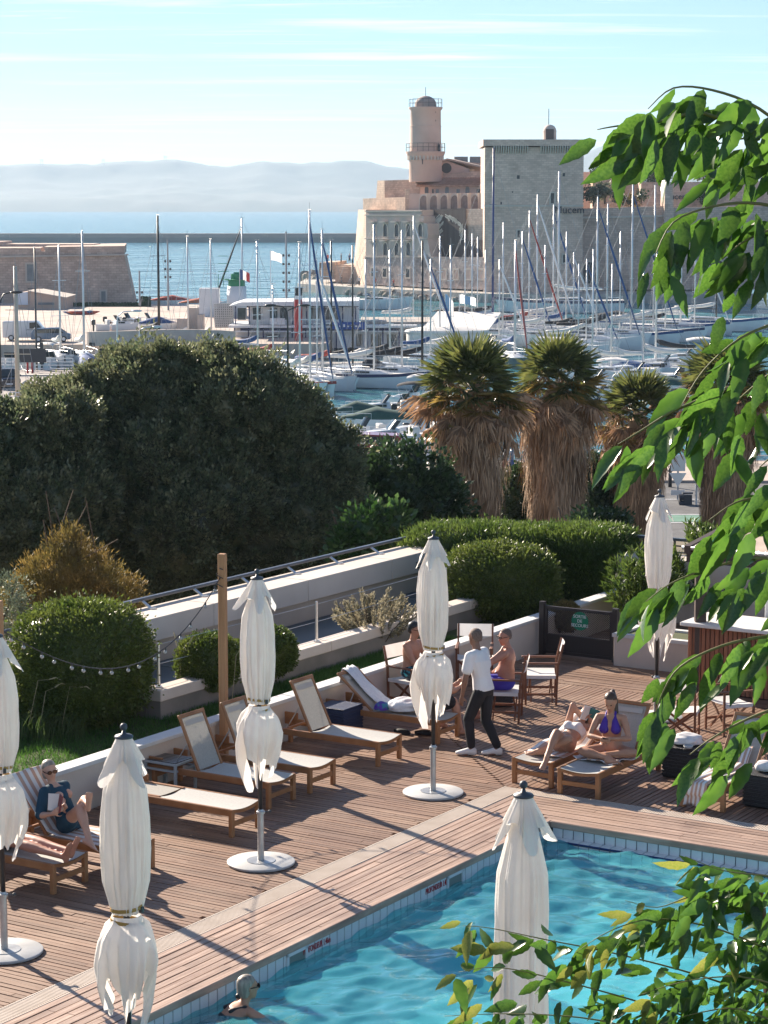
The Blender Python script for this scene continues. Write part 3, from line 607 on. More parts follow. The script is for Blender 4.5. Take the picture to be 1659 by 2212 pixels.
def cabin(root, x0, x1, w, z, h, m='gelcoat', taper=.75, name='cabin'):
    mb = MB(); mb.add([(x0, -w / 2, z), (x1, -w / 2 * .55, z), (x1, w / 2 * .55, z), (x0, w / 2, z), (x0 + .1, -w / 2 * .85, z + h), (x1 - (x1 - x0) * .3, -w / 2 * .5, z + h * taper), (x1 - (x1 - x0) * .3, w / 2 * .5, z + h * taper), (x0 + .1, w / 2 * .85, z + h)],
                      [(3, 2, 1, 0), (4, 5, 6, 7), (0, 1, 5, 4), (1, 2, 6, 5), (2, 3, 7, 6), (3, 0, 4, 7)])
    c = mb.build(name, m, root, bevel=.05)
    for s_ in (-1, 1):
        a = Vector((x0 + .35, s_ * w / 2 * .945, z + h * .5)); b = Vector((x0 + (x1 - x0) * .55, s_ * w / 2 * .735, z + h * .46)); mb = MB(); mb.bar(a, b, .05, h * .34); mb.build('window', 'tinted', c)
def sailboat(p, mh, head, L, hull='gelcoat', mast='alloy', cover='canvas_white', jib=None, stripe=None, label='', lean=0.0, spread=2, thick=1.0, dodger=None, group='sailing boats in the marina'):
    root = empty('sailboat', (p.x, p.y, SEA), head, label, 'sailboat', group)
    B = L * .31; fb = .085 * L + .25
    boat_hull(root, L, B, fb, hull, stripe=stripe)
    cabin(root, -L * .18, L * .24, B * .62, fb * .97, .32 + L * .012)
    zm = fb + .3; xm = L * .06; top = mh; r = (.055 + .0035 * mh) * thick
    dx = lean * mh
    mb = MB(); mb.tube([(xm, 0, fb * .9), (xm + dx, 0, top)], [r, r * .72], 8); ms = mb.build('mast', mast, root, smooth=True)
    def mp(f): return Vector((xm + dx * f, 0, fb + (top - fb) * f))
    for k in range(spread):
        f = (.36, .68)[k] if spread == 2 else .5; q = mp(f); mb = MB(); w = B * (.30 - .06 * k); mb.bar(q + Vector((-.05, -w, .05)), q + Vector((-.05, w, .05)), .09, .05); mb.build('spreader', mast, ms)
    mb = MB(); q = mp(1); mb.tube([q, q + Vector((0, 0, .7))], .015, 4); mb.tube([q + Vector((-.3, 0, .1)), q + Vector((.35, 0, .1))], .02, 4); mb.build('masthead_gear', 'wire', ms)
    zb = fb + 1.0 + L * .03; be = xm - L * .40; mb = MB(); mb.tube([(xm - .1, 0, zb), (be, 0, zb + .05)], r * .75, 6); bo = mb.build('boom', mast, root)
    if cover:
        mb = MB(); n = 9; mb.tube([(xm - .12 + (be - xm + .3) * k / n, 0, zb + .18 + (.55 * (1 - k / n) ** 3)) for k in range(n + 1)], [(.17 + .10 * (1 - k / n)) * (.6 + .4 * (k > 0)) for k in range(n + 1)], 8); mb.build('sail_cover', cover, bo, smooth=True)
    bow = Vector((L / 2 * .98, 0, fb * 1.15)); stern = Vector((-L / 2, 0, fb))
    mb = MB(); w = .016
    mb.tube([mp(.97), bow], w, 4); mb.tube([mp(1), stern], w, 4)
    for s_ in (-1, 1):
        if spread: q = mp(.36 if spread == 2 else .5) + Vector((-.05, s_ * B * .30, 0)); mb.tube([mp(.95), q, Vector((xm - .1, s_ * B * .47, fb))], w, 4)
        mb.tube([mp(.36), Vector((xm - .5, s_ * B * .47, fb))], w, 4)
    mb.build('rigging', 'wire', root)
    if jib:
        mb = MB(); n = 8; a, b = mp(.93), bow + Vector((-.2, 0, .3)); mb.tube([a.lerp(b, k / n) for k in range(n + 1)], [.05 + .075 * math.sin(math.pi * k / n) for k in range(n + 1)], 6); mb.build('furled_jib', jib, root, smooth=True)
    mb = MB()           # pulpit and stanchions
    for s_ in (-1, 1):
        P = [(L * f, s_ * B * (.46 if f < .1 else .46 - (f - .1) * 1.05), fb * (1.05 if f < .3 else 1.15)) for f in (-.48, -.25, 0, .22, .40, .49)]
        for q in P: mb.tube([q, (q[0], q[1], q[2] + .6)], .015, 4)
        mb.tube([(q[0], q[1], q[2] + .6) for q in P], .012, 4)
    mb.build('guard_rail', 'alloy', root)
    if dodger:
        mb = MB(); n = 6; x = -L * .17; P = []
        for xx, hh in ((x - .9, .75), (x - .2, .85), (x + .5, .35)): P += [(xx, B * .36 * math.cos(math.pi * k / n), fb + .25 + hh * math.sin(math.pi * k / n) ** .6) for k in range(n + 1)]
        mb.add(P, [(i * (n + 1) + k, i * (n + 1) + k + 1, (i + 1) * (n + 1) + k + 1, (i + 1) * (n + 1) + k) for i in range(2) for k in range(n)]); mb.build('spray_hood', dodger, root, smooth=True)
    return root
def SB(x, yt, yb, L, head, label, **k):
    zd = SEA + .085 * L + .3; p = G(x, yb, zd); tp = AT(x, yt, p.y); mh = tp.z - SEA
    h = R(head); off = Vector((math.cos(h), math.sin(h), 0)) * L * .06
    return sailboat(p - off, mh, h, L, label=label, **k)
T = 'tall '
# near row in front of the club house
SB(670, 455, 822, 10.5, -62, 'white sloop nearest the dark tree with blue furled jib', jib='canvas_blue', stripe='canvas_red')
SB(648, 525, 826, 9, -55, 'white boat with drab mast partly behind the big tree top', mast='alloy')
SB(697, 497, 812, 10, -50, 'white sloop with teal furled jib beside the nearest bow', jib='canvas_blue', cover='canvas_blue')
SB(808, 485, 806, 11.5, -24, 'long white yacht with flat stern and white boom cover, middle of front row', cover='canvas_white', stripe='stripe_navy')
SB(868, 497, 800, 11, -22, 'white yacht with black boom cover right of the long white one', cover='canvas_black', dodger='canvas_black')
SB(912, 520, 800, 11, -20, 'yacht with thick black mast just left of the palm crowns', mast='spar_black', cover='canvas_black', thick=1.25)
SB(762, 530, 800, 9.5, -30, 'small yacht with thin black mast and maroon cover before the club house', mast='spar_black', cover='canvas_black')
SB(716, 520, 806, 9.5, -35, 'sloop with slim black mast left of the maroon covered boat', mast='spar_black', cover='canvas_red')
SB(590, 615, 790, 8.5, -40, 'small white sloop with maroon cover rising over the tree top', cover='canvas_red')
SB(557, 520, 770, 9, -40, 'white sloop with bare thin mast left of the club house', cover='canvas_blue')
# behind and around the club house
SB(524, 472, 690, 11, -165, 'white sloop moored behind the green light with black furled sail', jib='spar_black', cover='canvas_black', thick=1.1)
SB(950, 510, 752, 9.5, -30, 'white boat with slim mast beside the club house awning', cover='canvas_white')
SB(973, 530, 770, 9, -28, 'white boat with plain mast left of the first palm crown', cover='canvas_white')
SB(893, 466, 700, 11, -20, 'white sloop moored in the channel behind the club house roof', jib='alloy_white', cover='canvas_white')
SB(1004, 497, 712, 10, -25, 'white sloop with thin white mast under the fort banner', cover='canvas_white')
SB(1019, 505, 716, 9.5, -25, 'slim mast sloop next to the white awning edge', cover='canvas_white')
SB(1031, 512, 706, 9, -25, 'short white sloop between awning and navy mast', cover='canvas_blue')
SB(1064, 320, 700, 15, -22, 'big yacht with very tall navy blue mast', mast='spar_blue', cover='canvas_black', hull='gelcoat_blue', thick=1.2)
SB(1086, 480, 716, 10.5, -20, 'white sloop right of the navy mast with white cover', cover='canvas_white')
SB(1112, 520, 770, 10, -75, 'dark teal hulled yacht with thick grey mast between the palms', hull='gelcoat_teal', cover='canvas_blue', thick=1.5, jib='canvas_red')
SB(1142, 455, 712, 11, -22, 'white sloop with red furled jib below the keep', jib='canvas_red', cover='canvas_red')
SB(1159, 420, 708, 12, -20, 'tall white sloop in front of the square keep, double mast pair left', cover='canvas_white', jib='alloy_white')
SB(1194, 442, 704, 11, -20, 'white sloop below the keep with blue furled jib', jib='canvas_blue', cover='canvas_blue')
SB(1205, 370, 700, 14, -18, 'tallest white mast yacht moored under the lettering on the keep', cover='canvas_white', thick=1.25)
# right row
SB(1249, 570, 746, 9.5, -20, 'white sloop with short mast at the left end of the right row', cover='canvas_white')
SB(1288, 425, 730, 12, -18, 'white yacht under the keep corner with blue furled jib', jib='canvas_blue', cover='canvas_black', dodger='canvas_blue')
SB(1310, 440, 722, 11.5, -20, 'white yacht with dark spray hood right of the keep corner', cover='canvas_black', dodger='canvas_black')
SB(1363, 395, 718, 13, -16, 'tall white yacht with blue waterline in the right row', stripe='canvas_blue', cover='canvas_white', jib='canvas_blue')
SB(1411, 400, 712, 13, -16, 'tall white yacht with navy band nearest the leaf branches', stripe='stripe_navy', cover='canvas_white')
SB(1470, 470, 700, 13, -15, 'navy banded white yacht half hidden behind hanging leaves', stripe='canvas_blue', cover='canvas_white', mast='alloy')
SB(1547, 520, 690, 14, -14, 'white yacht with orange deck and black mast at far right', mast='spar_black', cover='canvas_white', stripe='canvas_blue')
# nearer boats seen between the palms
SB(1279, 538, 800, 9, -150, 'near boat between second and third palm with beige boom cover', cover='canvas_white')
SB(1320, 570, 798, 9, -150, 'near boat left of the third palm crown, plain mast', cover='canvas_white')
SB(1388, 560, 790, 9, 170, 'near boat right of third palm with pale boom cover', cover='canvas_white')
SB(1416, 520, 780, 10, 175, 'near boat with black boom cover right of third palm', cover='canvas_black', thick=1.1)
# left side
SB(39, 575, 872, 11, -88, 'beige masted boat close to the left edge above the trees', mast='spar_beige', thick=2.0, lean=0, cover=None)
SB(80, 535, 812, 9, -80, 'thin black masted boat at the left quay', mast='spar_black', cover='canvas_blue')
SB(131, 530, 768, 9.5, -70, 'white masted sloop leftmost of the pair by the railing', cover='canvas_white', thick=1.2)
SB(182, 500, 768, 10, -70, 'white masted sloop rightmost of the pair by the railing', cover='canvas_white', thick=1.2)
SB(344, 466, 738, 12, -60, 'yacht with tall thick black mast behind the big tree', mast='spar_black', cover='canvas_black', thick=1.5)
SB(407, 512, 748, 9.5, -60, 'pale masted sloop left of the white monument blocks', cover='canvas_white')
SB(457, 518, 748, 9.5, -60, 'pale masted sloop right of the white monument blocks', cover='canvas_white')
for i, (x, yt, yb, L) in enumerate(((1048, 540, 735, 8.5), (1078, 560, 728, 8.5), (1127, 500, 716, 9.5), (1176, 530, 722, 9), (1222, 500, 712, 10), (1238, 545, 724, 9), (1266, 560, 738, 9), (1338, 500, 722, 10), (1437, 480, 715, 11), (1500, 500, 702, 11), (930, 560, 772, 8.5), (842, 540, 790, 9), (790, 560, 800, 8.5), (685, 560, 818, 8.5))):
    SB(x, yt, yb, L, -20 - i % 4 * 3, ['short masted sloop just left of the navy mast', 'short masted sloop just right of the navy mast', 'sloop with navy cover right of the red jib', 'white sloop under the keep between two tall masts', 'blue jib sloop under the lettering on the keep', 'short sloop right of the tallest white mast', 'low masted sloop at the keep corner', 'sloop before the arched doorway of the curtain wall', 'sloop under the wall buttress by the leaves', 'sloop behind the second hanging branch', 'white sloop beside the awning post', 'white sloop tucked behind the long front yacht', 'white sloop between the two black masts', 'white sloop behind the bow at the tree edge'][i], cover=['canvas_white', 'canvas_blue', 'canvas_black'][i % 3], jib=[None, 'alloy_white', 'canvas_blue', None][i % 4])
# old white schooner under the keep
SB(1195, 560, 648, 19, 178, 'long white wooden ketch moored under the square keep', stripe='stripe_navy', cover='canvas_white', spread=0)

# motor boats
def motorboat(p, L, head, label, canopy=None, hull='gelcoat', bimini=None, cover=None, motor=True):
    root = empty('motorboat', (p.x, p.y, SEA), R(head), label, 'motorboat', 'motor boats in the marina'); B = L * .36; fb = .11 * L + .15
    boat_hull(root, L, B, fb, hull, stripe=None, draft=.2)
    if cover:
        mb = MB(); n = 8; P = []
        for i, (t, w, h) in enumerate(((-.48, .44, .1), (-.3, .46, .45), (-.02, .45, .85), (.22, .33, .35), (.46, .04, .05))): P += [(L * t, -B * w * math.cos(math.pi * k / n), fb + h * math.sin(math.pi * k / n) ** .8) for k in range(n + 1)]
        mb.add(P, [(i * (n + 1) + k, i * (n + 1) + k + 1, (i + 1) * (n + 1) + k + 1, (i + 1) * (n + 1) + k) for i in range(4) for k in range(n)]); mb.build('cover', cover, root, smooth=True)
    else:
        cabin(root, -L * .05, L * .36, B * .75, fb * .95, .5, taper=.6)
        mb = MB(); n = 8; P = []
        for xx, hh, k_ in ((L * .02, fb + .4, 1), (-L * .05, fb + 1.0, .9)): P += [(xx + .35 * math.sin(math.pi * k / n), -B * .38 * k_ * math.cos(math.pi * k / n), hh) for k in range(n + 1)]
        mb.add(P, [(k, k + 1, n + 2 + k, n + 1 + k) for k in range(n)]); mb.build('windscreen', 'tinted', root, smooth=True)
        for s_ in (-1, 1): mb = MB(); mb.box((-L * .2, s_ * B * .18, fb + .25), (.5, .5, .55)); mb.build('seat', 'boat_deck', root, bevel=.06)
    if bimini:
        mb = MB(); n = 6; P = []
        for xx, dz in ((-L * .34, -.1), (-L * .2, .05), (-L * .05, 0), (L * .06, -.15)): P += [(xx, -B * .42 * math.cos(math.pi * k / n), fb + 1.75 + dz + .22 * math.sin(math.pi * k / n)) for k in range(n + 1)]
        mb.add(P, [(i * (n + 1) + k, i * (n + 1) + k + 1, (i + 1) * (n + 1) + k + 1, (i + 1) * (n + 1) + k) for i in range(3) for k in range(n)]); mb.build('bimini', bimini, root, smooth=True)
        for s_ in (-1, 1):
            mb = MB()
            for a, b in ((-.34, -.12), (.06, -.12)): mb.tube([(L * a, s_ * B * .42, fb + 1.68), (L * b, s_ * B * .44, fb)], .02, 5)
            mb.build('bimini_frame', 'alloy', root)
    if motor:
        mb = MB(); mb.box((-L * .5 - .2, 0, fb + .25), (.45, .38, .6)); mb.box((-L * .5 - .2, 0, fb - .35), (.2, .16, .9)); mb.build('outboard', 'spar_black', root, bevel=.06)
    mb = MB(); P = [(L * f, s_ * B * w, fb + .45) for s_, f, w in ((-1, .05, .45), (-1, .3, .30), (-1, .47, .06), (1, .47, .06), (1, .3, .30), (1, .05, .45))]; mb.tube(P, .018, 5)
    for q in P: mb.tube([q, (q[0], q[1], fb)], .014, 4)
    mb.build('bow_rail', 'alloy', root)
    return root
def MBT(x, y, L, head, label, **k): return motorboat(G(x, y, SEA), L, head, label, **k)
MBT(835, 905, 6.6, -178, 'white cuddy motorboat with clear windscreen nearest open water')
MBT(808, 932, 7.2, -172, 'motorboat under a dark green tented cover beside the quay', cover='canvas_green')
MBT(872, 928, 6.2, -175, 'motorboat under a black cover next to the green tented one', cover='canvas_black', hull='gelcoat_teal')
MBT(766, 912, 5.6, -170, 'small motorboat with teal cover at the edge of the big tree', cover='canvas_green')
MBT(872, 900, 5.4, 160, 'white motorboat with grey bimini left of the first palm', bimini='canvas_black')
MBT(895, 880, 5.6, 155, 'white motorboat with pale bimini touching the palm crown', bimini='canvas_white')
MBT(850, 968, 7.0, -168, 'white sports boat moored stern to the quay railing')
MBT(905, 955, 6.0, -165, 'white dayboat against the quay beside the first palm trunk')
MBT(790, 955, 5.2, -170, 'little white boat with black outboard near the seated man')
for i, (x, y, L, h, lb) in enumerate(((1300, 842, 6.5, 165, 'white cruiser with pale awning between second and third palm'), (1330, 862, 6, 160, 'white motorboat just left of third palm crown'), (1300, 880, 6, 165, 'white runabout behind the second palm fronds'),
        (1385, 828, 7, 170, 'white cruiser beneath the black boom cover'), (1440, 812, 7.5, 172, 'long white cruiser right of third palm crown'), (1465, 838, 6.2, 168, 'white motorboat right of third palm below the cruiser'), (1428, 850, 5.8, 165, 'white boat with teal cover above the hanging leaves'),
        (1490, 790, 7, 172, 'white cruiser with cream canopy left of the fourth palm'), (1450, 888, 5.5, 160, 'white skiff moored between third and fourth palm'), (1355, 815, 6.2, 168, 'small cruiser with dark blue cover near pale boom'),
        (1620, 880, 7, 172, 'white boat at the right edge beyond the fourth palm'), (1632, 930, 6, 170, 'grey motorboat at right edge by the quay'), (1290, 905, 5.2, 165, 'white open boat low between the palm skirts'), (1490, 870, 6, 168, 'white motorboat behind the fourth palm crown'))):
    MBT(x, y, L, h, lb, bimini='canvas_white' if i in (0, 7) else None, cover={6: 'canvas_green', 9: 'canvas_blue', 13: 'canvas_black'}.get(i))
def rowboat(x, y, L, head, label):
    p = G(x, y, SEA); root = empty('rowing_boat', (p.x, p.y, SEA), R(head), label, 'rowing boat', 'rowing boats by the quay'); rg = boat_hull(root, L, L * .34, .55, 'gelcoat', deck='teak_boat', draft=.15)
    for t in (-.25, .05): mb = MB(); mb.box((L * t, 0, .56), (.3, L * .31, .06)); mb.build('thwart', 'teak_boat', root)
rowboat(1465, 1018, 4.2, 168, 'white rowing boat with pointed bow behind the road sign'); rowboat(1440, 1040, 4.6, 172, 'white rowing boat nearest the quay railing by the road sign')
for i, (x, y) in enumerate(((25, 800), (62, 793), (105, 798), (148, 792), (190, 798), (228, 790))): MBT(x, y, 5.6, 70 + 8 * i, ('first', 'second', 'third', 'fourth', 'fifth', 'sixth')[i] + ' white boat from the left in the row behind the quay railing', bimini='canvas_white' if i == 2 else None, cover='canvas_blue' if i == 4 else None)
# large motor launch behind the club house
for x, y, L, h, lb, cv in ((800, 668, 13, -10, 'big white motor yacht with flybridge behind the club house', None), (1000, 690, 9, -20, 'white motor cruiser with dark canopy beyond the awning', 'canvas_black'), (1335, 700, 8, -15, 'black covered motor yacht in the right row', 'canvas_black'), (1150, 702, 8, -18, 'orange trimmed launch between tall masts', 'orange'), (1100, 722, 8, -20, 'white launch with navy cover behind the palms', 'canvas_blue')):
    MBT(x, y, L, h, lb, cover=cv, motor=False)
# pontoons
def pontoon(a, b, w, label):
    A_, B_ = G(*a, SEA + .4), G(*b, SEA + .4); mb = MB(); mb.bar(A_ - Vector((0, 0, .15)), B_ - Vector((0, 0, .15)), w, .5); o = mb.build('pontoon', mat('pontoon_deck', (0.40, 0.36, 0.31), (0.50, 0.45, 0.39), 1, .9)); tag(o, label, 'pontoon', 'mooring pontoons')
pontoon((640, 788), (1130, 776), 2.2, 'floating pontoon in front of the club house'); pontoon((1200, 722), (1659, 704), 2.0, 'floating pontoon behind the right row of yachts'); pontoon((1415, 652), (1560, 636), 2.5, 'dark pontoon jutting out from the fort quay')
pontoon((770, 945), (930, 965), 1.8, 'short pontoon at the quay with white power boxes')

# ---- floating club house
def z2b(x, y): return (329.2 + x * .23148, 466.3 + y * .23148)
def z3(x, y): return (630.9 + x * .23148, 576 + y * .23148)
YC = 252
ch = empty('club_house', (AT(700, 757, YC).x, YC, SEA), label='white two-storey floating club house with navy posts', cat='building')
mat('club_white', (0.70, 0.72, 0.74), (0.80, 0.81, 0.82), .6, .5, dirt=.1)
def cbox(name, m, xa, ya, xb, yb, y0=0.0, dep=6.0, parent=None):
    a, b = AT(xa, ya, YC), AT(xb, yb, YC); mb = MB(); mb.box(((a.x + b.x) / 2, YC + y0 + dep / 2, (a.z + b.z) / 2), (abs(b.x - a.x), dep, abs(a.z - b.z))); return PB(mb, name, m, ch)
cbox('pontoon_base', 'antifoul', 500, 752, 905, 765, -1, 9)
cbox('ground_floor_wall', 'club_white', 508, 709, 900, 753, 0, 7)
cbox('upper_floor_wall', 'club_white', 535, 664, 775, 703, 1.2, 5)
cbox('balcony_slab', 'club_white', 495, 701.5, 900, 707, -1.2, 8.5)
cbox('fascia', 'club_white', 500, 713.5, 900, 716.5, -1.0, .5)
a, b, c_, d_ = AT(494, 661, YC - 2), AT(775, 661, YC - 2), AT(775, 650, YC - 2), AT(520, 655, YC - 2)
mb = MB(); mb.prism([a, b, c_, AT(520, 653, YC - 2)], (0, 10, 0)); PB(mb, 'roof', 'club_white', ch)
cbox('restaurant_roof', mat('bitumen', (0.34, 0.30, 0.27), (0.42, 0.38, 0.34), .5, .9), 778, 696, 960, 701, 1, 11)
for x in (508, 538, 570, 632, 661, 697, 727, 795, 827, 862, 897):
    cbox('post', 'navy_paint', x - 1.5, 706, x + 1.5, 756, -1.0, .22)
for x in (508, 538, 632, 662, 700, 740, 768): cbox('upper_post', 'navy_paint', x - 1.4, 662, x + 1.4, 702, .6, .2)
for x0, x1 in ((512, 530), (545, 562), (582, 598), (604, 618), (636, 652), (670, 690), (702, 712), (716, 732)): cbox('upper_window', 'window_glass', x0, 666, x1, 692, 1.12, .2)
for x0, x1 in ((575, 590), (592, 604), (640, 655), (770, 783), (801, 813), (816, 823), (836, 858), (872, 880), (883, 894)): cbox('lower_window', 'window_glass', x0, 722, x1, 748, -.06, .2)
for x0, x1 in ((520, 548), (560, 582), (590, 625), (640, 690), (705, 760), (780, 860)): cbox('valance', 'navy_paint', x0, 708.5, x1, 714, -.6, .15)
bnr = cbox('blue_banner', mat('banner_blue', (0.03, 0.08, 0.30), (0.04, 0.10, 0.36), 2, .6), 717, 694.5, 789, 710, -1.45, .1)
for k in range(7): x = 725 + k * 8.5; cbox('banner_mark', 'alloy_white', x, 699 + (k % 2) * 2, x + 4, 705, -1.5, .06)
cbox('small_banner', 'club_white', 585, 686, 617, 700, -1.42, .1)
for x in np.linspace(500, 895, 40): cbox('baluster', 'alloy_white', x - .15, 690, x + .15, 702, -1.1, .05)
cbox('handrail', 'alloy_white', 498, 689.6, 898, 690.6, -1.12, .07)
# awning and terrace right of it
aw = empty('white_awning', (AT(980, 700, YC - 3).x, YC - 3, SEA), label='flat white awning over the club terrace', cat='awning')
mb = MB(); P = [AT(*z3(*p), YC - 4) for p in ((1215, 575), (1660, 600), (1940, 610))] ; 
mb.prism([AT(912, 709, YC - 6), AT(1056, 712, YC - 6), AT(1056, 714.5, YC - 6), AT(912, 712, YC - 6)], (2, 14, 1.2)); PB(mb, 'canvas', 'canvas_white', aw)
for x in (915, 948, 985, 1020, 1052): mb = MB(); a = AT(x, 712, YC - 5.5); mb.tube([(a.x, a.y, SEA), (a.x, a.y, a.z)], .06, 6); PB(mb, 'post', 'alloy_white', aw)
mb = MB(); a, b = AT(908, 714, YC), AT(965, 756, YC); mb.box(((a.x + b.x) / 2, YC + 3, (a.z + b.z) / 2), (b.x - a.x, 5, a.z - b.z)); PB(mb, 'bar_wall', mat('bar_cream', (0.55, 0.50, 0.44), None, 1, .7), aw)
tn = empty('oval_boat_tent', (AT(965, 770, 243).x, 243, SEA), label='white oval covered launch left of the first palm crown', cat='boat')
a = AT(966, 770, 243); mb = MB(); mb.lathe([(4.3, .3), (4.3, 2.6), (4.5, 2.8), (4.4, 3.0), (2.5, 3.35), (.05, 3.45)], (0, 0, 0), 28); o = mb.build('hull_tent', 'canvas_white', tn); o.scale = (1.0, .6, 1); smooth_by_angle(o, 30)
# red, white and black channel marker
m0 = G(645, 757, SEA + .3); cm = empty('channel_marker', (m0.x, m0.y - 6, SEA), label='red white and black striped channel post before the club house', cat='marker')
Ym = m0.y - 6
for ya, yb, mm in ((760, 646.5, mat('marker_red', (0.42, 0.03, 0.03), None, 1, .5)), (646.5, 638.5, 'alloy_white'), (638.5, 620, 'spar_black')):
    a, b = AT(645, ya, Ym), AT(645, yb, Ym); mb = MB(); mb.lathe([(.42, SEA if ya > 700 else a.z), (.42, b.z)], (a.x, Ym, 0), 14); PB(mb, 'band', mm, cm)

# ---- harbour light on the quay corner
YH = 300
hl = empty('harbour_light', (AT(510, 650, YH).x, YH, QUAY), label='white harbour light with green lantern top', cat='lighthouse')
cx = AT(511, 600, YH).x
def hz_(y): return AT(511, y, YH).z
mb = MB(); mb.lathe([(1.35, QUAY), (1.25, hz_(618))], (cx, YH, 0), 16); PB(mb, 'base', 'club_white', hl, smooth=True)
mb = MB(); mb.lathe([(1.1, hz_(618)), (1.1, hz_(606)), (1.6, hz_(605)), (1.6, hz_(603.5)), (.75, hz_(603)), (.75, hz_(592)), (.4, hz_(590)), (.35, hz_(588))], (cx, YH, 0), 16); smooth_by_angle(PB(mb, 'lantern', mat('light_green', (0.01, 0.22, 0.10), None, 1, .4), hl))
mb = MB()
for k in range(4): mb.bar((cx - 2.4, YH, QUAY + 5 + k * 1.0), (cx - 1.0, YH, QUAY + 5 + k * 1.0), .06, .06)
for xx in (-2.4, -1.7): mb.bar((cx + xx, YH, QUAY + 4), (cx + xx, YH, hz_(592)), .07, .07)
PB(mb, 'ladder', 'light_green', hl)
mb = MB(); mb.box((cx - 3.6, YH + .5, QUAY + 1.9), (2.6, 2, 3.8)); PB(mb, 'service_block', 'club_white', hl)
# monument blocks and lattice
mo = empty('white_monument', (AT(410, 712, 262).x, 262, QUAY + .1), label='group of plain white stone blocks on the quay', cat='monument')
for x0, x1, yt, dy in ((382, 404, 688, 0), (405, 427, 665, .6), (426.5, 438.5, 680, -.4)):
    a, b = AT(x0, 715, 262 + dy), AT(x1, yt, 262 + dy); mb = MB(); mb.box(((a.x + b.x) / 2, 262 + dy + 1.2, (QUAY + b.z) / 2), (b.x - a.x, 2.4, b.z - QUAY)); PB(mb, 'block', mat('mon_stone', (0.52, 0.44, 0.38), (0.60, 0.52, 0.46), 1, .9), mo)
lt = empty('lattice_screen', (AT(480, 700, 256).x, 256, QUAY), label='tilted white lattice panel beside the club house', cat='screen')
mb = MB()
for k in range(10): a, b = AT(462 + k * 4.4, 655.5, 256), AT(465 + k * 4.4, 707, 256); mb.bar(a, b, .12, .12)
for k in range(11): a, b = AT(461.5 + k * .3, 656 + k * 5, 256), AT(502.5 + k * .3, 656 + k * 5, 256); mb.bar(a, b, .12, .12)
PB(mb, 'lattice', 'alloy_white', lt)
mb = MB(); mb.prism([AT(461, 655.5, 256.2), AT(503, 655.5, 256.2), AT(506, 708, 256.2), AT(465, 708, 256.2)], (0, .1, 0)); PB(mb, 'mesh', 'shutter_grey', lt)

# ---- flags
def flag(x, yt, yb, Y, w, h, cols, label, pole='alloy'):
    p = AT(x, yb, Y); t = AT(x, yt, Y); r = empty('flag', (p.x, Y, p.z), label=label, cat='flag')
    mb = MB(); mb.tube([(0, 0, 0), (0, 0, t.z - p.z)], .05, 6); mb.build('pole', pole, r); H = t.z - p.z; k = len(cols); n = 5
    for c in range(k):
        mb = MB(); P = []
        for i in range(n + 1):
            f = (c + i / n) / k; P += [(f * w, .25 * math.sin(f * 7) * f * w * .5, H - .1 - f * f * h * .45 + .06 * math.sin(f * 9)), (f * w, .25 * math.sin(f * 7 + .5) * f * w * .5, H - .1 - h - f * f * h * .35)]
        mb.add(P, [(2 * i, 2 * i + 2, 2 * i + 3, 2 * i + 1) for i in range(n)]); mb.build('cloth', cols[c], r, smooth=True)
mat('flag_blue', (0.05, 0.09, 0.25)); mat('flag_white', (0.78, 0.78, 0.78), None, 1, .8, trans=.3); mat('flag_red', (0.55, 0.06, 0.06)); mat('flag_sky', (0.18, 0.38, 0.6), None, 1, .8)
flag(518, 581, 640, 285, 1.25, 1.2, ['flag_blue', 'flag_white', 'flag_red'], 'blue white and red flag beside the green harbour light')
flag(585, 541, 660, 262, 1.3, 1.0, ['flag_white'], 'plain white flag flying above the club house')
flag(992, 635, 690, 262, 1.9, 1.0, ['flag_white', 'flag_sky', 'flag_white'], 'white and blue flag fluttering below the fort banner')
flag(961, 634, 690, 262, 1.0, 2.4, ['flag_sky', 'flag_white'], 'tall pale blue banner flag left of the fluttering flag')

# ---- lamp posts, floodlight masts
def floodmast(x, yt, yb, Y, label, n=4):
    p = AT(x, yb, Y); t = AT(x, yt, Y); r = empty('floodlight_mast', (p.x, Y, p.z), label=label, cat='floodlight'); H = t.z - p.z
    mb = MB(); mb.tube([(0, 0, 0), (0, 0, H)], [.16, .1], 8); mb.build('pole', 'wire', r)
    for k in range(n):
        for s_ in (-1, 1): mb = MB(); mb.box((s_ * .35, -.1, H - 3.0 - k * 1.1), (.26, .3, .3)); mb.build('lamp', 'iron', r)
floodmast(619, 500, 690, 290, 'tall floodlight mast with many lamps above the club house', 6); floodmast(302, 585, 660, 320, 'floodlight mast beside the left bastion', 2); floodmast(364, 517, 690, 318, 'slim floodlight mast behind the tall black mast', 3)
def street_lamp(x, yt, yb, Y, sx, label, m='alloy', arm=2.0, dbl=False):
    p = AT(x, yb, Y); t = AT(x, yt, Y); r = empty('street_lamp', (p.x, Y, p.z), label=label, cat='street lamp'); H = t.z - p.z
    mb = MB(); mb.tube([(0, 0, 0), (0, 0, H * .75), (sx * .05 * arm, 0, H * .9), (sx * arm * .4, 0, H * .985), (sx * arm, 0, H)], [.09, .07, .06, .05, .05], 7); mb.build('pole', m, r, smooth=True)
    mb = MB(); mb.ball((sx * (arm + .4), 0, H + .02), .5, 10, 6, (1, .35, .22)); mb.build('lamp_head', m, r, smooth=True)
    if dbl: mb = MB(); mb.tube([(0, 0, H * .92), (-sx * arm, 0, H)], .05, 6); mb.ball((-sx * (arm + .4), 0, H + .02), .5, 10, 6, (1, .35, .22)); mb.build('second_arm', m, r)
street_lamp(254, 672, 785, 205, 1, 'curved street lamp above the railing left of the big tree', arm=1.4); street_lamp(302, 706, 775, 205, 1, 'lower curved street lamp beside the tall black mast', arm=1.2)
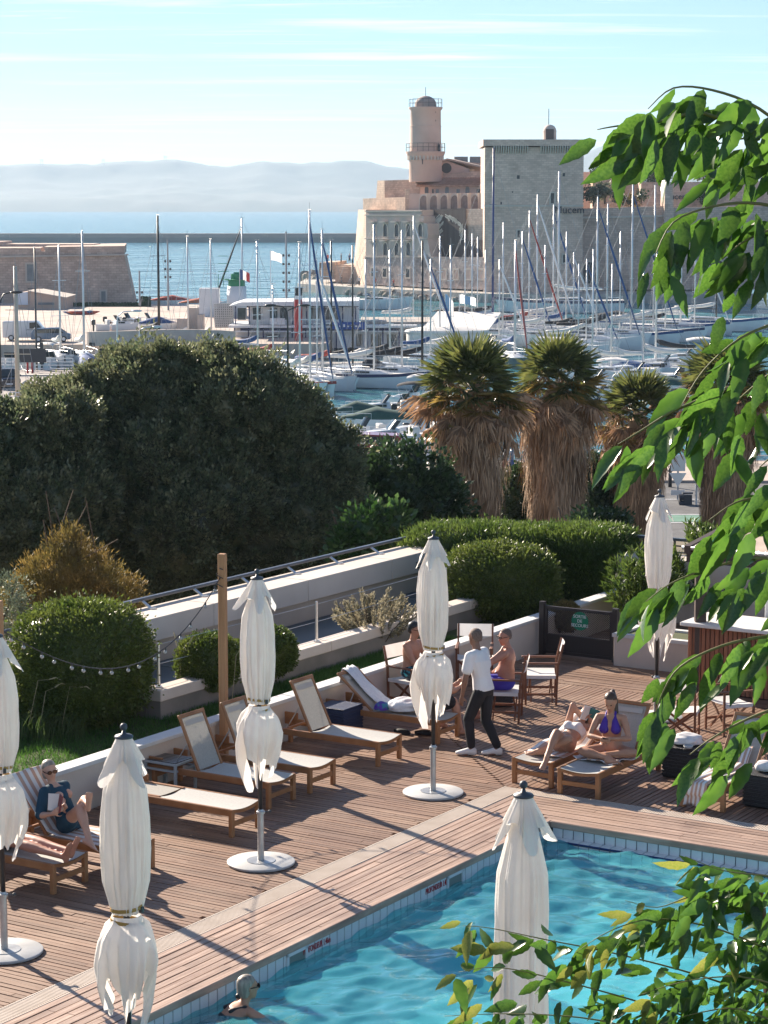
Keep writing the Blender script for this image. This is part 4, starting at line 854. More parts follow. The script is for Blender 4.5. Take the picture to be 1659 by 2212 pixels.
street_lamp(622, 660, 795, 190, -1, 'dark double street lamp before the club house', 'spar_black', arm=1.0, dbl=True); street_lamp(2, 632, 850, 170, 1, 'dark street lamp at the left picture edge', 'spar_black', arm=.9)

# ---- left quay things
pb = empty('peach_boathouse', (AT(80, 690, 322).x, 322, QUAY), label='peach boathouse with slanting roof below the bastion', cat='building')
mat('peach', (0.58, 0.43, 0.35), (0.64, 0.49, 0.40), .5, .9, dirt=.15)
mb = MB(); mb.prism([AT(*z1(*p), 322) for p in ((120, 1000), (130, 730), (265, 705), (612, 768), (615, 1000))], (0, 10, 0)); PB(mb, 'wall', 'peach', pb)
mb = MB(); mb.prism([AT(*z1(*p), 321.6) for p in ((262, 705), (262, 697), (618, 760), (618, 769))], (0, 10.6, 0)); PB(mb, 'roof', 'dressed', pb)
mb = MB(); a, b = AT(*z1(158, 712), 321.8), AT(*z1(262, 830), 321.8); mb.box(((a.x + b.x) / 2, 321.8, (a.z + b.z) / 2), (b.x - a.x, .2, a.z - b.z)); PB(mb, 'sign', mat('sign_blue', (0.45, 0.55, 0.68), (0.60, 0.66, 0.74), .4, .6), pb)
for x, y, w, h in ((200, 975, 90, 60), (430, 820, 150, 22), (428, 888, 34, 34)): c = AT(*z1(x, y), 321.9); s = .23148 / FPX * 322; mb = MB(); mb.box((c.x, c.y, c.z), (w * s, .25, h * s)); PB(mb, 'opening', 'dark_open' if y > 950 else 'shutter_grey', pb)
sh = empty('cream_shed', (AT(165, 690, 312).x, 312, QUAY), label='low cream shed with brown door beside the boathouse', cat='shed')
mb = MB(); a, b = AT(*z1(618, 1000), 312), AT(*z1(820, 885), 312); mb.box(((a.x + b.x) / 2, 314, (QUAY + b.z) / 2), (b.x - a.x, 4, b.z - QUAY)); PB(mb, 'wall', mat('shed_cream', (0.55, 0.48, 0.41), None, 1, .9), sh)
mb = MB(); a, b = AT(*z1(718, 985), 311.9), AT(*z1(760, 900), 311.9); mb.box(((a.x + b.x) / 2, 311.9, (a.z + b.z) / 2), (b.x - a.x, .3, b.z - a.z)); PB(mb, 'door', 'teak_boat', sh)
hw = empty('ivy_wall', (AT(240, 670, 330).x, 330, QUAY), label='low wall covered in dark green ivy under the bastion', cat='wall')
mat('ivy', (0.010, 0.035, 0.016), (0.03, 0.07, 0.03), 1.5, .8)
mb = MB(); mb.prism([AT(*z1(*p), 330) for p in ((615, 985), (615, 830), (900, 822), (1320, 825), (1325, 765), (1400, 760), (1405, 890), (1240, 900), (1200, 985))], (0, 1.2, 0)); PB(mb, 'core', 'ivy', hw)
n = 2600; P = []; Fq = []
for k in range(n):
    x = random.uniform(615, 1400); y = random.uniform(760, 905) if x > 1320 else random.uniform(818, 900); c = AT(*z1(x, y), 329.9); s = random.uniform(.12, .3); a = random.random() * 6; d = Vector((math.cos(a), random.uniform(-.6, .2), math.sin(a))) * s; e = Vector((-math.sin(a), random.uniform(-.6, .2), math.cos(a))) * s
    i = len(P); P += [c + d, c + e, c - d, c - e]; Fq.append((i, i + 1, i + 2, i + 3))
mb = MB(); mb.add(P, Fq); PB(mb, 'leaves', 'ivy', hw, fix=False)
# parked vans, dinghies, small craft ashore
def vehicle(p, head, L, Wd, H, m, label, van=False, name='car'):
    r = empty(name, p, R(head), label, 'van' if van else 'car')
    pr = [(-.5, .18), (-.5, .62), (-.42, .95), (.22, 1.0), (.40, .62), (.5, .55), (.5, .18)] if not van else [(-.5, .15), (-.5, .98), (.28, 1.0), (.42, .6), (.5, .52), (.5, .15)]
    mb = MB(); mb.prism([(x * L, -Wd / 2, z * H) for x, z in pr], (0, Wd, 0)); mb.build('body', m, r, bevel=.08)
    gl = [(-.40, .64), (-.36, .9), (.19, .94), (.33, .64)] if not van else [(.1, .62), (.1, .92), (.26, .94), (.37, .62)]
    for s_ in (-1, 1): mb = MB(); mb.prism([(x * L, s_ * (Wd / 2 + .012), z * H) for x, z in gl], (0, -s_ * .05, 0)); mb.build('side_window', 'tinted', r)
    a, b = (.225, .97), (.395, .64)
    mb = MB(); mb.prism([(a[0] * L + .03, -Wd * .42, a[1] * H), (a[0] * L + .03, Wd * .42, a[1] * H), (b[0] * L + .03, Wd * .44, b[1] * H), (b[0] * L + .03, -Wd * .44, b[1] * H)], (.02, 0, .02)); mb.build('windscreen', 'tinted', r)
    for x in (-.31, .32):
        for s_ in (-1, 1):
            mb = MB(); c = Vector((x * L, s_ * (Wd / 2 - .08), .32)); mb.tube([c + Vector((0, -.11, 0)), c + Vector((0, .11, 0))], .32, 14); w_ = mb.build('wheel', 'spar_black', r)
            mb = MB(); mb.tube([c + Vector((0, s_ * .10, 0)), c + Vector((0, s_ * .125, 0))], .19, 10); mb.build('rim', 'alloy', w_)
    for s_ in (-1, 1):
        mb = MB(); mb.ball((L * .48, s_ * Wd * .36, H * .47), .14, 8, 6, (1, 1.4, .8)); mb.build('headlight', 'alloy_white', r)
        mb = MB(); mb.box((L * .22, s_ * (Wd / 2 + .1), H * .66), (.12, .2, .14)); mb.build('wing_mirror', m, r)
    mb = MB(); mb.box((L * .505, 0, H * .28), (.03, .5, .11)); mb.build('number_plate', 'alloy_white', r)
mat('car_navy', (0.015, 0.02, 0.035), None, 1, .25, coat=.6); mat('car_white', (0.7, 0.7, 0.7), None, 1, .3, coat=.5); mat('car_red', (0.25, 0.02, 0.02), None, 1, .3, coat=.5); mat('car_blue', (0.10, 0.16, 0.24), None, 1, .3, coat=.5)
p = G(12, 837, QUAY + .03); vehicle(p, -72, 4.3, 1.8, 1.55, 'car_navy', 'dark navy hatchback driving up the quay at left edge')
p = G(56, 735, QUAY + .12); vehicle(p, 4, 4.8, 1.9, 2.1, 'car_white', 'white panel van parked below the boathouse', True, 'van')
p = G(110, 738, QUAY + .12); vehicle(p, 8, 4.2, 1.75, 1.5, 'car_blue', 'blue grey car parked on the slipway quay')
p = G(800, 1004, QUAY + .15); vehicle((p.x, p.y + 3, QUAY + .14), 172, 4.2, 1.75, 1.5, 'car_red', 'dark red car parked behind the railing by the seated man')
p = G(1108, 1118, QUAY); vehicle((p.x + .3, 100.5, QUAY), 175, 4.2, 1.75, 1.5, 'car_white', 'white car passing on the road between first and second palm')
for i, (x, y, h, lb) in enumerate(((252, 718, 20, 'small boat ashore left of the beach boats'), (275, 712, -10, 'white dinghy ashore under the floodlight'), (318, 712, 15, 'white dinghy ashore near the tall black mast'), (345, 716, 5, 'blue grey dinghy ashore beside the black mast'))):
    p = G(x, y, QUAY + .1); o = motorboat(Vector((p.x, p.y, 0)), 5.0, h, lb, cover='canvas_blue' if i == 3 else None); o.location.z = QUAY + .35
for i, (x, y, m_, lb) in enumerate(((168, 705, 'canvas_blue', 'blue kayak on the rack beside the shed'), (176, 702, 'orange', 'orange kayak on the rack beside the shed'), (185, 706, 'canvas_red', 'red kayak on the rack beside the shed'))):
    p = AT(x, y, 305); mb = MB(); mb.tube([Vector((-2, 0, 0)), (-1.2, 0, -.12), (0, 0, -.16), (1.2, 0, -.12), (2, 0, 0)], [.03, .24, .32, .24, .03], 8); o = mb.build('kayak', m_, None, smooth=True); o.location = p; o.location.z = max(p.z, QUAY + .5); o.rotation_euler.z = .2 * i; tag(o, lb, 'kayak', 'kayaks on the rack')
# orange roofed boats by the light
for i, (x, y, m_, lb) in enumerate(((375, 662, 'canvas_red', 'red roofed work boat beyond the quay edge'), (440, 668, 'orange', 'orange trimmed cabin boat beside the white blocks'))):
    MBT(x, y, 8, 8, lb, cover=m_, motor=False)
# low quay walls with graffiti
ql = empty('quay_wall', (AT(300, 745, 232).x, 232, QUAY), label='curved pale quay wall with scribbled graffiti', cat='wall')
pts = [G(z1(820, 0)[0], 748, QUAY), G(250, 746, QUAY), G(300, 745, QUAY), G(360, 742, QUAY), G(430, 742, QUAY), G(505, 746, QUAY)]
mb = MB()
for a, b in zip(pts, pts[1:]): mb.bar(a + Vector((0, 0, .75)), b + Vector((0, 0, .75)), .5, 1.5)
PB(mb, 'wall', 'mon_stone', ql)
random.seed(4); mb = MB()
for k in range(26): x = 192 + random.random() * 12; y = 741 + random.random() * 5; a = G(x, y, QUAY); mb.bar(AT(x, y, pts[0].y - .4), AT(x + random.uniform(1, 3), y + random.uniform(-2, 2), pts[0].y - .4), .04, .10)
PB(mb, 'graffiti', 'sign_black', ql)
# railings
def railing(a, b, z, n, label, h=1.05, rails=(1.0, .7, .42, .14), m='alloy_white', post=.06):
    a = Vector((a[0], a[1], z)); b = Vector((b[0], b[1], z)); r = empty('railing', a, label=label, cat='railing'); d = b - a; mb = MB()
    for k in range(n + 1):
        q = d * (k / n); mb = MB(); mb.bar(q, q + Vector((0, 0, h)), post * 1.6, post * 1.6); mb.build('post', m, r)
    for f in rails: mb = MB(); mb.tube([Vector((0, 0, h * f)), d + Vector((0, 0, h * f))], post * .55, 5); mb.build('rail', m, r)
railing((-3, 127.6), (26, 126.8), QUAY + .13, 16, 'white tubular railing along the marina edge')
railing((-27.5, 201.5), (-52, 203), QUAY + .03, 12, 'white railing along the left quay road', post=.07)
a, b = G(20, 880, QUAY), G(150, 878, QUAY); railing((a.x, a.y), (b.x, b.y), QUAY + .02, 10, 'near white railing beside the two standing people')
# kerbed islands and lines on the left road
for i, (x, y, w, lb) in enumerate(((55, 812, 9, 'raised kerbed island with small red posts'), (70, 842, 12, 'long kerb strip nearest the trees'))):
    p = G(x, y, QUAY); mb = MB(); mb.box((p.x, p.y, QUAY + .07), (w, 1.6, .15)); o = mb.build('kerb', 'concrete'); tag(o, lb, kind='structure')
for i, (x, y, w, rz) in enumerate(((150, 795, 10, .2), (140, 815, 9, -.3), (100, 862, 14, .05), (165, 830, 7, .6))):
    p = G(x, y, QUAY + .03); mb = MB(); mb.box((p.x, p.y, QUAY + .026), (w, .22, .006), rz); tag(mb.build('road_marking', 'white_paint'), 'painted white line on the quay road', kind='structure')
for i, (x, y) in enumerate(((60, 808), (70, 808))):
    p = G(x, y, QUAY); mb = MB(); mb.tube([p, p + Vector((0, 0, 1.0))], .09, 8); r = mb.build('bollard', 'marker_red'); tag(r, ['red and white plastic post left on the kerbed island', 'red and white plastic post right on the kerbed island'][i], 'bollard', 'posts on the kerbed island')
p = G(72, 805, QUAY); r = empty('road_sign_board', p, label='dark rectangular road sign seen from behind on the left quay', cat='sign'); mb = MB(); t = AT(66, 768, p.y); mb.box((-.15, 0, t.z - QUAY), (2.6, .12, 1.2)); mb.box((.75, 0, t.z - QUAY + .85), (.3, .1, .6)); mb.build('panel', 'iron', r); mb = MB(); mb.tube([(0, .1, 0), (0, .1, t.z - QUAY + .5)], .07, 8); mb.build('post', 'wire', r)
# road furniture right
p = Vector((AT(1463, 1100, 112).x, 112, QUAY)); r = empty('give_way_sign', p, label='road sign post with triangle and square plates seen from behind', cat='sign')
mb = MB(); mb.tube([(0, 0, 0), (0, 0, AT(1463, 1015, 112).z - QUAY)], .05, 8); mb.build('post', 'wire', r)
zt = AT(1463, 1037, 112).z - QUAY; mb = MB(); mb.prism([(-.42, -.06, zt + .36), (.42, -.06, zt + .36), (0, -.06, zt - .36)], (0, .03, 0)); mb.build('triangle_plate', 'alloy', r)
mb = MB(); mb.box((0, -.06, zt + .85), (.7, .03, .8)); mb.build('square_plate', 'alloy', r); mb = MB(); mb.box((0, -.06, zt - .62), (.7, .03, .25)); mb.build('lower_plate', 'alloy', r)
p = Vector((AT(1503, 1110, 110).x, 110, QUAY)); r = empty('traffic_light', p, label='black traffic light on a grey pole behind the parasol', cat='traffic light')
zt = AT(1503, 1092, 110).z - QUAY; mb = MB(); mb.tube([(0, 0, 0), (0, 0, zt + 1.0)], .06, 8); mb.build('pole', 'alloy', r)
mb = MB(); mb.box((-.42, 0, zt), (.42, .3, 1.05)); hd = mb.build('signal_head', 'iron', r)
for k in (-1, 0, 1): mb = MB(); mb.tube([(-.42 - .18, -.05, zt + k * .33 + .1), (-.42 - .42, -.05, zt + k * .33 + .06)], [.15, .17], 8); mb.build('visor', 'iron', hd)
mb = MB(); mb.box((-.42, 0, zt + .62), (.5, .36, .08)); mb.build('hood', 'iron', hd)
mb = MB(); mb.box((.42, .1, zt + .45), (.5, .3, .35)); mb.build('repeater', 'iron', r)
for i, x in enumerate((1447, 1518)):
    p = Vector((AT(x, 1070, 117).x, 117, QUAY)); mb = MB(); mb.lathe([(.10, 0), (.10, .7), (.07, .75), (.12, .82), (.12, .9), (.04, 1.0), (.06, 1.08), (.02, 1.14)], p, 10); tag(mb.build('bollard', 'iron', smooth=True), ['black iron bollard left of the road sign post', 'black iron bollard right of the traffic light'][i], 'bollard', 'iron bollards along the pavement')
mb = MB(); mb.box((6, 117.9, QUAY + .05), (60, .25, .12)); 
for i, (y, w, c) in enumerate(((105.0, 2.2, mat('cycle_green', (0.10, 0.22, 0.16), (0.13, 0.27, 0.20), 1, .9)),)): mb = MB(); mb.box((22, y, QUAY + .003), (44, w, .006)); tag(mb.build('cycle_lane', c), 'green painted cycle lane on the road', kind='structure')
for y in (103.6, 106.4, 112): mb = MB(); mb.box((15, y, QUAY + .004), (70, .14, .006)); tag(mb.build('road_marking', 'white_paint'), 'white line along the quay road', kind='structure')
# ================================================================== hotel terrace
CX, CY, ANG = 2.02, 27.21, R(58)
E1 = Vector((math.cos(ANG), math.sin(ANG), 0)); E2 = Vector((math.sin(ANG), -math.cos(ANG), 0))
def D(u, v, z=0.0): return Vector((CX, CY, 0)) + E1 * u + E2 * v + Vector((0, 0, z))
def UV(p): d = Vector((p[0] - CX, p[1] - CY, 0)); return d.dot(E1), d.dot(E2)
RZ1, RZ2 = ANG, ANG - math.pi / 2          # headings along E1 and along E2
PLQ = (CX, CY), (CX + E1.x, CY + E1.y)     # pool edge line on the left
def ubox(mb, u0, u1, v0, v1, z0, z1):
    P = [D(u, v, z) for z in (z0, z1) for u, v in ((u0, v0), (u0, v1), (u1, v1), (u1, v0))]
    return mb.add(P, [(0, 1, 2, 3), (7, 6, 5, 4), (0, 4, 5, 1), (1, 5, 6, 2), (2, 6, 7, 3), (3, 7, 4, 0)])
def upoly(mb, uv, z0, z1): return mb.prism([D(u, v, z0) for u, v in uv], (0, 0, z1 - z0))

def wood_mat(name, c1, c2, c3, stretch, island=.18, rough=.62, wear=.5):
    m = bpy.data.materials.new(name); m.use_nodes = True; N = m.node_tree.nodes; L = m.node_tree.links; b = N['Principled BSDF']; b.inputs['Roughness'].default_value = rough
    t = N.new('ShaderNodeTexCoord'); mp = N.new('ShaderNodeMapping'); mp.inputs['Rotation'].default_value = (0, 0, -stretch[1]); L.new(t.outputs['Object'], mp.inputs[0])
    m2 = N.new('ShaderNodeMapping'); m2.inputs['Scale'].default_value = stretch[0]; L.new(mp.outputs[0], m2.inputs[0])
    n = N.new('ShaderNodeTexNoise'); n.inputs['Scale'].default_value = 1; n.inputs['Detail'].default_value = 6; L.new(m2.outputs[0], n.inputs['Vector'])
    n2 = N.new('ShaderNodeTexNoise'); n2.inputs['Scale'].default_value = .9; n2.inputs['Detail'].default_value = 7; n2.inputs['Roughness'].default_value = .65; L.new(t.outputs['Object'], n2.inputs['Vector'])
    a = N.new('ShaderNodeMix'); a.data_type = 'RGBA'; a.inputs['A'].default_value = (*c1, 1); a.inputs['B'].default_value = (*c2, 1)
    r = N.new('ShaderNodeMapRange'); r.inputs[1].default_value = .35; r.inputs[2].default_value = .65; L.new(n.outputs[0], r.inputs[0]); L.new(r.outputs[0], a.inputs['Factor'])
    w = N.new('ShaderNodeMix'); w.data_type = 'RGBA'; L.new(a.outputs['Result'], w.inputs['A']); w.inputs['B'].default_value = (*c3, 1)
    r2 = N.new('ShaderNodeMapRange'); r2.inputs[1].default_value = .48; r2.inputs[2].default_value = .72; r2.inputs[4].default_value = wear; L.new(n2.outputs[0], r2.inputs[0]); L.new(r2.outputs[0], w.inputs['Factor'])
    g = N.new('ShaderNodeNewGeometry'); r3 = N.new('ShaderNodeMapRange'); r3.inputs[3].default_value = 1 - island; r3.inputs[4].default_value = 1 + island; L.new(g.outputs['Random Per Island'], r3.inputs[0])
    h = N.new('ShaderNodeHueSaturation'); L.new(r3.outputs[0], h.inputs['Value']); L.new(w.outputs['Result'], h.inputs['Color']); L.new(h.outputs[0], b.inputs['Base Color'])
    r4 = N.new('ShaderNodeMapRange'); r4.inputs[3].default_value = rough - .18; r4.inputs[4].default_value = rough + .15; L.new(n2.outputs[0], r4.inputs[0]); L.new(r4.outputs[0], b.inputs['Roughness'])
    bp = N.new('ShaderNodeBump'); bp.inputs['Strength'].default_value = .35; bp.inputs['Distance'].default_value = .006; L.new(n.outputs[0], bp.inputs['Height']); L.new(bp.outputs[0], b.inputs['Normal'])
    MATS[name] = m
wood_mat('deck_e2', (0.165, 0.092, 0.057), (0.275, 0.163, 0.107), (0.37, 0.26, 0.19), ((1.5, 45, 10), RZ2))
wood_mat('deck_e1', (0.165, 0.092, 0.057), (0.275, 0.163, 0.107), (0.37, 0.26, 0.19), ((1.5, 45, 10), RZ1))
wood_mat('cop_e1', (0.31, 0.20, 0.145), (0.50, 0.365, 0.28), (0.12, 0.07, 0.062), ((1.2, 30, 10), RZ1), island=.16, rough=.5, wear=.55)
wood_mat('cop_e2', (0.28, 0.18, 0.13), (0.48, 0.345, 0.265), (0.10, 0.058, 0.052), ((1.2, 30, 10), RZ2), island=.16, rough=.5, wear=.6)
mat('under_deck', (0.03, 0.022, 0.018), None, 1, .95)
mat('grate', (0.50, 0.42, 0.35), (0.56, 0.48, 0.41), 4, .7)
mat('cream_wall', (0.60, 0.51, 0.43), (0.67, 0.58, 0.50), 1.2, .9, .12, 40, dirt=.10)
mat('wall_cap', (0.62, 0.62, 0.61), (0.72, 0.71, 0.69), 2.5, .8, .1, 30, dirt=.12)
mat('parapet_stone', (0.62, 0.54, 0.47), (0.70, 0.62, 0.55), .8, .85, .1, 30, dirt=.14)
mat('tile_white', (0.68, 0.70, 0.70), (0.76, 0.77, 0.76), 3, .25, rnd=.05)
mat('tile_navy', (0.015, 0.03, 0.14), None, 1, .3)
mat('grout', (0.16, 0.17, 0.18), None, 1, .8)
mat('pool_floor', (0.30, 0.80, 0.86), (0.40, 0.86, 0.90), 1.5, .5)
mat('red_print', (0.45, 0.03, 0.04), None, 1, .6)
mat('steel', (0.55, 0.56, 0.57), (0.62, 0.63, 0.63), 6, .3, metal=.8)
mat('gate_metal', (0.035, 0.026, 0.024), None, 1, .5)

# ---- deck: base slab and boards
mb = MB(); upoly(mb, [(-14, -5.12), (13, -5.12), (13, 10), (0, 10), (0, 0), (-9.7, 0), (-9.7, 10), (-14, 10)], -.5, -.055)
deck = tag(mb.build('deck', 'under_deck'), 'brown wooden pool deck', kind='structure')
def boards(name, m, lines):      # lines: list of (a0, a1) point pairs with width w
    mb = MB(); V_ = []; F_ = []
    for a, b, w, t in lines:
        d = (b - a).normalized(); s = Vector((-d.y, d.x, 0)) * w / 2; k = len(V_); dz = random.uniform(-.003, .003)
        z1_, z0_ = Vector((0, 0, dz)), Vector((0, 0, -t))
        V_ += [a + s + z0_, b + s + z0_, b - s + z0_, a - s + z0_, a + s + z1_, b + s + z1_, b - s + z1_, a - s + z1_]
        F_ += [tuple(i + k for i in f) for f in ((4, 7, 6, 5), (0, 1, 5, 4), (1, 2, 6, 5), (2, 3, 7, 6), (3, 0, 4, 7))]
    mb.add(V_, F_); o = mb.build(name, m, fix=False); o.parent = deck; return tag(o, kind='stuff')
def cut(a, b, lo=1.6, hi=3.2):
    out = []; L_ = (b - a).length; x = -random.uniform(0, lo)
    d = (b - a) / max(L_, 1e-6)
    while x < L_:
        y = x + random.uniform(lo, hi); s, e = max(x, 0), min(y, L_) - .006
        if e - s > .05: out.append((a + d * s, a + d * e))
        x = y
    return out
random.seed(21); PIT = .080; WID = .066
A_, B_, C_ = [], [], []
for k in range(240):
    u = -14 + k * PIT
    if u > 5.0: break
    ve = -1.27 if u < 1.17 else -u - .10
    if u < -9.7: ve = -1.27
    if ve > -5.05: A_ += [(a, b, WID, .04) for a, b in cut(D(u, -5.10), D(u, ve))]
for k in range(175):
    v = -5.05 + k * PIT
    us = 1.17 if v > -1.27 else -v - .08
    if us < 7.2: B_ += [(a, b, WID, .04) for a, b in cut(D(us, v), D(7.30, v))]
for k in range(72):
    u = 7.36 + k * PIT
    C_ += [(a, b, WID, .04) for a, b in cut(D(u, -5.10), D(u, 9))]
boards('deck_boards', 'deck_e2', A_); boards('deck_boards', 'deck_e1', B_); boards('deck_boards', 'deck_e2', C_)
# coping round the pool
c1_, c2_ = [], []
for k in range(9):
    w = .98 / 9; v = -.98 + w * (k + .5); c1_ += [(a, b, w * .84, .05) for a, b in cut(D(-9.9, v), D(-v * .98 - .0, v), 2.2, 4.0)]
    u = .95 - .95 / 9 * (k + .5); c2_ += [(a, b, .95 / 9 * .84, .05) for a, b in cut(D(u, -u * 1.03), D(u, 10), 2.2, 4.0)]
boards('coping_boards', 'cop_e1', c1_); boards('coping_boards', 'cop_e2', c2_)
mb = MB(); ubox(mb, -9.9, 0, -.055, .035, -.075, .006); o = mb.build('coping_nosing', 'cop_e1', deck, bevel=.01); mb = MB(); ubox(mb, -.035, .055, .037, 10, -.075, .007); mb.build('coping_nosing', 'cop_e2', deck, bevel=.01)
# drain grating
mb = MB(); 
for k in range(360): u = -10 + k * .031; ubox(mb, u, u + .019, -1.235, -1.0, -.03, .004)
for k in range(350): v = -1.0 + k * .031; ubox(mb, .97, 1.15, v, v + .019, -.03, .005)
for v in (-1.255, -.99): ubox(mb, -10, 1.17 if v < -1.1 else .96, v, v + .018, -.03, .006)
for u in (.955, 1.15): ubox(mb, u, u + .018, -.99, 10, -.03, .0065)
o = mb.build('drain_grating', 'grate', fix=False); o.parent = deck; tag(o, kind='stuff')

# ---- pool
pool = empty('pool', D(0, 0, -.2)); pool['kind'] = 'structure'; pool['label'] = 'swimming pool basin with white tile edge'
WZ = -.205
mb = MB(); ubox(mb, -9.6, .3, 0.03, 12, -.9, -.74); PB(mb, 'floor', 'pool_floor', pool)
mb = MB(); ubox(mb, -9.6, .03, -.04, .004, -1.5, -.04); PB(mb, 'side_wall', 'grout', pool); mb = MB(); ubox(mb, .0, .25, .004, 12, -1.5, -.04); PB(mb, 'end_wall', 'grout', pool)
mb = MB(); ubox(mb, -9.65, -9.6, 0, 12, -1.5, -.04); PB(mb, 'near_wall', 'tile_white', pool); mb = MB(); ubox(mb, -9.6, .16, 11.9, 12, -1.5, -.04); PB(mb, 'right_wall', 'pool_floor', pool)
mb = MB(); ubox(mb, -9.5, .0, .004, .014, -1.45, -.45); PB(mb, 'lining', 'pool_floor', pool)
tm = {}
def tile(M0, sx, sy, sz, m):
    key = (round(sx, 4), round(sy, 4), round(sz, 4), m)
    if key not in tm: mb = MB(); mb.box((0, 0, 0), (sx, sy, sz)); o = mb.build('tile', m, None, bevel=.004); tm[key] = o.data; bpy.data.objects.remove(o)
    o = bpy.data.objects.new('tile', tm[key]); COL.objects.link(o); o.location = M0; o.rotation_euler.z = RZ1; par(o, pool); return o
tp = .142
for k in range(64):
    u = -8.95 + k * tp
    tile(D(u, .008, -.20), tp - .012, .012, .25, 'tile_white')
for k in range(36):
    v = .06 + (k + .5) * tp
    tile(D(-.006, v, -.125), .012, tp - .010, .14, 'tile_white')
    tile(D(-.075, v, -.19), .13, tp - .010, .012, 'tile_white')
    tile(D(-.148, v, -.20), .016, tp - .006, .022, 'tile_navy')
    tile(D(-.150, v, -.35), .012, tp - .010, .26, 'tile_white')
mb = MB(); ubox(mb, -.144, .0, 0.01, 12, -1.5, -.197); PB(mb, 'gutter_bed', 'grout', pool)
for k, (d, z) in enumerate(((.50, -.38), (.85, -.47), (1.20, -.56), (1.55, -.65))):
    mb = MB(); ubox(mb, -d, -d + .35, .35, 12, -1.46, z); PB(mb, 'step', mat('step_tile', (0.42, 0.74, 0.80), (0.48, 0.78, 0.83), 2, .5), pool)
    mb = MB(); ubox(mb, -d - .01, -d + .05, .36, 11.9, z - .03, z + .008); PB(mb, 'step_nosing', 'tile_navy' if k % 2 else 'tile_white', pool)
# skimmers and depth lettering
def on_side(x, y): p = ONP(x, y, *PLQ); return UV(p)[0]
def zaV(x, y): return ((500 + x * .72333) / 1.82278, (2950 + y * .72333) / 1.82278)
def z7V(x, y): return ((1200 + x * 1.0995) / 1.82278, (2900 + y * 1.0995) / 1.82278)
for (q, fl) in ((zaV(915, 990), 0), (z7V(533, 437), 0), (z7V(-690, 1045), 0)):
    u = on_side(*q); mb = MB()
    for a, b, c, d in ((-.19, .19, -.07, -.105), (-.19, .19, -.245, -.28), (-.19, -.15, -.07, -.28), (.15, .19, -.07, -.28)): ubox(mb, u + a, u + b, .012, .032, d, c)
    sk = PB(mb, 'skimmer_frame', 'tile_white', pool); mb = MB(); ubox(mb, u - .15, u + .15, .013, .018, -.245, -.105); PB(mb, 'skimmer_mouth', mat('skimmer_dark', (0.20, 0.25, 0.22), None, 1, .6), pool)
for q, s in ((zaV(1025, 920), 'PROFONDEUR 1.46m'), (z7V(470, 452), 'PROFONDEUR 1.40m')):
    u = on_side(*q); o = text('depth_lettering', s, .095, 'red_print', None, frame(D(u, .020, -.135), E1, E2) @ Matrix.Diagonal((.58, 1, 1, 1)), ext=.002); par(o, pool)
# water: a real wavy sheet, tinted, with diffuse cyan in place of bounced light
m = bpy.data.materials.new('pool_water'); m.use_nodes = True; N = m.node_tree.nodes; L = m.node_tree.links; N.remove(N['Principled BSDF'])
fr = N.new('ShaderNodeLayerWeight'); fr.inputs[0].default_value = .5; pw_ = N.new('ShaderNodeMath'); pw_.operation = 'POWER'; pw_.inputs[1].default_value = 5; L.new(fr.outputs['Facing'], pw_.inputs[0]); fq = N.new('ShaderNodeMath'); fq.operation = 'MULTIPLY_ADD'; fq.inputs[1].default_value = .95; fq.inputs[2].default_value = .02; L.new(pw_.outputs[0], fq.inputs[0]); gl = N.new('ShaderNodeBsdfGlossy'); gl.inputs['Roughness'].default_value = .03
rfb = N.new('ShaderNodeBsdfRefraction'); rfb.inputs['IOR'].default_value = 1.33; rfb.inputs['Roughness'].default_value = 0; rfb.inputs['Color'].default_value = (.58, .96, 1, 1)
tb = N.new('ShaderNodeBsdfTransparent'); tb.inputs[0].default_value = (.66, .97, 1, 1)
m1 = N.new('ShaderNodeMixShader'); m1.inputs[0].default_value = .5; L.new(tb.outputs[0], m1.inputs[1]); L.new(rfb.outputs[0], m1.inputs[2])
m2 = N.new('ShaderNodeMixShader'); df = N.new('ShaderNodeBsdfDiffuse'); df.inputs[0].default_value = (.16, .72, .84, 1); m0 = N.new('ShaderNodeMixShader'); m0.inputs[0].default_value = .26; L.new(m1.outputs[0], m0.inputs[1]); L.new(df.outputs[0], m0.inputs[2]); L.new(fq.outputs[0], m2.inputs[0]); L.new(m0.outputs[0], m2.inputs[1]); L.new(gl.outputs[0], m2.inputs[2]); L.new(m2.outputs[0], N['Material Output'].inputs[0])
t = N.new('ShaderNodeTexCoord'); nz = N.new('ShaderNodeTexNoise'); nz.inputs['Scale'].default_value = 7; nz.inputs['Detail'].default_value = 3; L.new(t.outputs['Object'], nz.inputs['Vector'])
bp = N.new('ShaderNodeBump'); bp.inputs['Strength'].default_value = .5; bp.inputs['Distance'].default_value = .012; L.new(nz.outputs[0], bp.inputs['Height'])
for s in (fr, gl, rfb, df): L.new(bp.outputs[0], s.inputs['Normal'])
MATS['pool_water'] = m
nu, nv = 300, 240; us = np.linspace(-9.6, -.145, nu); vs_ = np.linspace(.014, 8.0, nv); Ug, Vg = np.meshgrid(us, vs_, indexing='ij')
Z = np.zeros_like(Ug)
for _ in range(46):
    lam = RNG.uniform(.16, .9); a = RNG.normal(-1.0, .75); kx, ky = 2 * np.pi / lam * np.cos(a), 2 * np.pi / lam * np.sin(a); ph = RNG.uniform(0, 6.28)
    s_ = np.sin(kx * Ug + ky * Vg + ph + .6 * np.sin(Ug * 1.3 + ph) + .5 * np.sin(Vg * 1.7)); Z += lam ** 1.15 * .0058 * (s_ + .3 * np.cos(2 * (kx * Ug + ky * Vg + ph)))
P = np.stack([CX + Ug * E1.x + Vg * E2.x, CY + Ug * E1.y + Vg * E2.y, WZ + Z], -1).reshape(-1, 3)
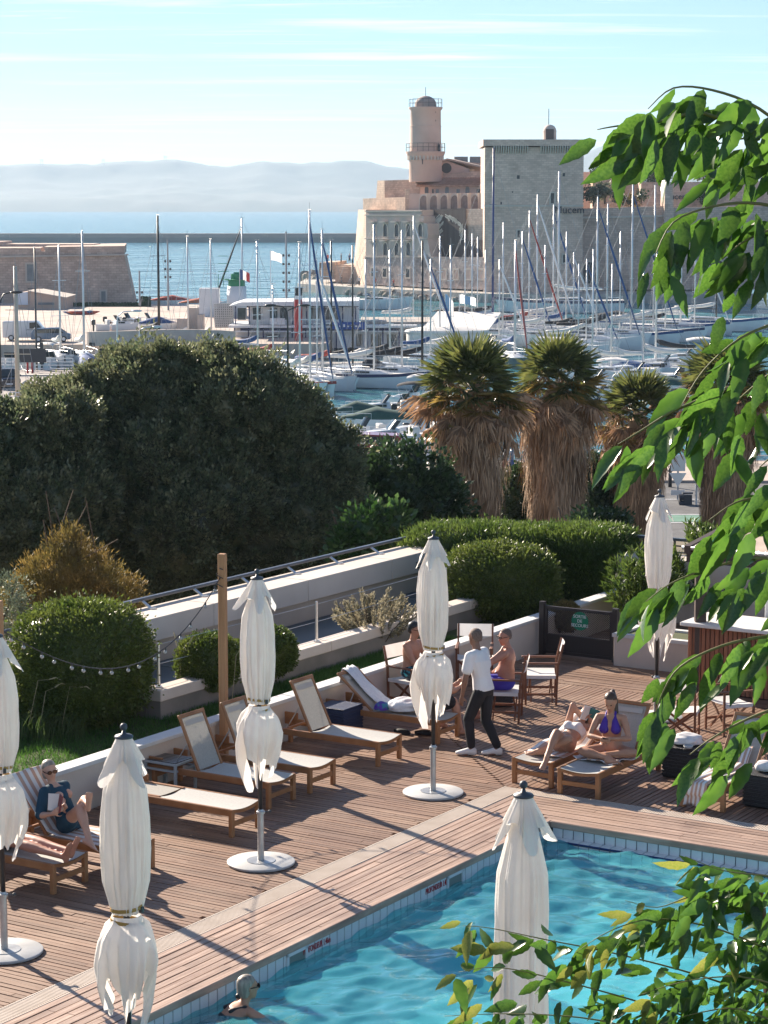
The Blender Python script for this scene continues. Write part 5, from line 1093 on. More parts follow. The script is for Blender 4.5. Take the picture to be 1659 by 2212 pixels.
idx = np.arange(nu * nv).reshape(nu, nv); Fq = np.stack([idx[:-1, :-1], idx[:-1, 1:], idx[1:, 1:], idx[1:, :-1]], -1).reshape(-1, 4)
me = bpy.data.meshes.new('pool_water'); me.from_pydata(P.tolist(), [], Fq.tolist()); me.shade_smooth(); me.materials.append(m); o = bpy.data.objects.new('pool_water', me); COL.objects.link(o); tag(o, 'rippling clear turquoise pool water', kind='structure')

# ---- low cream wall, lawn, light well, parapet
wl_ = empty('garden_wall', D(0, -5.2), label='low cream wall with white cap behind the loungers', cat='wall')
mb = MB(); ubox(mb, -14, 16, -5.34, -5.13, -.3, .55); PB(mb, 'wall', 'cream_wall', wl_)
for k in range(15): mb = MB(); ubox(mb, -14 + 2 * k, -12.006 + 2 * k, -5.36, -5.11, .548, .60); PB(mb, 'cap_stone', 'wall_cap', wl_, bevel=.006)
mb = MB(); upoly(mb, [(-14, -5.33), (14, -5.33), (14, -6.72), (1.03, -6.72), (1.03, -9.5), (-14, -9.5)], -.2, .25); tag(mb.build('lawn', mat('soil', (0.05, 0.07, 0.02), (0.08, 0.09, 0.035), 3, .95)), 'strip of lawn behind the low wall', kind='structure')
mat('grass', (0.045, 0.12, 0.018), (0.09, 0.19, 0.035), 3, .6, island=.35, trans=.35)
n = 52000; uu = RNG.uniform(-4.2, 8.5, n); vv = RNG.uniform(-6.7, -5.36, n); mk = (uu < 1.0); vv[mk] = RNG.uniform(-9.4, -5.36, mk.sum()); hh = RNG.uniform(.04, .10, n); an = RNG.uniform(0, 6.28, n); le = RNG.normal(0, .03, (n, 2))
base = np.stack([CX + uu * E1.x + vv * E2.x, CY + uu * E1.y + vv * E2.y, np.full(n, .248)], -1); w = np.stack([np.cos(an), np.sin(an), np.zeros(n)], -1) * .006
P = np.stack([base - w, base + w, base + np.concatenate([le, hh[:, None]], 1)], 1).reshape(-1, 3); me = bpy.data.meshes.new('grass'); me.from_pydata(P.tolist(), [], np.arange(3 * n).reshape(-1, 3).tolist()); me.materials.append(MATS['grass']); o = bpy.data.objects.new('grass', me); COL.objects.link(o); tag(o, 'short mown grass behind the low wall', kind='stuff')
mb = MB(); upoly(mb, [(4.9, -5.5), (5.8, -5.5), (6.2, -6.2), (5.4, -6.4)], .24, .262); tag(mb.build('stepping_slab', 'concrete'), 'flat grey slab set in the lawn behind the wall', 'slab')
# light well with blue-grey cover
lw = empty('light_well', D(5, -7.8, .3), label='sunken blue grey covered light well with stone kerb', cat='light well')
mb = MB(); ubox(mb, 1.15, 14.5, -8.82, -6.95, -.1, .42); PB(mb, 'cover', mat('cover_blue', (0.06, 0.085, 0.105), (0.09, 0.12, 0.14), .6, .45, dirt=.2), lw)
for u in (3.4, 5.8, 8.2, 10.6): mb = MB(); ubox(mb, u, u + .03, -8.8, -6.97, .40, .432); PB(mb, 'joint', 'shutter_grey', lw)
k0 = 0
for k in range(6): mb = MB(); ubox(mb, .96 + k * 2.2, .95 + (k + 1) * 2.2, -7.0, -6.70, .52, .68); PB(mb, 'kerb_stone', 'parapet_stone', lw, bevel=.01)
mb = MB(); ubox(mb, 1.0, 14, -6.98, -6.74, -.1, .52); PB(mb, 'kerb_base', mat('block_grey', (0.18, 0.17, 0.15), (0.24, 0.22, 0.2), 2, .9), lw)
mb = MB(); ubox(mb, .96, 1.26, -8.8, -7.01, .52, .68); PB(mb, 'kerb_stone', 'parapet_stone', lw, bevel=.01); mb = MB(); ubox(mb, 1.0, 1.22, -8.8, -6.99, -.1, .52); PB(mb, 'kerb_base', 'block_grey', lw)
nl = MB()
for u in (1.15, 5.2, 9.2):
    mb = MB(); mb.tube([D(u, -6.88, .68), D(u, -6.88, 1.32)], .022, 8); mb.lathe([(.05, .68), (.05, .70)], D(u, -6.88, 0), 10); PB(mb, 'net_post', 'steel', lw)
for z in (.72, 1.02, 1.30): nl.tube([D(1.15, -6.88, z), D(5.2, -6.88, z - .02), D(9.2, -6.88, z)], .004, 4)
PB(nl, 'net_wire', 'steel', lw)
pp = empty('parapet', D(5, -9.1, .7), label='thick pale stone parapet with steel handrail beside the tree', cat='parapet')
mb = MB(); ubox(mb, -14, 13.2, -9.45, -8.86, -3, .78); PB(mb, 'base', mat('par_base', (0.50, 0.42, 0.35), (0.58, 0.49, 0.41), 1, .9, dirt=.15), pp)
for k in range(10):
    u0 = -14 + 2.72 * k; mb = MB(); ubox(mb, u0, u0 + 2.708, -9.50, -8.75, .775, 1.14); PB(mb, 'coping_block', 'parapet_stone', pp, bevel=.008)
    if k > 2:
        for f in (.45, 1.8): mb = MB(); a = D(u0 + f, -9.30, 1.14); b = D(u0 + f + .06, -9.53, 1.235); mb.bar(a, b, .05, .02); mb.lathe([(.07, 0), (.07, .02)], a, 10); PB(mb, 'rail_bracket', 'steel', pp)
mb = MB(); mb.bar(D(-14, -9.57, 1.255), D(13.2, -9.57, 1.255), .09, .05); PB(mb, 'handrail', mat('rail_paint', (0.07, 0.08, 0.095), (0.10, 0.11, 0.13), 3, .35), pp, bevel=.012)
mb = MB(); ubox(mb, 13.2, 13.9, -9.5, 4, -3, 1.12); PB(mb, 'return_wall', 'parapet_stone', pp)
mb = MB(); mb.bar(D(13.3, -9.58, 1.38), D(14.0, -8.8, 1.38), .08, .05); mb.bar(D(14.0, -8.8, 1.38), D(14.0, 4, 1.38), .08, .05)
for z in (1.14, 1.26): mb.tube([D(14.0, -8.8, z), D(14.0, 4, z)], .015, 5)
for k in range(7): mb.bar(D(14.0, -8.8 + 2 * k, 1.0), D(14.0, -8.8 + 2 * k, 1.38), .04, .04)
PB(mb, 'return_rail', 'rail_paint', pp)
mb = MB()
for z, du in ((.98, 0), (.88, .05)): mb.tube([D(11.3 + du, -8.74, z), D(11.5 + du, -8.70, z - .08), D(12.4 + du, -8.73, z - .02)], .01, 5)
PB(mb, 'cable', 'iron', pp)

# ---- gate
gt = empty('gate', D(9.25, -4.4), RZ2, 'dark perforated metal gate with round green exit sign', 'gate')
def gl_(v, z, w=0): return Vector((v + 4.4, w, z))       # local: x along E2, y along E1
GH = .84
for v in (-5.02, -3.66): mb = MB(); mb.box(gl_(v, GH / 2 + .03), (.09, .09, GH + .06)); mb.build('gate_post', 'gate_metal', gt)
for z in (.06, .34, GH - .03): mb = MB(); mb.bar(gl_(-4.97, z), gl_(-3.70, z), .05, .05); mb.build('rail', 'gate_metal', gt)
for v in (-4.95, -3.73): mb = MB(); mb.bar(gl_(v, .05), gl_(v, GH), .05, .045); mb.build('stile', 'gate_metal', gt)
pm = bpy.data.materials.new('perforated'); pm.use_nodes = True; N = pm.node_tree.nodes; L = pm.node_tree.links; b = N['Principled BSDF']; b.inputs['Base Color'].default_value = (.04, .03, .028, 1); b.inputs['Roughness'].default_value = .5
t = N.new('ShaderNodeTexCoord'); vz = N.new('ShaderNodeTexVoronoi'); vz.inputs['Scale'].default_value = 42; vz.inputs['Randomness'].default_value = 0; mp = N.new('ShaderNodeMapping'); mp.inputs['Rotation'].default_value = (0, R(45), 0); L.new(t.outputs['Object'], mp.inputs[0]); L.new(mp.outputs[0], vz.inputs['Vector'])
gtn = N.new('ShaderNodeMath'); gtn.operation = 'GREATER_THAN'; gtn.inputs[1].default_value = .37; L.new(vz.outputs[0], gtn.inputs[0]); L.new(gtn.outputs[0], b.inputs['Alpha']); MATS['perforated'] = pm
mb = MB(); mb.add([gl_(-4.93, .36), gl_(-3.75, .36), gl_(-3.75, GH - .05), gl_(-4.93, GH - .05)], [(0, 1, 2, 3)]); mb.build('mesh_panel', 'perforated', gt)
mb = MB(); mb.box(gl_(-4.34, .20), (1.18, .012, .24)); mb.build('solid_panel', 'gate_metal', gt)
mb = MB(); c = gl_(-4.30, .635, -.04); mb.tube([c, c + Vector((0, .012, 0))], .155, 32); sg = mb.build('exit_sign', mat('sign_green', (0.01, 0.20, 0.10), None, 1, .4), gt)
for i, s in enumerate(('SORTIE', 'DE', 'SECOURS')): text('lettering', s, .075, 'alloy_white', sg, frame(c + Vector((0, -.004, .075 - .075 * i)), (1, 0, 0), (0, -1, 0)), ext=.002)
# ---- planter box, oleander bed, bar, pergola
pl = empty('planter_box', D(9.3, -3, 0), label='square cream planter box beside the gate', cat='planter')
mb = MB(); ubox(mb, 9.02, 9.9, -3.58, -1.9, -.05, .48); PB(mb, 'box', 'cream_wall', pl, bevel=.01)
for a in ((9.0, 9.12, -3.6, -1.88), (9.8, 9.92, -3.6, -1.88), (9.12, 9.8, -3.6, -3.48), (9.12, 9.8, -2.0, -1.88)): mb = MB(); ubox(mb, *a, .478, .535); PB(mb, 'rim', 'wall_cap', pl)
mb = MB(); ubox(mb, 9.12, 9.8, -3.48, -2.0, .3, .50); PB(mb, 'soil', 'soil', pl)
br_ = empty('bar', D(8, 1, 0), label='outdoor bar counter clad in reddish wooden slats', cat='bar')
mb = MB(); ubox(mb, 7.84, 8.6, -1.72, 7, 0, 1.04); PB(mb, 'carcass', 'under_deck', br_)
mat('slat_wood', (0.22, 0.085, 0.045), (0.32, 0.13, 0.07), 3, .5, stretch=(10, 10, 1), rnd=.2)
mb = MB(); mb.box((0, 0, 0), (.02, .062, 1.0)); sd = mb.build('slat', 'slat_wood', None, bevel=.004); sdm = sd.data; bpy.data.objects.remove(sd)
for k in range(60): o = bpy.data.objects.new('slat', sdm); COL.objects.link(o); o.location = D(7.83, -1.68 + k * .075, .52); o.rotation_euler.z = RZ1; par(o, br_)
mb = MB(); ubox(mb, 7.70, 8.75, -1.8, 7, 1.04, 1.10); PB(mb, 'counter_top', 'wall_cap', br_, bevel=.01)
mb = MB(); ubox(mb, 8.9, 9.3, -.9, -.5, 0, 1.75); PB(mb, 'white_cabinet', 'club_white', br_, bevel=.01)
pg = empty('pergola', D(8, 1, 0), label='dark pergola with beige canvas roof at the right edge', cat='pergola')
mat('pergola_dark', (0.05, 0.032, 0.026), (0.075, 0.05, 0.04), 3, .6); mat('beige_canvas', (0.50, 0.40, 0.33), (0.57, 0.47, 0.39), 2, .9, .2, 12, trans=.2)
for u, v in ((7.9, -1.55), (10.8, -1.55), (7.9, 3.5), (10.8, 3.5)): mb = MB(); mb.bar(D(u, v, 0), D(u, v, 2.25), .17, .17); PB(mb, 'post', 'pergola_dark', pg, bevel=.01)
for u, z in ((7.85, 2.13), (10.9, 2.45)): mb = MB(); mb.bar(D(u, -1.75, z), D(u, 7, z), .12, .2); PB(mb, 'beam', 'pergola_dark', pg)
mb = MB(); mb.tube([D(7.75, -1.8, 2.26), D(7.75, 7, 2.26)], .035, 8); PB(mb, 'edge_tube', 'steel', pg, smooth=True)
for k in range(5):
    v0 = -1.7 + k * 1.5; mb = MB(); mb.bar(D(7.7, v0, 2.24), D(11, v0, 2.56), .1, .12); PB(mb, 'rafter', 'pergola_dark', pg)
    mb = MB(); n = 14; nn = 5; Pq = []
    for i in range(n + 1):
        for j in range(nn + 1): f = i / n; g = j / nn; Pq.append(D(7.78 + 3.2 * f, v0 + .08 + 1.34 * g, 2.30 + .33 * f + .045 * math.sin(f * 30 + k) * math.sin(math.pi * g) - .07 * math.sin(math.pi * g)))
    mb.add(Pq, [(i * (nn + 1) + j, i * (nn + 1) + j + 1, (i + 1) * (nn + 1) + j + 1, (i + 1) * (nn + 1) + j) for i in range(n) for j in range(nn)]); PB(mb, 'canvas', 'beige_canvas', pg, smooth=True)
    mb = MB()
    for i in range(12): mb.tube([D(7.79, v0 + .1 + i * .115, 2.30), D(7.70, v0 + .13 + i * .115, 2.26), D(7.76, v0 + .16 + i * .115, 2.22)], .006, 4)
    PB(mb, 'lacing', 'alloy_white', pg)

# ---- wooden posts with a string of bulbs
mat('post_wood', (0.40, 0.20, 0.09), (0.52, 0.28, 0.13), 2, .6, stretch=(8, 8, .6))
tops = []
for i, (u, v, H, lb) in enumerate(((.17, -5.03, 2.88, 'tall square wooden post behind the second lounger'), (-4.28, -5.03, 2.9, 'wooden post cut off by the left picture edge'))):
    mb = MB(); mb.box((0, 0, H / 2), (.10, .10, H)); o = mb.build('wooden_post', 'post_wood', None, bevel=.008); o.location = D(u, v); o.rotation_euler.z = RZ1 + .25; tag(o, lb, 'post', 'string light posts'); tops.append(D(u, v, H - .32))
sl_ = empty('string_lights', tops[0], label='string of clear glass bulbs sagging between the wooden posts', cat='string lights')
mat('bulb_glass', (0.42, 0.42, 0.40), None, 1, .1, spec=.8)
a, b = tops[0] + Vector((-.03, -.05, 0)), tops[1]; n = 40; pts = [a.lerp(b, k / n) - Vector((0, 0, 1.05 * 4 * (k / n) * (1 - k / n) * (.62 + .38 * (1 - k / n)))) for k in range(n + 1)]
mb = MB(); mb.tube(pts, .007, 5); PB(mb, 'cable', 'iron', sl_)
mb = MB(); mb.tube([a + Vector((.05 * math.sin(k * 1.6), -.05 * math.cos(k * 1.6), .14 - k * .03)) for k in range(12)], .007, 5); PB(mb, 'cable_coil', 'iron', sl_)
for k in range(16):
    q = pts[min(n, int(1 + k * 2.5))]; mb = MB(); mb.lathe([(.012, 0), (.012, -.035)], q, 8); so = PB(mb, 'socket', 'iron', sl_); mb = MB(); mb.ball(q - Vector((0, 0, .055)), .025, 10, 8); PB(mb, 'bulb', 'bulb_glass', sl_, smooth=True)
# ================================================================== parasols, loungers, chairs, tables
mat('canopy', (0.79, 0.75, 0.705), (0.83, 0.80, 0.76), 3, .85, .15, 60, trans=.30, dirt=.05)
mat('strap_gold', (0.42, 0.24, 0.05), (0.50, 0.30, 0.08), 8, .6)
mat('cap_grey', (0.055, 0.065, 0.08), (0.075, 0.085, 0.10), 4, .5)
mat('pole_black', (0.018, 0.02, 0.024), None, 1, .35)
mat('galv', (0.42, 0.43, 0.44), (0.54, 0.55, 0.55), 7, .42, metal=.7, dirt=.15)
mat('galv_plate', (0.46, 0.46, 0.45), (0.55, 0.55, 0.54), 4, .6, dirt=.2)
mat('teak', (0.30, 0.125, 0.045), (0.42, 0.20, 0.085), 3, .5, stretch=(1, 1, 1), dirt=.15)
mat('teak_dark', (0.16, 0.06, 0.03), (0.24, 0.10, 0.05), 3, .5, dirt=.15)
mat('sling', (0.36, 0.345, 0.31), (0.41, 0.39, 0.35), 40, .7, trans=.12)
mat('sling_skylit', (0.46, 0.455, 0.43), (0.52, 0.51, 0.48), 40, .7, trans=.08)  # same cloth as the back, sky light on the seat put into its colour
mat('white_canvas', (0.72, 0.71, 0.69), (0.78, 0.77, 0.75), 6, .85, trans=.2)
mat('rattan_black', (0.012, 0.012, 0.014), (0.03, 0.03, 0.032), 60, .5, .6, 70)
mat('rattan_navy', (0.012, 0.022, 0.06), (0.02, 0.035, 0.09), 60, .5, .6, 70)
mat('table_metal', (0.38, 0.41, 0.42), None, 3, .5)
mat('towel_white', (0.74, 0.74, 0.76), (0.80, 0.80, 0.81), 30, .95, .6, 90)
def stripes_mat(name, ca, cb, freq, axis):
    m = bpy.data.materials.new(name); m.use_nodes = True; N = m.node_tree.nodes; L = m.node_tree.links; b = N['Principled BSDF']; b.inputs['Roughness'].default_value = .95
    t = N.new('ShaderNodeUVMap'); s = N.new('ShaderNodeSeparateXYZ'); L.new(t.outputs[0], s.inputs[0])
    k = N.new('ShaderNodeMath'); k.operation = 'MULTIPLY'; k.inputs[1].default_value = freq; L.new(s.outputs[axis], k.inputs[0]); f = N.new('ShaderNodeMath'); f.operation = 'FRACT'; L.new(k.outputs[0], f.inputs[0])
    g = N.new('ShaderNodeMath'); g.operation = 'GREATER_THAN'; g.inputs[1].default_value = .5; L.new(f.outputs[0], g.inputs[0])
    x = N.new('ShaderNodeMix'); x.data_type = 'RGBA'; x.inputs['A'].default_value = (*ca, 1); x.inputs['B'].default_value = (*cb, 1); L.new(g.outputs[0], x.inputs['Factor']); L.new(x.outputs['Result'], b.inputs['Base Color']); MATS[name] = m
stripes_mat('towel_stripe', (0.74, 0.73, 0.72), (0.52, 0.34, 0.26), 5, 0)

def fold_noise(rng, n):
    a = np.zeros(n); th = np.linspace(0, 2 * np.pi, n, endpoint=False)
    for k in (3, 5, 8, 11, 17): a += rng.uniform(.3, 1) / k ** .55 * np.sin(k * th + rng.uniform(0, 6.28))
    return a / np.abs(a).max()
def parasol(x, y, label, seed, H=3.42, tied=True, rz=0.0, tilt=(0, 0)):
    rng = np.random.default_rng(seed)
    root = empty('parasol', (x, y, 0), rz, label, 'parasol', 'closed parasols round the pool')
    mb = MB(); mb.lathe([(.385, .006), (.39, .012), (.39, .03), (.38, .036), (.02, .037)], n=48); bp_ = mb.build('base_plate', 'galv_plate', root); smooth_by_angle(bp_)
    mb = MB(); mb.lathe([(.165, .037), (.165, .043), (.03, .044)], n=32); mb.build('flange', 'galv', bp_)
    mb = MB(); mb.lathe([(.037, .04), (.037, .585), (.05, .59), (.05, .615), (.036, .62), (.03, .64)], n=20); smooth_by_angle(mb.build('sleeve', 'galv', root), 30)
    mb = MB(); mb.tube([(.055, 0, .60), (.10, 0, .60)], .012, 8); mb.ball((.11, 0, .60), .022, 8, 6); mb.build('knob', 'iron', root)
    top = empty('parasol_top', (0, 0, 0)); COL.objects.unlink(top); bpy.data.objects.remove(top)
    mb = MB(); mb.tube([(0, 0, .60), (tilt[0] * H * .5, tilt[1] * H * .5, H * .55), (tilt[0] * H, tilt[1] * H, H - .1)], .027, 14); mb.build('pole', 'pole_black', root, smooth=True)
    ox = lambda z: np.array([tilt[0] * z, tilt[1] * z])
    c = (tilt[0] * H, tilt[1] * H, 0)
    mb = MB(); mb.lathe([(.02, H - .125), (.072, H - .118), (.076, H - .108), (.066, H - .096), (.02, H - .084), (.012, H - .06)], c, 28); cp = mb.build('cap', 'cap_grey', root, smooth=True)
    mb = MB(); mb.ball((c[0], c[1], H - .030), .030, 14, 10); mb.build('finial', 'cap_grey', cp, smooth=True)
    n = 128; th = np.linspace(0, 2 * np.pi, n, endpoint=False)
    ribs = 8; ph = rng.uniform(0, 1)
    pleat = np.abs(((th / (2 * np.pi) * ribs + ph) % 1) - .5) * 2          # 0..1 saw
    f1, f2, f3 = fold_noise(rng, n), fold_noise(rng, n), fold_noise(rng, n)
    def grid(name, zs, rad, m, hem=None):
        P = []
        for i, z in enumerate(zs):
            t = i / (len(zs) - 1); r, zz = rad(t, z), z + (hem(t) if hem else 0) * np.ones(n)
            o = np.array([ox(q) for q in zz]); P.append(np.stack([o[:, 0] + r * np.cos(th), o[:, 1] + r * np.sin(th), zz], -1))
        P = np.concatenate(P); k = len(zs); idx = np.arange(k * n).reshape(k, n); F = np.stack([idx[:-1], np.roll(idx[:-1], -1, 1), np.roll(idx[1:], -1, 1), idx[1:]], -1).reshape(-1, 4)
        me = bpy.data.meshes.new(name); me.from_pydata(P.tolist(), [], F.tolist()); me.shade_smooth(); me.materials.append(MATS[m]); o = bpy.data.objects.new(name, me); COL.objects.link(o); o.parent = root; return o
    zs_ = H - .15
    # main body down to the strap
    zt, zb_ = zs_ - .1, (1.88 if tied else 1.02)
    prof = ([(0, .07), (.10, .115), (.22, .165), (.40, .185), (.6, .185), (.8, .17), (.92, .135), (1, .115)] if tied else [(0, .07), (.1, .13), (.2, .18), (.3, .19), (.6, .185), (1, .18)])
    px, pr = zip(*prof)
    mid = rng.uniform(.3, .7)
    def rad(t, z):
        r = np.interp(t, px, pr); a = .16 * math.sin(math.pi * min(1, t * 1.3)) + .05
        sh = (1 - t) * f1 + t * f2
        cre = np.abs(np.sin(th * 5.5 + 2.2 * f3 + .5 * t)) ** .6 + np.abs(np.sin(th * 9 + 2 * f1 - .8 * t)) ** .6
        return r * (1 + a * (pleat - .55) * .9 + (.05 + .13 * t) * (cre - 1.4) + .17 * sh * math.sin(math.pi * t) ** .6 + .05 * np.sin(th * 13 + 9 * t + 4 * f3) * t)
    cn = grid('canopy', np.linspace(zt, zb_, 46), rad, 'canopy')
    if tied:                                                              # flared skirt below the strap, hanging to points
        pts = 4; pp_ = rng.uniform(0, 6.28); tipw = np.abs(((th / (2 * np.pi) * pts + pp_) % 1) - .5) * 2
        hemz = -(.30 + .62 * tipw ** .8 + .10 * f1) * .62
        def rad2(t, z):
            base = np.interp(t, (0, .08, .25, .5, .75, 1), (.115, .14, .225, .262, .25, .20))
            return base * (1 + (.06 + .24 * t) * f2 + .28 * t * (pleat - .5) + .10 * t * np.sin(th * 9 + 3 * f3)) * (1 + .10 * t * np.sin(th * 17 + 5 * f1 + 4 * t)) * (1 - .48 * t * t * tipw)
        P = []; K = 26
        for i in range(K + 1):
            t = i / K; zz = zb_ - .02 - t * (.42 + .50 * np.clip(tipw ** .8 + .38 * f1, 0, 1.2)); r = rad2(t, 0); o = np.array([ox(q) for q in zz]); P.append(np.stack([o[:, 0] + r * np.cos(th), o[:, 1] + r * np.sin(th), zz], -1))
        P = np.concatenate(P); idx = np.arange((K + 1) * n).reshape(K + 1, n); F = np.stack([idx[:-1], np.roll(idx[:-1], -1, 1), np.roll(idx[1:], -1, 1), idx[1:]], -1).reshape(-1, 4)
        me = bpy.data.meshes.new('canopy_skirt'); me.from_pydata(P.tolist(), [], F.tolist()); me.shade_smooth(); me.materials.append(MATS['canopy']); o = bpy.data.objects.new('canopy_skirt', me); COL.objects.link(o); o.parent = root
        for dz, tl in ((.045, .10), (-.075, -.16)):
            mb = MB(); rr = .128; q = [(ox(zb_)[0] + rr * math.cos(a), ox(zb_)[1] + rr * math.sin(a), zb_ + dz + tl * rr * math.cos(a + seed)) for a in (2 * math.pi * k / 28 for k in range(29))]
            for k in range(28): mb.bar(q[k], q[k + 1], .008, .028)
            mb.build('strap', 'strap_gold', root)
        mb = MB(); mb.box((ox(zb_)[0] + .13 * math.cos(-1.2), ox(zb_)[1] + .13 * math.sin(-1.2), zb_ + .03), (.03, .03, .05)); mb.build('buckle', 'iron', root)
    # vent flap: a small square cape with dropped corners
    q4 = rng.uniform(-.3, .3); corner = np.abs(np.sin(2 * (th - math.pi / 4 - q4))) ** .0; cr = np.cos(2 * (th + q4)) ** 2
    P = []; K = 14
    for i in range(K + 1):
        t = i / K; zz = zs_ + .035 - t * (.19 + .17 * cr ** 2 + .04 * f2); r = .062 + t * (.075 + .10 * cr ** 3) + t * .03 * f1 + t * .03 * np.sin(th * 7 + f3 * 3); o = np.array([ox(q) for q in zz]); P.append(np.stack([o[:, 0] + r * np.cos(th), o[:, 1] + r * np.sin(th), zz], -1))
    P = np.concatenate(P); idx = np.arange((K + 1) * n).reshape(K + 1, n); F = np.stack([idx[:-1], np.roll(idx[:-1], -1, 1), np.roll(idx[1:], -1, 1), idx[1:]], -1).reshape(-1, 4)
    me = bpy.data.meshes.new('vent_flap'); me.from_pydata(P.tolist(), [], F.tolist()); me.shade_smooth(); me.materials.append(MATS['canopy']); o = bpy.data.objects.new('vent_flap', me); COL.objects.link(o); o.parent = root
    return root
parasol(-1.41, 25.36, 'closed white parasol standing in front of the loungers by the flat one', 3, rz=.4, tilt=(-.006, .002))
parasol(.63, 28.5, 'closed white parasol beside the walking waiter', 5, rz=1.3, tilt=(-.006, 0))
parasol(-3.83, 22.2, 'closed white parasol cut off by the left edge beside the reading woman', 8, rz=.2, tilt=(-.004, 0), H=3.36)
a = G(267, 1562, 3.42); parasol(a.x, a.y, 'nearest closed parasol at lower left with golden straps', 13, rz=.9)
a = G(1131, 1686, 3.42); parasol(a.x, a.y, 'untied closed parasol in front of the pool at lower middle', 17, tied=False, rz=.3)
a = G(1425, 1056, 3.40); parasol(a.x, a.y, 'closed parasol in front of the bar at the right', 23, H=3.40, rz=2.0)

# ---- sun loungers (local: foot end at x = 0, head towards -x)
def lounger(loc, rz, ang, label, group='teak sun loungers'):
    r = empty('sun_lounger', loc, rz, label, 'sun lounger', group); W = .60; L = 1.92; zr = .30; hx = -1.14
    for s in (-1, 1):
        y = s * (W / 2 - .0175)
        mb = MB(); mb.bar((.0, y, zr), (-L, y, zr), .035, .085); mb.build('side_rail', 'teak', r, bevel=.006)
        mb = MB(); mb.box((-.03, y - s * .012, .165), (.055, .062, .33)); mb.build('leg', 'teak', r, bevel=.006)
        mb = MB(); mb.box((-L + .10, y - s * .012, .165), (.055, .062, .33)); mb.build('leg', 'teak', r, bevel=.006)
        mb = MB(); mb.box((-L + .12, y - s * .02, .385), (.22, .03, .10)); mb.build('rest_block', 'teak', r, bevel=.006)
    mb = MB(); mb.bar((-.03, -W / 2 + .03, .155), (-.03, W / 2 - .03, .155), .03, .06); mb.build('foot_stretcher', 'teak', r, bevel=.005)
    mb = MB(); mb.bar((-L + .10, -W / 2 + .03, .20), (-L + .10, W / 2 - .03, .20), .03, .06); mb.build('head_stretcher', 'teak', r)
    mb = MB(); n = 8
    for k in range(n): a, b = [(-.022, (W - .07) * (f / n - .5), zr + .02 - .035 * math.sin(math.pi * f / n)) for f in (k, k + 1)]; mb.bar(a, b, .03, .035)
    mb.build('curved_end_bar', 'teak', r)
    def sling(name, m, x0, x1, M=None, sag=.028):
        mb = MB(); nx_, ny_ = 10, 8; P = []
        for i in range(nx_ + 1):
            for j in range(ny_ + 1):
                p = Vector((x0 + (x1 - x0) * i / nx_, (W - .075) * (j / ny_ - .5), zr + .04 - sag * math.sin(math.pi * j / ny_))); P.append(M @ p if M else p)
        mb.add(P, [(i * (ny_ + 1) + j, i * (ny_ + 1) + j + 1, (i + 1) * (ny_ + 1) + j + 1, (i + 1) * (ny_ + 1) + j) for i in range(nx_) for j in range(ny_)]); return mb.build(name, m, r, smooth=True)
    sling('seat_sling', 'sling_skylit', -.012, hx)
    M = Matrix.Translation((hx, 0, zr + .02)) @ Matrix.Rotation(R(ang), 4, 'Y') @ Matrix.Translation((-hx, 0, -zr - .02))
    bl = .76
    for s in (-1, 1): mb = MB(); y = s * (W / 2 - .055); mb.bar(M @ Vector((hx + .02, y, zr + .035)), M @ Vector((hx - bl, y, zr + .035)), .042, .032, up=M.to_3x3() @ Vector((0, 0, 1))); mb.build('back_stile', 'teak', r, bevel=.006)
    mb = MB(); mb.bar(M @ Vector((hx - bl + .02, -W / 2 + .03, zr + .036)), M @ Vector((hx - bl + .02, W / 2 - .03, zr + .036)), .05, .036, up=M.to_3x3() @ Vector((0, 0, 1))); mb.build('back_top_rail', 'teak', r, bevel=.006)
    sling('back_sling', 'sling', hx - .02, hx - bl + .04, M, .012)
    mb = MB(); mb.add([M @ Vector((hx - bl + .16 + dx, y, zr + .048)) for dx, y in ((0, -.19), (0, .19), (-.07, .19), (-.07, -.19))], [(0, 1, 2, 3)]); mb.build('name_patch', mat('patch', (0.50, 0.45, 0.40), None, 1, .8), r)
    if ang > 8:
        for s in (-1, 1): mb = MB(); y = s * (W / 2 - .09); mb.tube([M @ Vector((hx - bl * .55, y, zr + .03)), (hx - .42, y, zr + .02)], .008, 6); mb.build('support_strut', 'steel', r)
        mb = MB(); mb.bar((hx - .42, -W / 2 + .05, zr + .02), (hx - .42, W / 2 - .05, zr + .02), .03, .03); mb.build('support_bar', 'teak', r)
    return r
LW = 'empty sun lounger '
lounger(D(-5.285, -3.15), RZ2, 42, 'sun lounger at the left edge carrying a pair of bare legs')
lounger(D(-4.45, -2.86), RZ2, 55, 'sun lounger with striped towel under the reading woman')
lounger(D(-2.41, -2.82), RZ2, 0, 'empty sun lounger with its back laid flat')
lounger(D(-1.11, -3.19), RZ2, 66, 'empty sun lounger with raised back beside the slatted side table')
lounger(D(-.20, -3.18), RZ2, 66, 'empty sun lounger with raised back in front of the wooden post')
lounger(D(1.46, -3.19), RZ2, 64, 'empty sun lounger with raised back next to the navy cube')
lounger(D(3.00, -3.17), RZ2, 40, 'sun lounger holding white towels and the card player')
lounger(D(1.38, -.98), RZ1 + math.pi, 22, 'sun lounger under the woman holding a book')
lounger(D(1.19, -.21), RZ1 + math.pi, 55, 'sun lounger under the woman in the purple bikini')
lounger(D(1.45, 1.39), RZ1 + math.pi, 50, 'sun lounger with striped towel nearest the right edge')
lounger(D(1.45, 3.4), RZ1 + math.pi, 50, 'sun lounger cut off by the right picture edge')

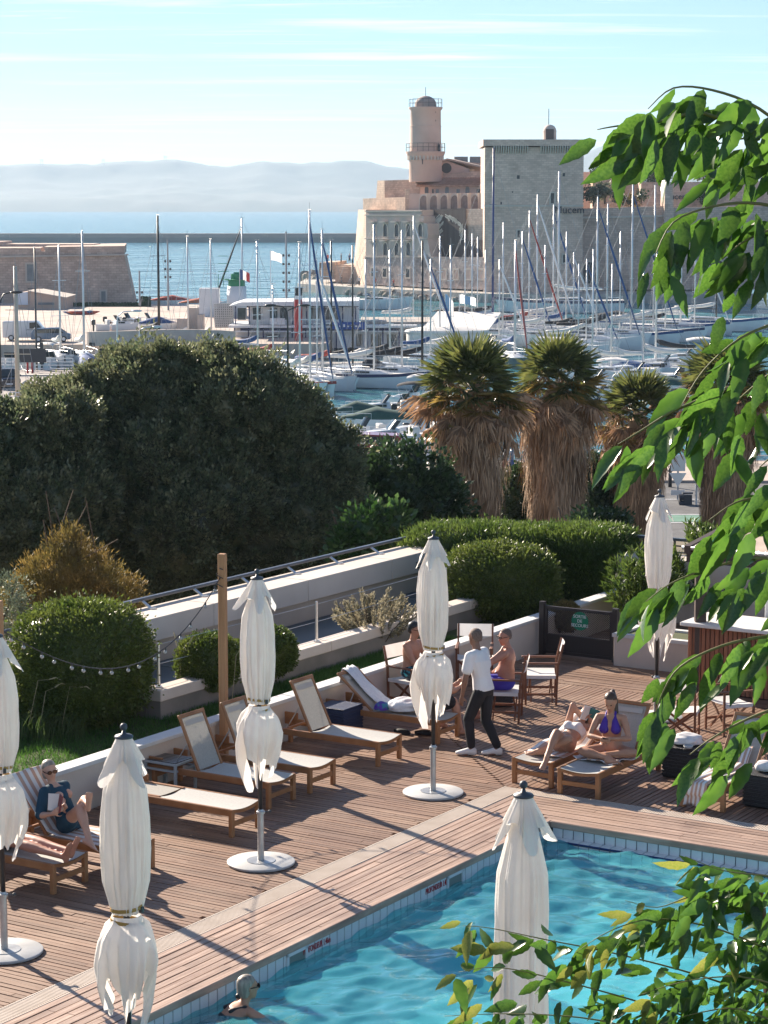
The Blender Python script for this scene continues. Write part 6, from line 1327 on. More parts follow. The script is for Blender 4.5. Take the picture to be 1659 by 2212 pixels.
# ---- director chairs (local: front towards +x)
def director_chair(loc, rz, label):
    r = empty('director_chair', loc, rz, label, 'chair', 'teak director chairs'); W, Dp = .54, .46
    for s in (-1, 1):
        y = s * W / 2
        mb = MB(); mb.box((Dp / 2, y, .31), (.032, .03, .62)); mb.build('front_leg', 'teak_dark', r, bevel=.004)
        mb = MB(); mb.bar((-Dp / 2, y, 0), (-Dp / 2 - .02, y, .62), .03, .032); mb.build('rear_leg', 'teak_dark', r)
        mb = MB(); mb.bar((-Dp / 2 - .02, y, .60), (-Dp / 2 - .10, y, .93), .026, .032); mb.build('back_post', 'teak_dark', r)
        mb = MB(); mb.box((.0, y, .635), (Dp + .10, .05, .026)); mb.build('armrest', 'teak_dark', r, bevel=.006)
        mb = MB(); mb.box((0, y, .43), (Dp, .026, .04)); mb.build('seat_rail', 'teak_dark', r)
        mb = MB(); mb.box((0, y, .16), (Dp, .022, .035)); mb.build('stretcher', 'teak_dark', r)
    for x in (-Dp / 2 + .07, Dp / 2 - .07):
        for s in (-1, 1): mb = MB(); mb.bar((x + s * .012, -s * (W / 2 - .02), .04), (x + s * .012, s * (W / 2 - .02), .42), .02, .03); mb.build('cross_leg', 'teak_dark', r)
    def cloth(name, P0, P1, P2, P3, sag):
        mb = MB(); n = 8; P = []
        nrm = (Vector(P1) - Vector(P0)).cross(Vector(P3) - Vector(P0)).normalized()
        for i in range(n + 1):
            for j in range(3): f = i / n; g = j / 2; P.append(Vector(P0).lerp(Vector(P1), f).lerp(Vector(P3).lerp(Vector(P2), f), g) - nrm * sag * math.sin(math.pi * f))
        mb.add(P, [(i * 3 + j, i * 3 + j + 1, i * 3 + j + 4, i * 3 + j + 3) for i in range(n) for j in range(2)]); mb.build(name, 'white_canvas', r, smooth=True)
    cloth('seat_canvas', (-Dp / 2 + .01, -W / 2 - .016, .455), (-Dp / 2 + .01, W / 2 + .016, .455), (Dp / 2 - .01, W / 2 + .016, .455), (Dp / 2 - .01, -W / 2 - .016, .455), -.02)
    for s in (-1, 1): mb = MB(); mb.box((0, s * (W / 2 + .018), .43), (Dp - .02, .006, .05)); mb.build('seat_canvas_edge', 'white_canvas', r)
    cloth('back_canvas', (-Dp / 2 - .055, -W / 2 - .018, .74), (-Dp / 2 - .055, W / 2 + .018, .74), (-Dp / 2 - .102, W / 2 + .018, .93), (-Dp / 2 - .102, -W / 2 - .018, .93), .03)
    return r
CH1 = (.42, 33.62); CH2 = (1.42, 35.15); CH3 = (1.77, 32.80); CH4 = (2.38, 34.03)
H1, H2, H3, H4 = R(-42), R(-95), R(172), R(178)
director_chair((*CH1, 0), H1, 'director chair under the boy with glasses'); director_chair((*CH2, 0), H2, 'empty director chair facing the camera behind the waiter')
director_chair((*CH3, 0), H3, 'director chair under the older man in blue shorts'); director_chair((*CH4, 0), H4, 'empty director chair facing left in front of the gate')
director_chair((4.15, 31.5, 0), R(75), 'director chair behind hanging leaves near the black cube'); director_chair((4.95, 32.0, 0), R(-160), 'director chair before the wooden bar behind the leaves')

# ---- tables and cubes
def cube_table(loc, rz, m, label, s=.5, h=.42):
    r = empty('cube_table', loc, rz, label, 'side table', 'woven cube tables')
    mb = MB(); mb.box((0, 0, h / 2), (s, s, h - .02)); mb.build('body', m, r, bevel=.015)
    for k in range(8): mb = MB(); mb.box((0, 0, .05 + k * (h - .06) / 8), (s + .012, s + .012, .030)); mb.build('woven_band', m, r, bevel=.006)
    mb = MB(); mb.box((0, 0, h - .005), (s + .01, s + .01, .02)); mb.build('top', m, r, bevel=.006)
    return r
cube_table(D(2.52, -4.72), RZ1, 'rattan_navy', 'navy woven cube between two loungers')
cube_table(D(2.95, .52), RZ1, 'rattan_black', 'black woven cube with a crumpled towel on top', .52)
cube_table(D(2.15, 2.03), RZ1, 'rattan_black', 'black woven cube at the right edge beside the striped towel', .55)
cube_table((1.66, 33.75, 0), .3, 'rattan_black', 'black woven cube between the director chairs', .45, .38)
r = empty('side_table', D(-1.24, -4.86), RZ1, 'low grey metal side table with slatted top', 'side table')
for x in (-.21, .21):
    for y in (-.24, .24): mb = MB(); mb.box((x, y, .20), (.032, .032, .40)); mb.build('leg', 'table_metal', r)
for z in (.385, .30):
    for s in (-1, 1): mb = MB(); mb.box((s * .21, 0, z), (.03, .46, .026)); mb.build('side_bar', 'table_metal', r); mb = MB(); mb.box((0, s * .24, z), (.40, .03, .026)); mb.build('end_bar', 'table_metal', r)
for k in range(6): mb = MB(); mb.box((-.165 + k * .066, 0, .402), (.054, .45, .014)); mb.build('slat', mat('slat_dark', (0.05, 0.045, 0.045), (0.08, 0.075, 0.07), 5, .3), r)

# ---- towels, bags and small things
def drape(name, loc, rz, path, width, m, label, cat='towel', seed=1, wob=.012, parent=None, taper=0.0, ny=14, slide=0.0):
    rng = np.random.default_rng(seed); pts = [Vector((x, 0, z)) for x, z in path]; seg = []
    for a, b in zip(pts, pts[1:]):
        k = max(2, int((b - a).length / .035)); seg += [a.lerp(b, i / k) for i in range(k)]
    seg.append(pts[-1]); n = len(seg); P = []; uvs = []
    ph = rng.uniform(0, 6.28, 6)
    for i, p in enumerate(seg):
        d = (seg[min(i + 1, n - 1)] - seg[max(i - 1, 0)]).normalized(); nr = Vector((-d.z, 0, d.x)); nr = nr if nr.z >= 0 else -nr; f = i / (n - 1)
        for j in range(ny + 1):
            g = j / ny; w = width * (1 - taper * f) * (1 + .05 * math.sin(f * 7 + ph[0])); h = wob * (1 + math.sin(g * 11 + 3 * f + ph[1]) + .7 * math.sin(g * 19 - 5 * f + ph[2]) + .8 * math.sin(f * 13 + 2 * g + ph[3]))
            P.append(p + nr * (h + .012) + Vector((.02 * math.sin(g * 9 + ph[4]) * (1 if i in (0, n - 1) else 0), w * (g - .5) + .03 * math.sin(f * 5 + ph[5]) + slide * f, 0))); uvs.append((g, f))
    me = bpy.data.meshes.new(name); F = [(i * (ny + 1) + j, i * (ny + 1) + j + 1, (i + 1) * (ny + 1) + j + 1, (i + 1) * (ny + 1) + j) for i in range(n - 1) for j in range(ny)]; me.from_pydata([tuple(p) for p in P], [], F)
    ul = me.uv_layers.new(name='UVMap')
    for lp in me.loops: ul.data[lp.index].uv = uvs[lp.vertex_index]
    me.shade_smooth(); me.materials.append(MATS[m]); o = bpy.data.objects.new(name, me); COL.objects.link(o); o.location = loc; o.rotation_euler.z = rz
    sm = o.modifiers.new('thick', 'SOLIDIFY'); sm.thickness = .008; sm.offset = 1
    return tag(o, label, cat)
def back_pt(ang, d, lift=.02): a = R(ang); return (-1.14 - d * math.cos(a) + lift * math.sin(a), .34 + d * math.sin(a) + lift * math.cos(a))
drape('towel', D(-4.45, -2.86), RZ2, [back_pt(55, .80, -.05), back_pt(55, .79), back_pt(55, .4), back_pt(55, .03), (-1.0, .335), (-.55, .335), (-.22, .34)], .56, 'towel_stripe', 'pink and white striped towel under the reading woman', seed=2, wob=.004)
drape('towel', D(3.0, -3.17) + E1 * .07, RZ2, [(-1.80, .62), back_pt(40, .78, .0), back_pt(40, .70, .015), back_pt(40, .35, .02), back_pt(40, .10, .02), (-1.05, .36), (-.8, .35)], .26, 'towel_white', 'white towel trailing over a raised lounger back', seed=3, wob=.012, ny=10)
drape('towel', D(1.38, -.98), RZ1 + math.pi, [(-.28, .335), (-.7, .32), (-1.1, .335), back_pt(22, .3), back_pt(22, .6)], .60, 'towel_stripe', 'pink and white striped towel under the woman with a book', seed=5, wob=.008)
drape('towel', D(1.19, -.21), RZ1 + math.pi, [(-.52, .335), (-.9, .325), (-1.12, .335)], .66, 'towel_stripe', 'striped towel spilling off the purple bikini lounger', seed=6, wob=.012)
o = drape('towel', D(1.45, 1.39) + E2 * -.08, RZ1 + math.pi, [(.03, .04), (.035, .2), (.02, .335), (-.1, .345), (-.45, .33), (-.85, .335), (-1.1, .345), back_pt(50, .25)], .30, 'towel_stripe', 'striped towel hanging over the foot of the right lounger', seed=7, wob=.010, slide=.10)
def crumple(name, loc, sx, sy, sz, m, label, cat, seed):
    bm = bmesh.new(); bmesh.ops.create_icosphere(bm, subdivisions=4, radius=1); rng = np.random.default_rng(seed); K = rng.normal(0, 2.6, (9, 3)); p = rng.uniform(0, 6.28, 9)
    for v in bm.verts:
        c = np.array(v.co); h = sum(abs(math.sin(K[i] @ c + p[i])) for i in range(9)) / 9; v.co = Vector(v.co) * (.72 + .5 * h); v.co = Vector((v.co.x * sx, v.co.y * sy, max(v.co.z, -.35) * sz))
    me = bpy.data.meshes.new(name); bm.to_mesh(me); bm.free(); me.shade_smooth(); me.materials.append(MATS[m]); o = bpy.data.objects.new(name, me); COL.objects.link(o); o.location = loc; return tag(o, label, cat)
mat('swim_pattern', (0.10, 0.04, 0.35), (0.05, 0.22, 0.30), 14, .8, ramp=(.45, .55)); mat('pile_white', (0.66, 0.62, 0.60), (0.78, 0.75, 0.73), 12, .95)
crumple('crumpled_towel', D(2.98, -3.92, .41), .24, .20, .12, 'towel_white', 'crumpled white towel heap on the lounger seat', 'towel', 4)
crumple('swim_shorts', D(2.80, -4.16, .40), .11, .11, .08, 'swim_pattern', 'purple and teal swimwear beside the white towel heap', 'clothing', 5)
crumple('crumpled_towel', D(2.95, .50, .475), .20, .17, .10, 'pile_white', 'crumpled cream towel on the black cube', 'towel', 6)
crumple('crumpled_bag', D(2.12, 1.95, .475), .13, .10, .09, 'pile_white', 'scrunched white bag on the right-hand black cube', 'bag', 9)
mb = MB(); mb.lathe([(.05, 0), (.065, .035), (.06, .035), (.045, .008)], D(2.72, .62, .43), 18); tag(mb.build('ashtray', 'table_metal', smooth=True), 'small round ashtray on the black cube', 'ashtray')
mb = MB(); mb.box((0, 0, .006), (.16, .11, .012)); o = mb.build('magazine', 'towel_white'); o.location = D(2.98, -3.55, .35); o.rotation_euler.z = .6; tag(o, 'small white booklet on the lounger beside the towels', 'booklet')
for i, dv in enumerate((0, .3)):
    mb = MB(); mb.tube([(-.13, 0, .03), (-.03, 0, .035), (.08, 0, .03), (.13, 0, .02)], [.025, .04, .045, .02], 8); o = mb.build('shoe', 'canvas_black', smooth=True); o.location = D(3.0 + .1 * i, -3.95 + dv, 0); o.rotation_euler.z = RZ2 + .3 * i; tag(o, ['black shoe lying under the towel lounger towards the wall', 'black shoe lying under the towel lounger towards the pool'][i], 'shoe', 'shoes under the lounger')
# ================================================================== people
mat('skin_tan', (0.42, 0.21, 0.13), (0.50, 0.26, 0.165), 8, .5, trans=0); mat('skin_dark', (0.20, 0.10, 0.065), (0.25, 0.13, 0.085), 8, .45); mat('skin_fair', (0.52, 0.29, 0.20), (0.58, 0.34, 0.24), 8, .5); mat('skin_red', (0.40, 0.18, 0.12), (0.47, 0.22, 0.15), 8, .5)
mat('hair_black', (0.012, 0.010, 0.010), (0.03, 0.025, 0.022), 20, .4, stretch=(1, 1, .2)); mat('hair_brown', (0.05, 0.026, 0.015), (0.10, 0.055, 0.03), 20, .4, stretch=(1, 1, .2)); mat('hair_grey', (0.20, 0.17, 0.14), (0.38, 0.33, 0.27), 30, .5, stretch=(1, 1, .25)); mat('hair_stubble', (0.11, 0.075, 0.06), (0.19, 0.14, 0.115), 60, .8)
mat('shirt_white', (0.74, 0.73, 0.73), (0.79, 0.78, 0.78), 5, .9, .2, 12); mat('trousers_black', (0.012, 0.013, 0.017), (0.02, 0.021, 0.025), 5, .85, .2, 12); mat('shoe_white', (0.70, 0.69, 0.67), (0.76, 0.75, 0.73), 6, .6); mat('shorts_blue', (0.05, 0.025, 0.30), (0.06, 0.05, 0.42), 3, .8); mat('shorts_black', (0.012, 0.012, 0.014), None, 3, .8); mat('shorts_teal', (0.01, 0.03, 0.05), (0.04, 0.30, 0.38), 12, .8, ramp=(.52, .56)); mat('dress_teal', (0.008, 0.045, 0.075), (0.012, 0.06, 0.10), 4, .8, .2, 14)
mat('bikini_purple', (0.05, 0.015, 0.24), (0.07, 0.02, 0.32), 4, .6); mat('bikini_white', (0.74, 0.70, 0.68), None, 4, .7); mat('bikini_leopard', (0.52, 0.36, 0.26), (0.72, 0.62, 0.54), 70, .7, ramp=(.48, .52)); mat('swimsuit_black', (0.012, 0.012, 0.016), None, 4, .5); mat('lens_black', (0.008, 0.008, 0.010), None, 1, .08); mat('eye_dark', (0.02, 0.015, 0.012), None, 1, .2); mat('lip', (0.36, 0.12, 0.10), None, 1, .5)
mat('book_white', (0.72, 0.70, 0.66), None, 5, .8); mat('book_maroon', (0.18, 0.03, 0.03), None, 5, .6); mat('book_teal', (0.02, 0.10, 0.12), (0.05, 0.22, 0.20), 12, .5)
def vx(*a): return Vector(a)
def capsule(mb, a, b, ra, rb, n=12, bulge=0.0, bp=.35):
    a, b = Vector(a), Vector(b); d = b - a; L = max(d.length, 1e-4); d /= L; P = []; Rr = []
    for t in (-.92, -.6, -.2): P.append(a + d * ra * t); Rr.append(ra * math.sqrt(max(.02, 1 - t * t)))
    for k in range(1, 8): f = k / 8; P.append(a + d * L * f); Rr.append(ra + (rb - ra) * f + bulge * math.exp(-((f - bp) / .22) ** 2))
    for t in (.2, .6, .92): P.append(b + d * rb * t); Rr.append(rb * math.sqrt(max(.02, 1 - t * t)))
    mb.tube(P, Rr, n)
def loft(mb, rings, n=16):           # rings: centre, side vector, front vector, half-width, half-depth
    V_ = [Vector(c) + s * (w * math.cos(2 * math.pi * k / n)) + f * (dp * math.sin(2 * math.pi * k / n)) for c, s, f, w, dp in rings for k in range(n)]; m = len(rings)
    mb.add(V_, [(i * n + k, i * n + (k + 1) % n, (i + 1) * n + (k + 1) % n, (i + 1) * n + k) for i in range(m - 1) for k in range(n)] + [tuple(range(n - 1, -1, -1)), tuple((m - 1) * n + k for k in range(n))])
def remesh(mb, name, m, vox, parent, smooth=4):
    o = mb.build(name, m, None, fix=True); md = o.modifiers.new('r', 'REMESH'); md.mode = 'VOXEL'; md.voxel_size = vox; md.use_smooth_shade = True
    if smooth: sm = o.modifiers.new('s', 'SMOOTH'); sm.iterations = smooth; sm.factor = .5
    dg = bpy.context.evaluated_depsgraph_get(); me = bpy.data.meshes.new_from_object(o.evaluated_get(dg)); o.modifiers.clear(); old = o.data; o.data = me; bpy.data.meshes.remove(old); me.shade_smooth(); me.materials.clear(); me.materials.append(MATS[m]); o.data.name = name
    if parent: par(o, parent)
    return o
def ik(a, b, l1, l2, pole):
    a, b = Vector(a), Vector(b); d = b - a; L = min(d.length, (l1 + l2) * .999); dn = d.normalized(); x = (l1 * l1 - l2 * l2 + L * L) / (2 * L); h = math.sqrt(max(0, l1 * l1 - x * x)); p = Vector(pole); p = (p - dn * p.dot(dn)).normalized(); return a + dn * x + p * h
def hand(mb, w, d, palm_n, curl=.4, side=1, k=1.0):
    d = Vector(d).normalized(); nr = Vector(palm_n); nr = (nr - d * nr.dot(d)).normalized(); s = d.cross(nr) * side
    c = Vector(w) + d * .045 * k; loft(mb, [(Vector(w) - d * .01, s, nr, .027 * k, .02 * k), (c, s, nr, .040 * k, .017 * k), (Vector(w) + d * .095 * k, s, nr, .042 * k, .014 * k)], 10)
    for i, L in enumerate((.068, .078, .074, .058)):
        b = Vector(w) + d * .09 * k + s * (.030 - .020 * i) * k; m1 = b + (d * math.cos(curl * .5) + nr * math.sin(curl * .5)) * L * .5 * k; e = m1 + (d * math.cos(curl * 1.4) + nr * math.sin(curl * 1.4)) * L * .5 * k; capsule(mb, b, m1, .0095 * k, .0088 * k, 7); capsule(mb, m1, e, .0088 * k, .0075 * k, 7)
    b = Vector(w) + d * .03 * k + s * .035 * k; m1 = b + (d * .6 + s * .7 + nr * .3).normalized() * .04 * k; capsule(mb, b, m1, .013 * k, .011 * k, 7); capsule(mb, m1, m1 + (d * .85 + s * .25 + nr * .4).normalized() * .032 * k, .011 * k, .008 * k, 7)
def head_mesh(mb, c, f, u, k=1.0):
    f = Vector(f).normalized(); u = Vector(u); u = (u - f * u.dot(f)).normalized(); s = f.cross(u); c = Vector(c)
    loft(mb, [(c + u * z * k + f * o * k, s, f, w * k, d * k) for z, o, w, d in ((-.118, .050, .020, .022), (-.105, .044, .038, .040), (-.08, .028, .054, .060), (-.045, .016, .065, .078), (0, .004, .072, .090), (.04, -.004, .0755, .094), (.075, -.010, .069, .084), (.10, -.012, .05, .062), (.115, -.012, .022, .028))], 18)
    capsule(mb, c + f * .088 * k + u * .012 * k, c + f * .106 * k - u * .032 * k, .009 * k, .014 * k, 8); loft(mb, [(c + f * .078 * k + u * .028 * k - s * .045 * k, u, f, .008, .012), (c + f * .084 * k + u * .030 * k, u, f, .010, .014), (c + f * .078 * k + u * .028 * k + s * .045 * k, u, f, .008, .012)], 8)
    capsule(mb, c + f * .086 * k - u * .066 * k - s * .016, c + f * .086 * k - u * .066 * k + s * .016, .008, .008, 7)
    for q in (-1, 1): loft(mb, [(c + s * q * .070 * k + u * .01 * k - f * .005 * k, f, u, .008, .014), (c + s * q * .080 * k - f * .010 * k, f, u, .018 * k, .032 * k), (c + s * q * .086 * k - f * .014 * k, f, u, .012 * k, .024 * k)], 8)
    return c, f, u, s
def person(label, J, skin='skin_tan', vox=.0105, k=1.0, fem=False, hand_n=None, name='person', belly=0.0, curl=.45, bare=True):
    """J: pel, chs, nck, hed, fac (+up), sh/el/wr/hd (l,r), hp/kn/an/to (l,r) as points or vectors"""
    g = {q: (Vector(v) if not isinstance(v, tuple) or len(v) == 3 else v) for q, v in J.items()}; root = empty(name, (g['pel'].x, g['pel'].y, 0), label=label, cat='person'); mb = MB()
    sd = (g['shr'] - g['shl']).normalized(); hs = (g['hpr'] - g['hpl']).normalized(); ax = (g['nck'] - g['pel']).normalized()
    def fr(s, a): f = a.cross(s).normalized() ; return f if f.dot(g['front']) > 0 else -f
    f1 = fr(sd, ax); f0 = fr(hs, ax); ms = (sd + hs).normalized(); fm = (f1 + f0).normalized(); W = 1 if not fem else .88
    waist = g['pel'].lerp(g['chs'], .5); tors = [(g['pel'] - ax * .10, hs, f0, .10, .085), (g['pel'] - ax * .04, hs, f0, .155, .115), (g['pel'] + ax * .03, hs, f0, .165, .118), (waist + fm * belly * .5, ms, fm, .140 * W + belly * .25, .105 * W + belly * .6), (g['chs'] - ax * .06 + f1 * belly * .2, sd, f1, .155 * W, .115 * W), (g['chs'] + ax * .04, sd, f1, .168 * W, .122 * W), (g['chs'].lerp(g['nck'], .62), sd, f1, .150 * W, .095 * W), (g['nck'] - ax * .02, sd, f1, .075, .07)]
    loft(mb, tors); capsule(mb, g['nck'] - ax * .04, g['hed'] - Vector(g['up']) * .06, .058 * W, .052 * W)
    if fem:
        for q in (-1, 1): mb.ball(g['chs'] + f1 * .085 + sd * q * .075 + ax * .0, .062, 12, 8)
    hc, hf, hu, hsd = head_mesh(mb, g['hed'], g['fac'], g['up'], k)
    for q in 'lr':
        sh, el, wr = g['sh' + q], g['el' + q], g['wr' + q]; capsule(mb, sh, el, .056 * W, .041 * W, bulge=.006); capsule(mb, el, wr, .042 * W, .027 * W, bulge=.006, bp=.25); capsule(mb, g['nck'] - ax * .05, sh, .05, .055 * W)
        hd = g.get('hd' + q); hd = hd if hd is not None else (wr - el); nrm = (hand_n or {}).get(q, -f1 + vx(0, 0, -.3)); hand(mb, wr, hd, nrm, curl, 1 if q == 'l' else -1)
        hp, kn, an, to = g['hp' + q], g['kn' + q], g['an' + q], g['to' + q]; capsule(mb, hp, kn, .088, .056, bulge=.004); capsule(mb, kn, an, .056, .036, bulge=.014, bp=.28)
        fd = (to - an); fl = fd.normalized(); upf = (kn - an).normalized(); sf = fl.cross(upf).normalized(); upf = sf.cross(fl); heel = an - fl * .045 - upf * .045
        loft(mb, [(heel - fl * .012, sf, upf, .024, .022), (heel + fl * .02, sf, upf, .033, .034), (an + fl * .06 - upf * .035, sf, upf, .034, .040), (an + fl * .125 - upf * .052, sf, upf, .044, .024), (an + fl * .165 - upf * .058, sf, upf, .044, .017)], 12); capsule(mb, an, an + fl * .05 - upf * .03, .036, .034)
        for i in range(5): t0 = an + fl * .16 - upf * .060 + sf * (-.034 + .017 * i); capsule(mb, t0, t0 + fl * (.045 - .005 * abs(i - (3.2 if q == 'l' else .8))), .0105, .009, 7)
    b = remesh(mb, 'body', skin, vox, root)
    for q in (-1, 1): e = MB(); e.ball(hc + hf * .083 * k + hu * .012 * k + hsd * q * .031 * k, .0105, 8, 6); PB(e, 'eye', 'eye_dark', root, smooth=True)
    return root, g, dict(ax=ax, sd=sd, f1=f1, f0=f0, hs=hs, fm=fm, ms=ms, waist=waist, tors=tors, hc=hc, hf=hf, hu=hu, hsd=hsd)
def garment(root, name, m, loops=(), caps=(), vox=.011, infl=.012, cut=None, smooth=3):
    mb = MB()
    if loops: loft(mb, [(c, s, f, w + infl, d + infl) for c, s, f, w, d in loops])
    for a, b, ra, rb in caps: capsule(mb, a, b, ra + infl, rb + infl)
    return remesh(mb, name, m, vox, root, smooth)
def hair(root, T, m, k=1.0, low=-.03, back=.012, long=0.0, front=.03):
    mb = MB(); hc, f, u, s = T['hc'], T['hf'], T['hu'], T['hsd']
    loft(mb, [(hc + u * z * k - f * o * k, s, f, w * k, d * k) for z, o, w, d in ((low - .04 - long, .050, .058, .042), (low, .046, .078, .060), (.03, .030, .083, .080), (.065, .020, .081, .090), (.095, .018, .066, .078), (.118, .016, .040, .048), (.128, .016, .012, .014))], 18); return remesh(mb, 'hair', m, .009, root, 2)
def shades(root, T, m='lens_black', frame_=False, k=1.0):
    hc, f, u, s = T['hc'], T['hf'], T['hu'], T['hsd']; mb = MB()
    for q in (-1, 1):
        c = hc + f * .099 * k + u * .012 * k + s * q * .034 * k
        if frame_: mb.tube([c + s * .026 * math.cos(a) + u * .019 * math.sin(a) for a in (2 * math.pi * i / 12 for i in range(13))], .004, 5)
        else: mb.prism([c + s * .030 * math.cos(a) + u * .024 * math.sin(a) for a in (2 * math.pi * i / 12 for i in range(12))], f * .006)
        mb.tube([c + s * q * .028, c + s * q * .045 - f * .04, c + s * q * .048 - f * .11], .0045, 5)
    mb.tube([hc + f * .106 * k + u * .016 + s * .010, hc + f * .106 * k + u * .016 - s * .010], .004, 5); PB(mb, 'glasses', m, root)
def zgV(x, y): return ((1500 + x * .45208) / 1.82278, (2400 + y * .45208) / 1.82278)
def zfV(x, y): return ((1950 + x * .45208) / 1.82278, (2650 + y * .45208) / 1.82278)
def zhV(x, y): return (x * .42194 / 1.82278, (2950 + y * .42194) / 1.82278)
up_ = vx(0, 0, 1)

# ---- waiter walking
p0 = vx(1.34, 30.58, 0); fw = vx(-.80, .50, 0).normalized(); rt = vx(fw.y, -fw.x, 0); pel = p0 + vx(.02, 0, .93); nck = AT(*zgV(835, 320), 30.6); nck = vx(nck.x, 30.62, 1.47); chs = pel.lerp(nck, .62)
sl, sr = nck - rt * .19 + vx(0, 0, -.07), nck + rt * .19 + vx(0, 0, -.07)
al, ar_ = G(*zgV(785, 1215), .09), G(*zgV(1010, 1215), .09); hl_, hr_ = pel - rt * .09 - vx(0, 0, .03), pel + rt * .09 - vx(0, 0, .03)
toe = fw * .9 + vx(-.25, -.35, -.32)
J = dict(pel=pel, chs=chs, nck=nck, hed=nck + vx(-.02, .02, .165), fac=fw + vx(-.1, .35, -.12), up=up_, front=fw, shl=sl, shr=sr, ell=sl + vx(-.06, -.05, -.29), elr=sr + vx(.05, -.02, -.29), wrl=sl + vx(-.10, -.02, -.54), wrr=sr + vx(-.02, .12, -.52), hpl=hl_, hpr=hr_, anl=al, anr=ar_, tol=al + toe * .2, tor=ar_ + toe * .2)
J['knl'] = ik(hl_, al, .43, .42, fw); J['knr'] = ik(hr_, ar_, .43, .42, fw)
pr, g, T = person('waiter in white shirt and black trousers walking past the parasol', J, 'skin_dark', hand_n={'l': rt, 'r': -rt})
tt = T['tors']; garment(pr, 'shirt', 'shirt_white', [(g['pel'] - T['ax'] * .03, T['hs'], T['f0'], .165, .125)] + tt[2:], [(g['shl'], g['shl'].lerp(g['ell'], .62), .062, .064), (g['shr'], g['shr'].lerp(g['elr'], .62), .062, .064), (nck - T['ax'] * .05, sl, .05, .056), (nck - T['ax'] * .05, sr, .05, .056)], infl=.014)
garment(pr, 'trousers', 'trousers_black', [tt[0], tt[1], tt[2], (g['pel'] + T['ax'] * .08, T['hs'], T['f0'], .150, .112)], [(g['hp' + q], g['kn' + q], .09, .068) for q in 'lr'] + [(g['kn' + q], g['an' + q] + vx(0, 0, .06), .066, .050) for q in 'lr'], infl=.010)
for q in 'lr':
    an, to = g['an' + q], g['to' + q]; fl = (to - an); fl.z = 0; fl.normalize(); mb = MB(); sf = vx(-fl.y, fl.x, 0); b0 = vx(an.x, an.y, 0)
    loft(mb, [(b0 - fl * .075 + vx(0, 0, .05), sf, up_, .032, .045), (b0 - fl * .03 + vx(0, 0, .06), sf, up_, .044, .058), (b0 + fl * .05 + vx(0, 0, .055), sf, up_, .044, .052), (b0 + fl * .13 + vx(0, 0, .042), sf, up_, .050, .038), (b0 + fl * .19 + vx(0, 0, .034), sf, up_, .040, .028), (b0 + fl * .215 + vx(0, 0, .030), sf, up_, .02, .02)], 14); remesh(mb, 'shoe', 'shoe_white', .008, pr, 2)
hair(pr, T, 'hair_stubble', .975, low=-.02)

def seated(label, c, fw, skin, seat=.47, lean=.05, hgt=1.0, head_f=None, **kw):
    """a figure seated at c facing fw; returns joints to be edited before person()"""
    fw = Vector(fw).normalized(); rt = vx(fw.y, -fw.x, 0); pel = vx(c[0], c[1], seat + .10); nck = pel + vx(0, 0, .50 * hgt) + fw * lean * 2; chs = pel.lerp(nck, .62) - fw * .01
    J = dict(pel=pel, chs=chs, nck=nck, hed=nck + vx(0, 0, .155) + fw * .03, fac=head_f or fw, up=up_, front=fw, shl=nck - rt * .185 * hgt - vx(0, 0, .07), shr=nck + rt * .185 * hgt - vx(0, 0, .07), hpl=pel - rt * .09 - vx(0, 0, .02), hpr=pel + rt * .09 - vx(0, 0, .02))
    for q, s in (('l', -1), ('r', 1)):
        J['kn' + q] = pel + fw * .42 * hgt + rt * s * .13 - vx(0, 0, .02); J['an' + q] = J['kn' + q] + vx(0, 0, -(seat - .02)) + fw * .02; J['to' + q] = J['an' + q] + fw * .2 + vx(0, 0, -.05)
    return J, fw, rt
# ---- older man, hand at chin
J, fw, rt = seated('', (CH3[0] + .03, CH3[1]), (-1, .05, 0), 'skin_red', lean=.0, head_f=vx(-.85, -.45, -.12))
J['nck'] = J['nck'] + vx(.03, 0, .0); sh = J['shl']; J['ell'] = AT(*zgV(1000, 480), 32.55); J['wrl'] = AT(*zgV(1040, 372), 32.6); J['hdl'] = vx(.05, .05, .1); J['elr'] = J['shr'] + vx(-.10, .0, -.28); J['wrr'] = AT(*zgV(985, 540), 32.85); J['shl'] = J['shl'] + vx(-.04, 0, 0)
J['ell'] = ik(J['shl'], J['wrl'], .29, .26, vx(-.5, -.3, -1))
pr, g, T = person('older man with glasses in blue shorts resting chin on hand', J, 'skin_red', belly=.055, hand_n={'l': vx(1, .2, 0), 'r': vx(0, 0, 1)}, curl=1.2)
garment(pr, 'shorts', 'shorts_blue', T['tors'][:3], [(g['hp' + q], g['hp' + q].lerp(g['kn' + q], .80), .095, .085) for q in 'lr'], infl=.012); hair(pr, T, 'hair_stubble', .985, low=.0, front=.0); shades(pr, T, 'eye_dark', True)
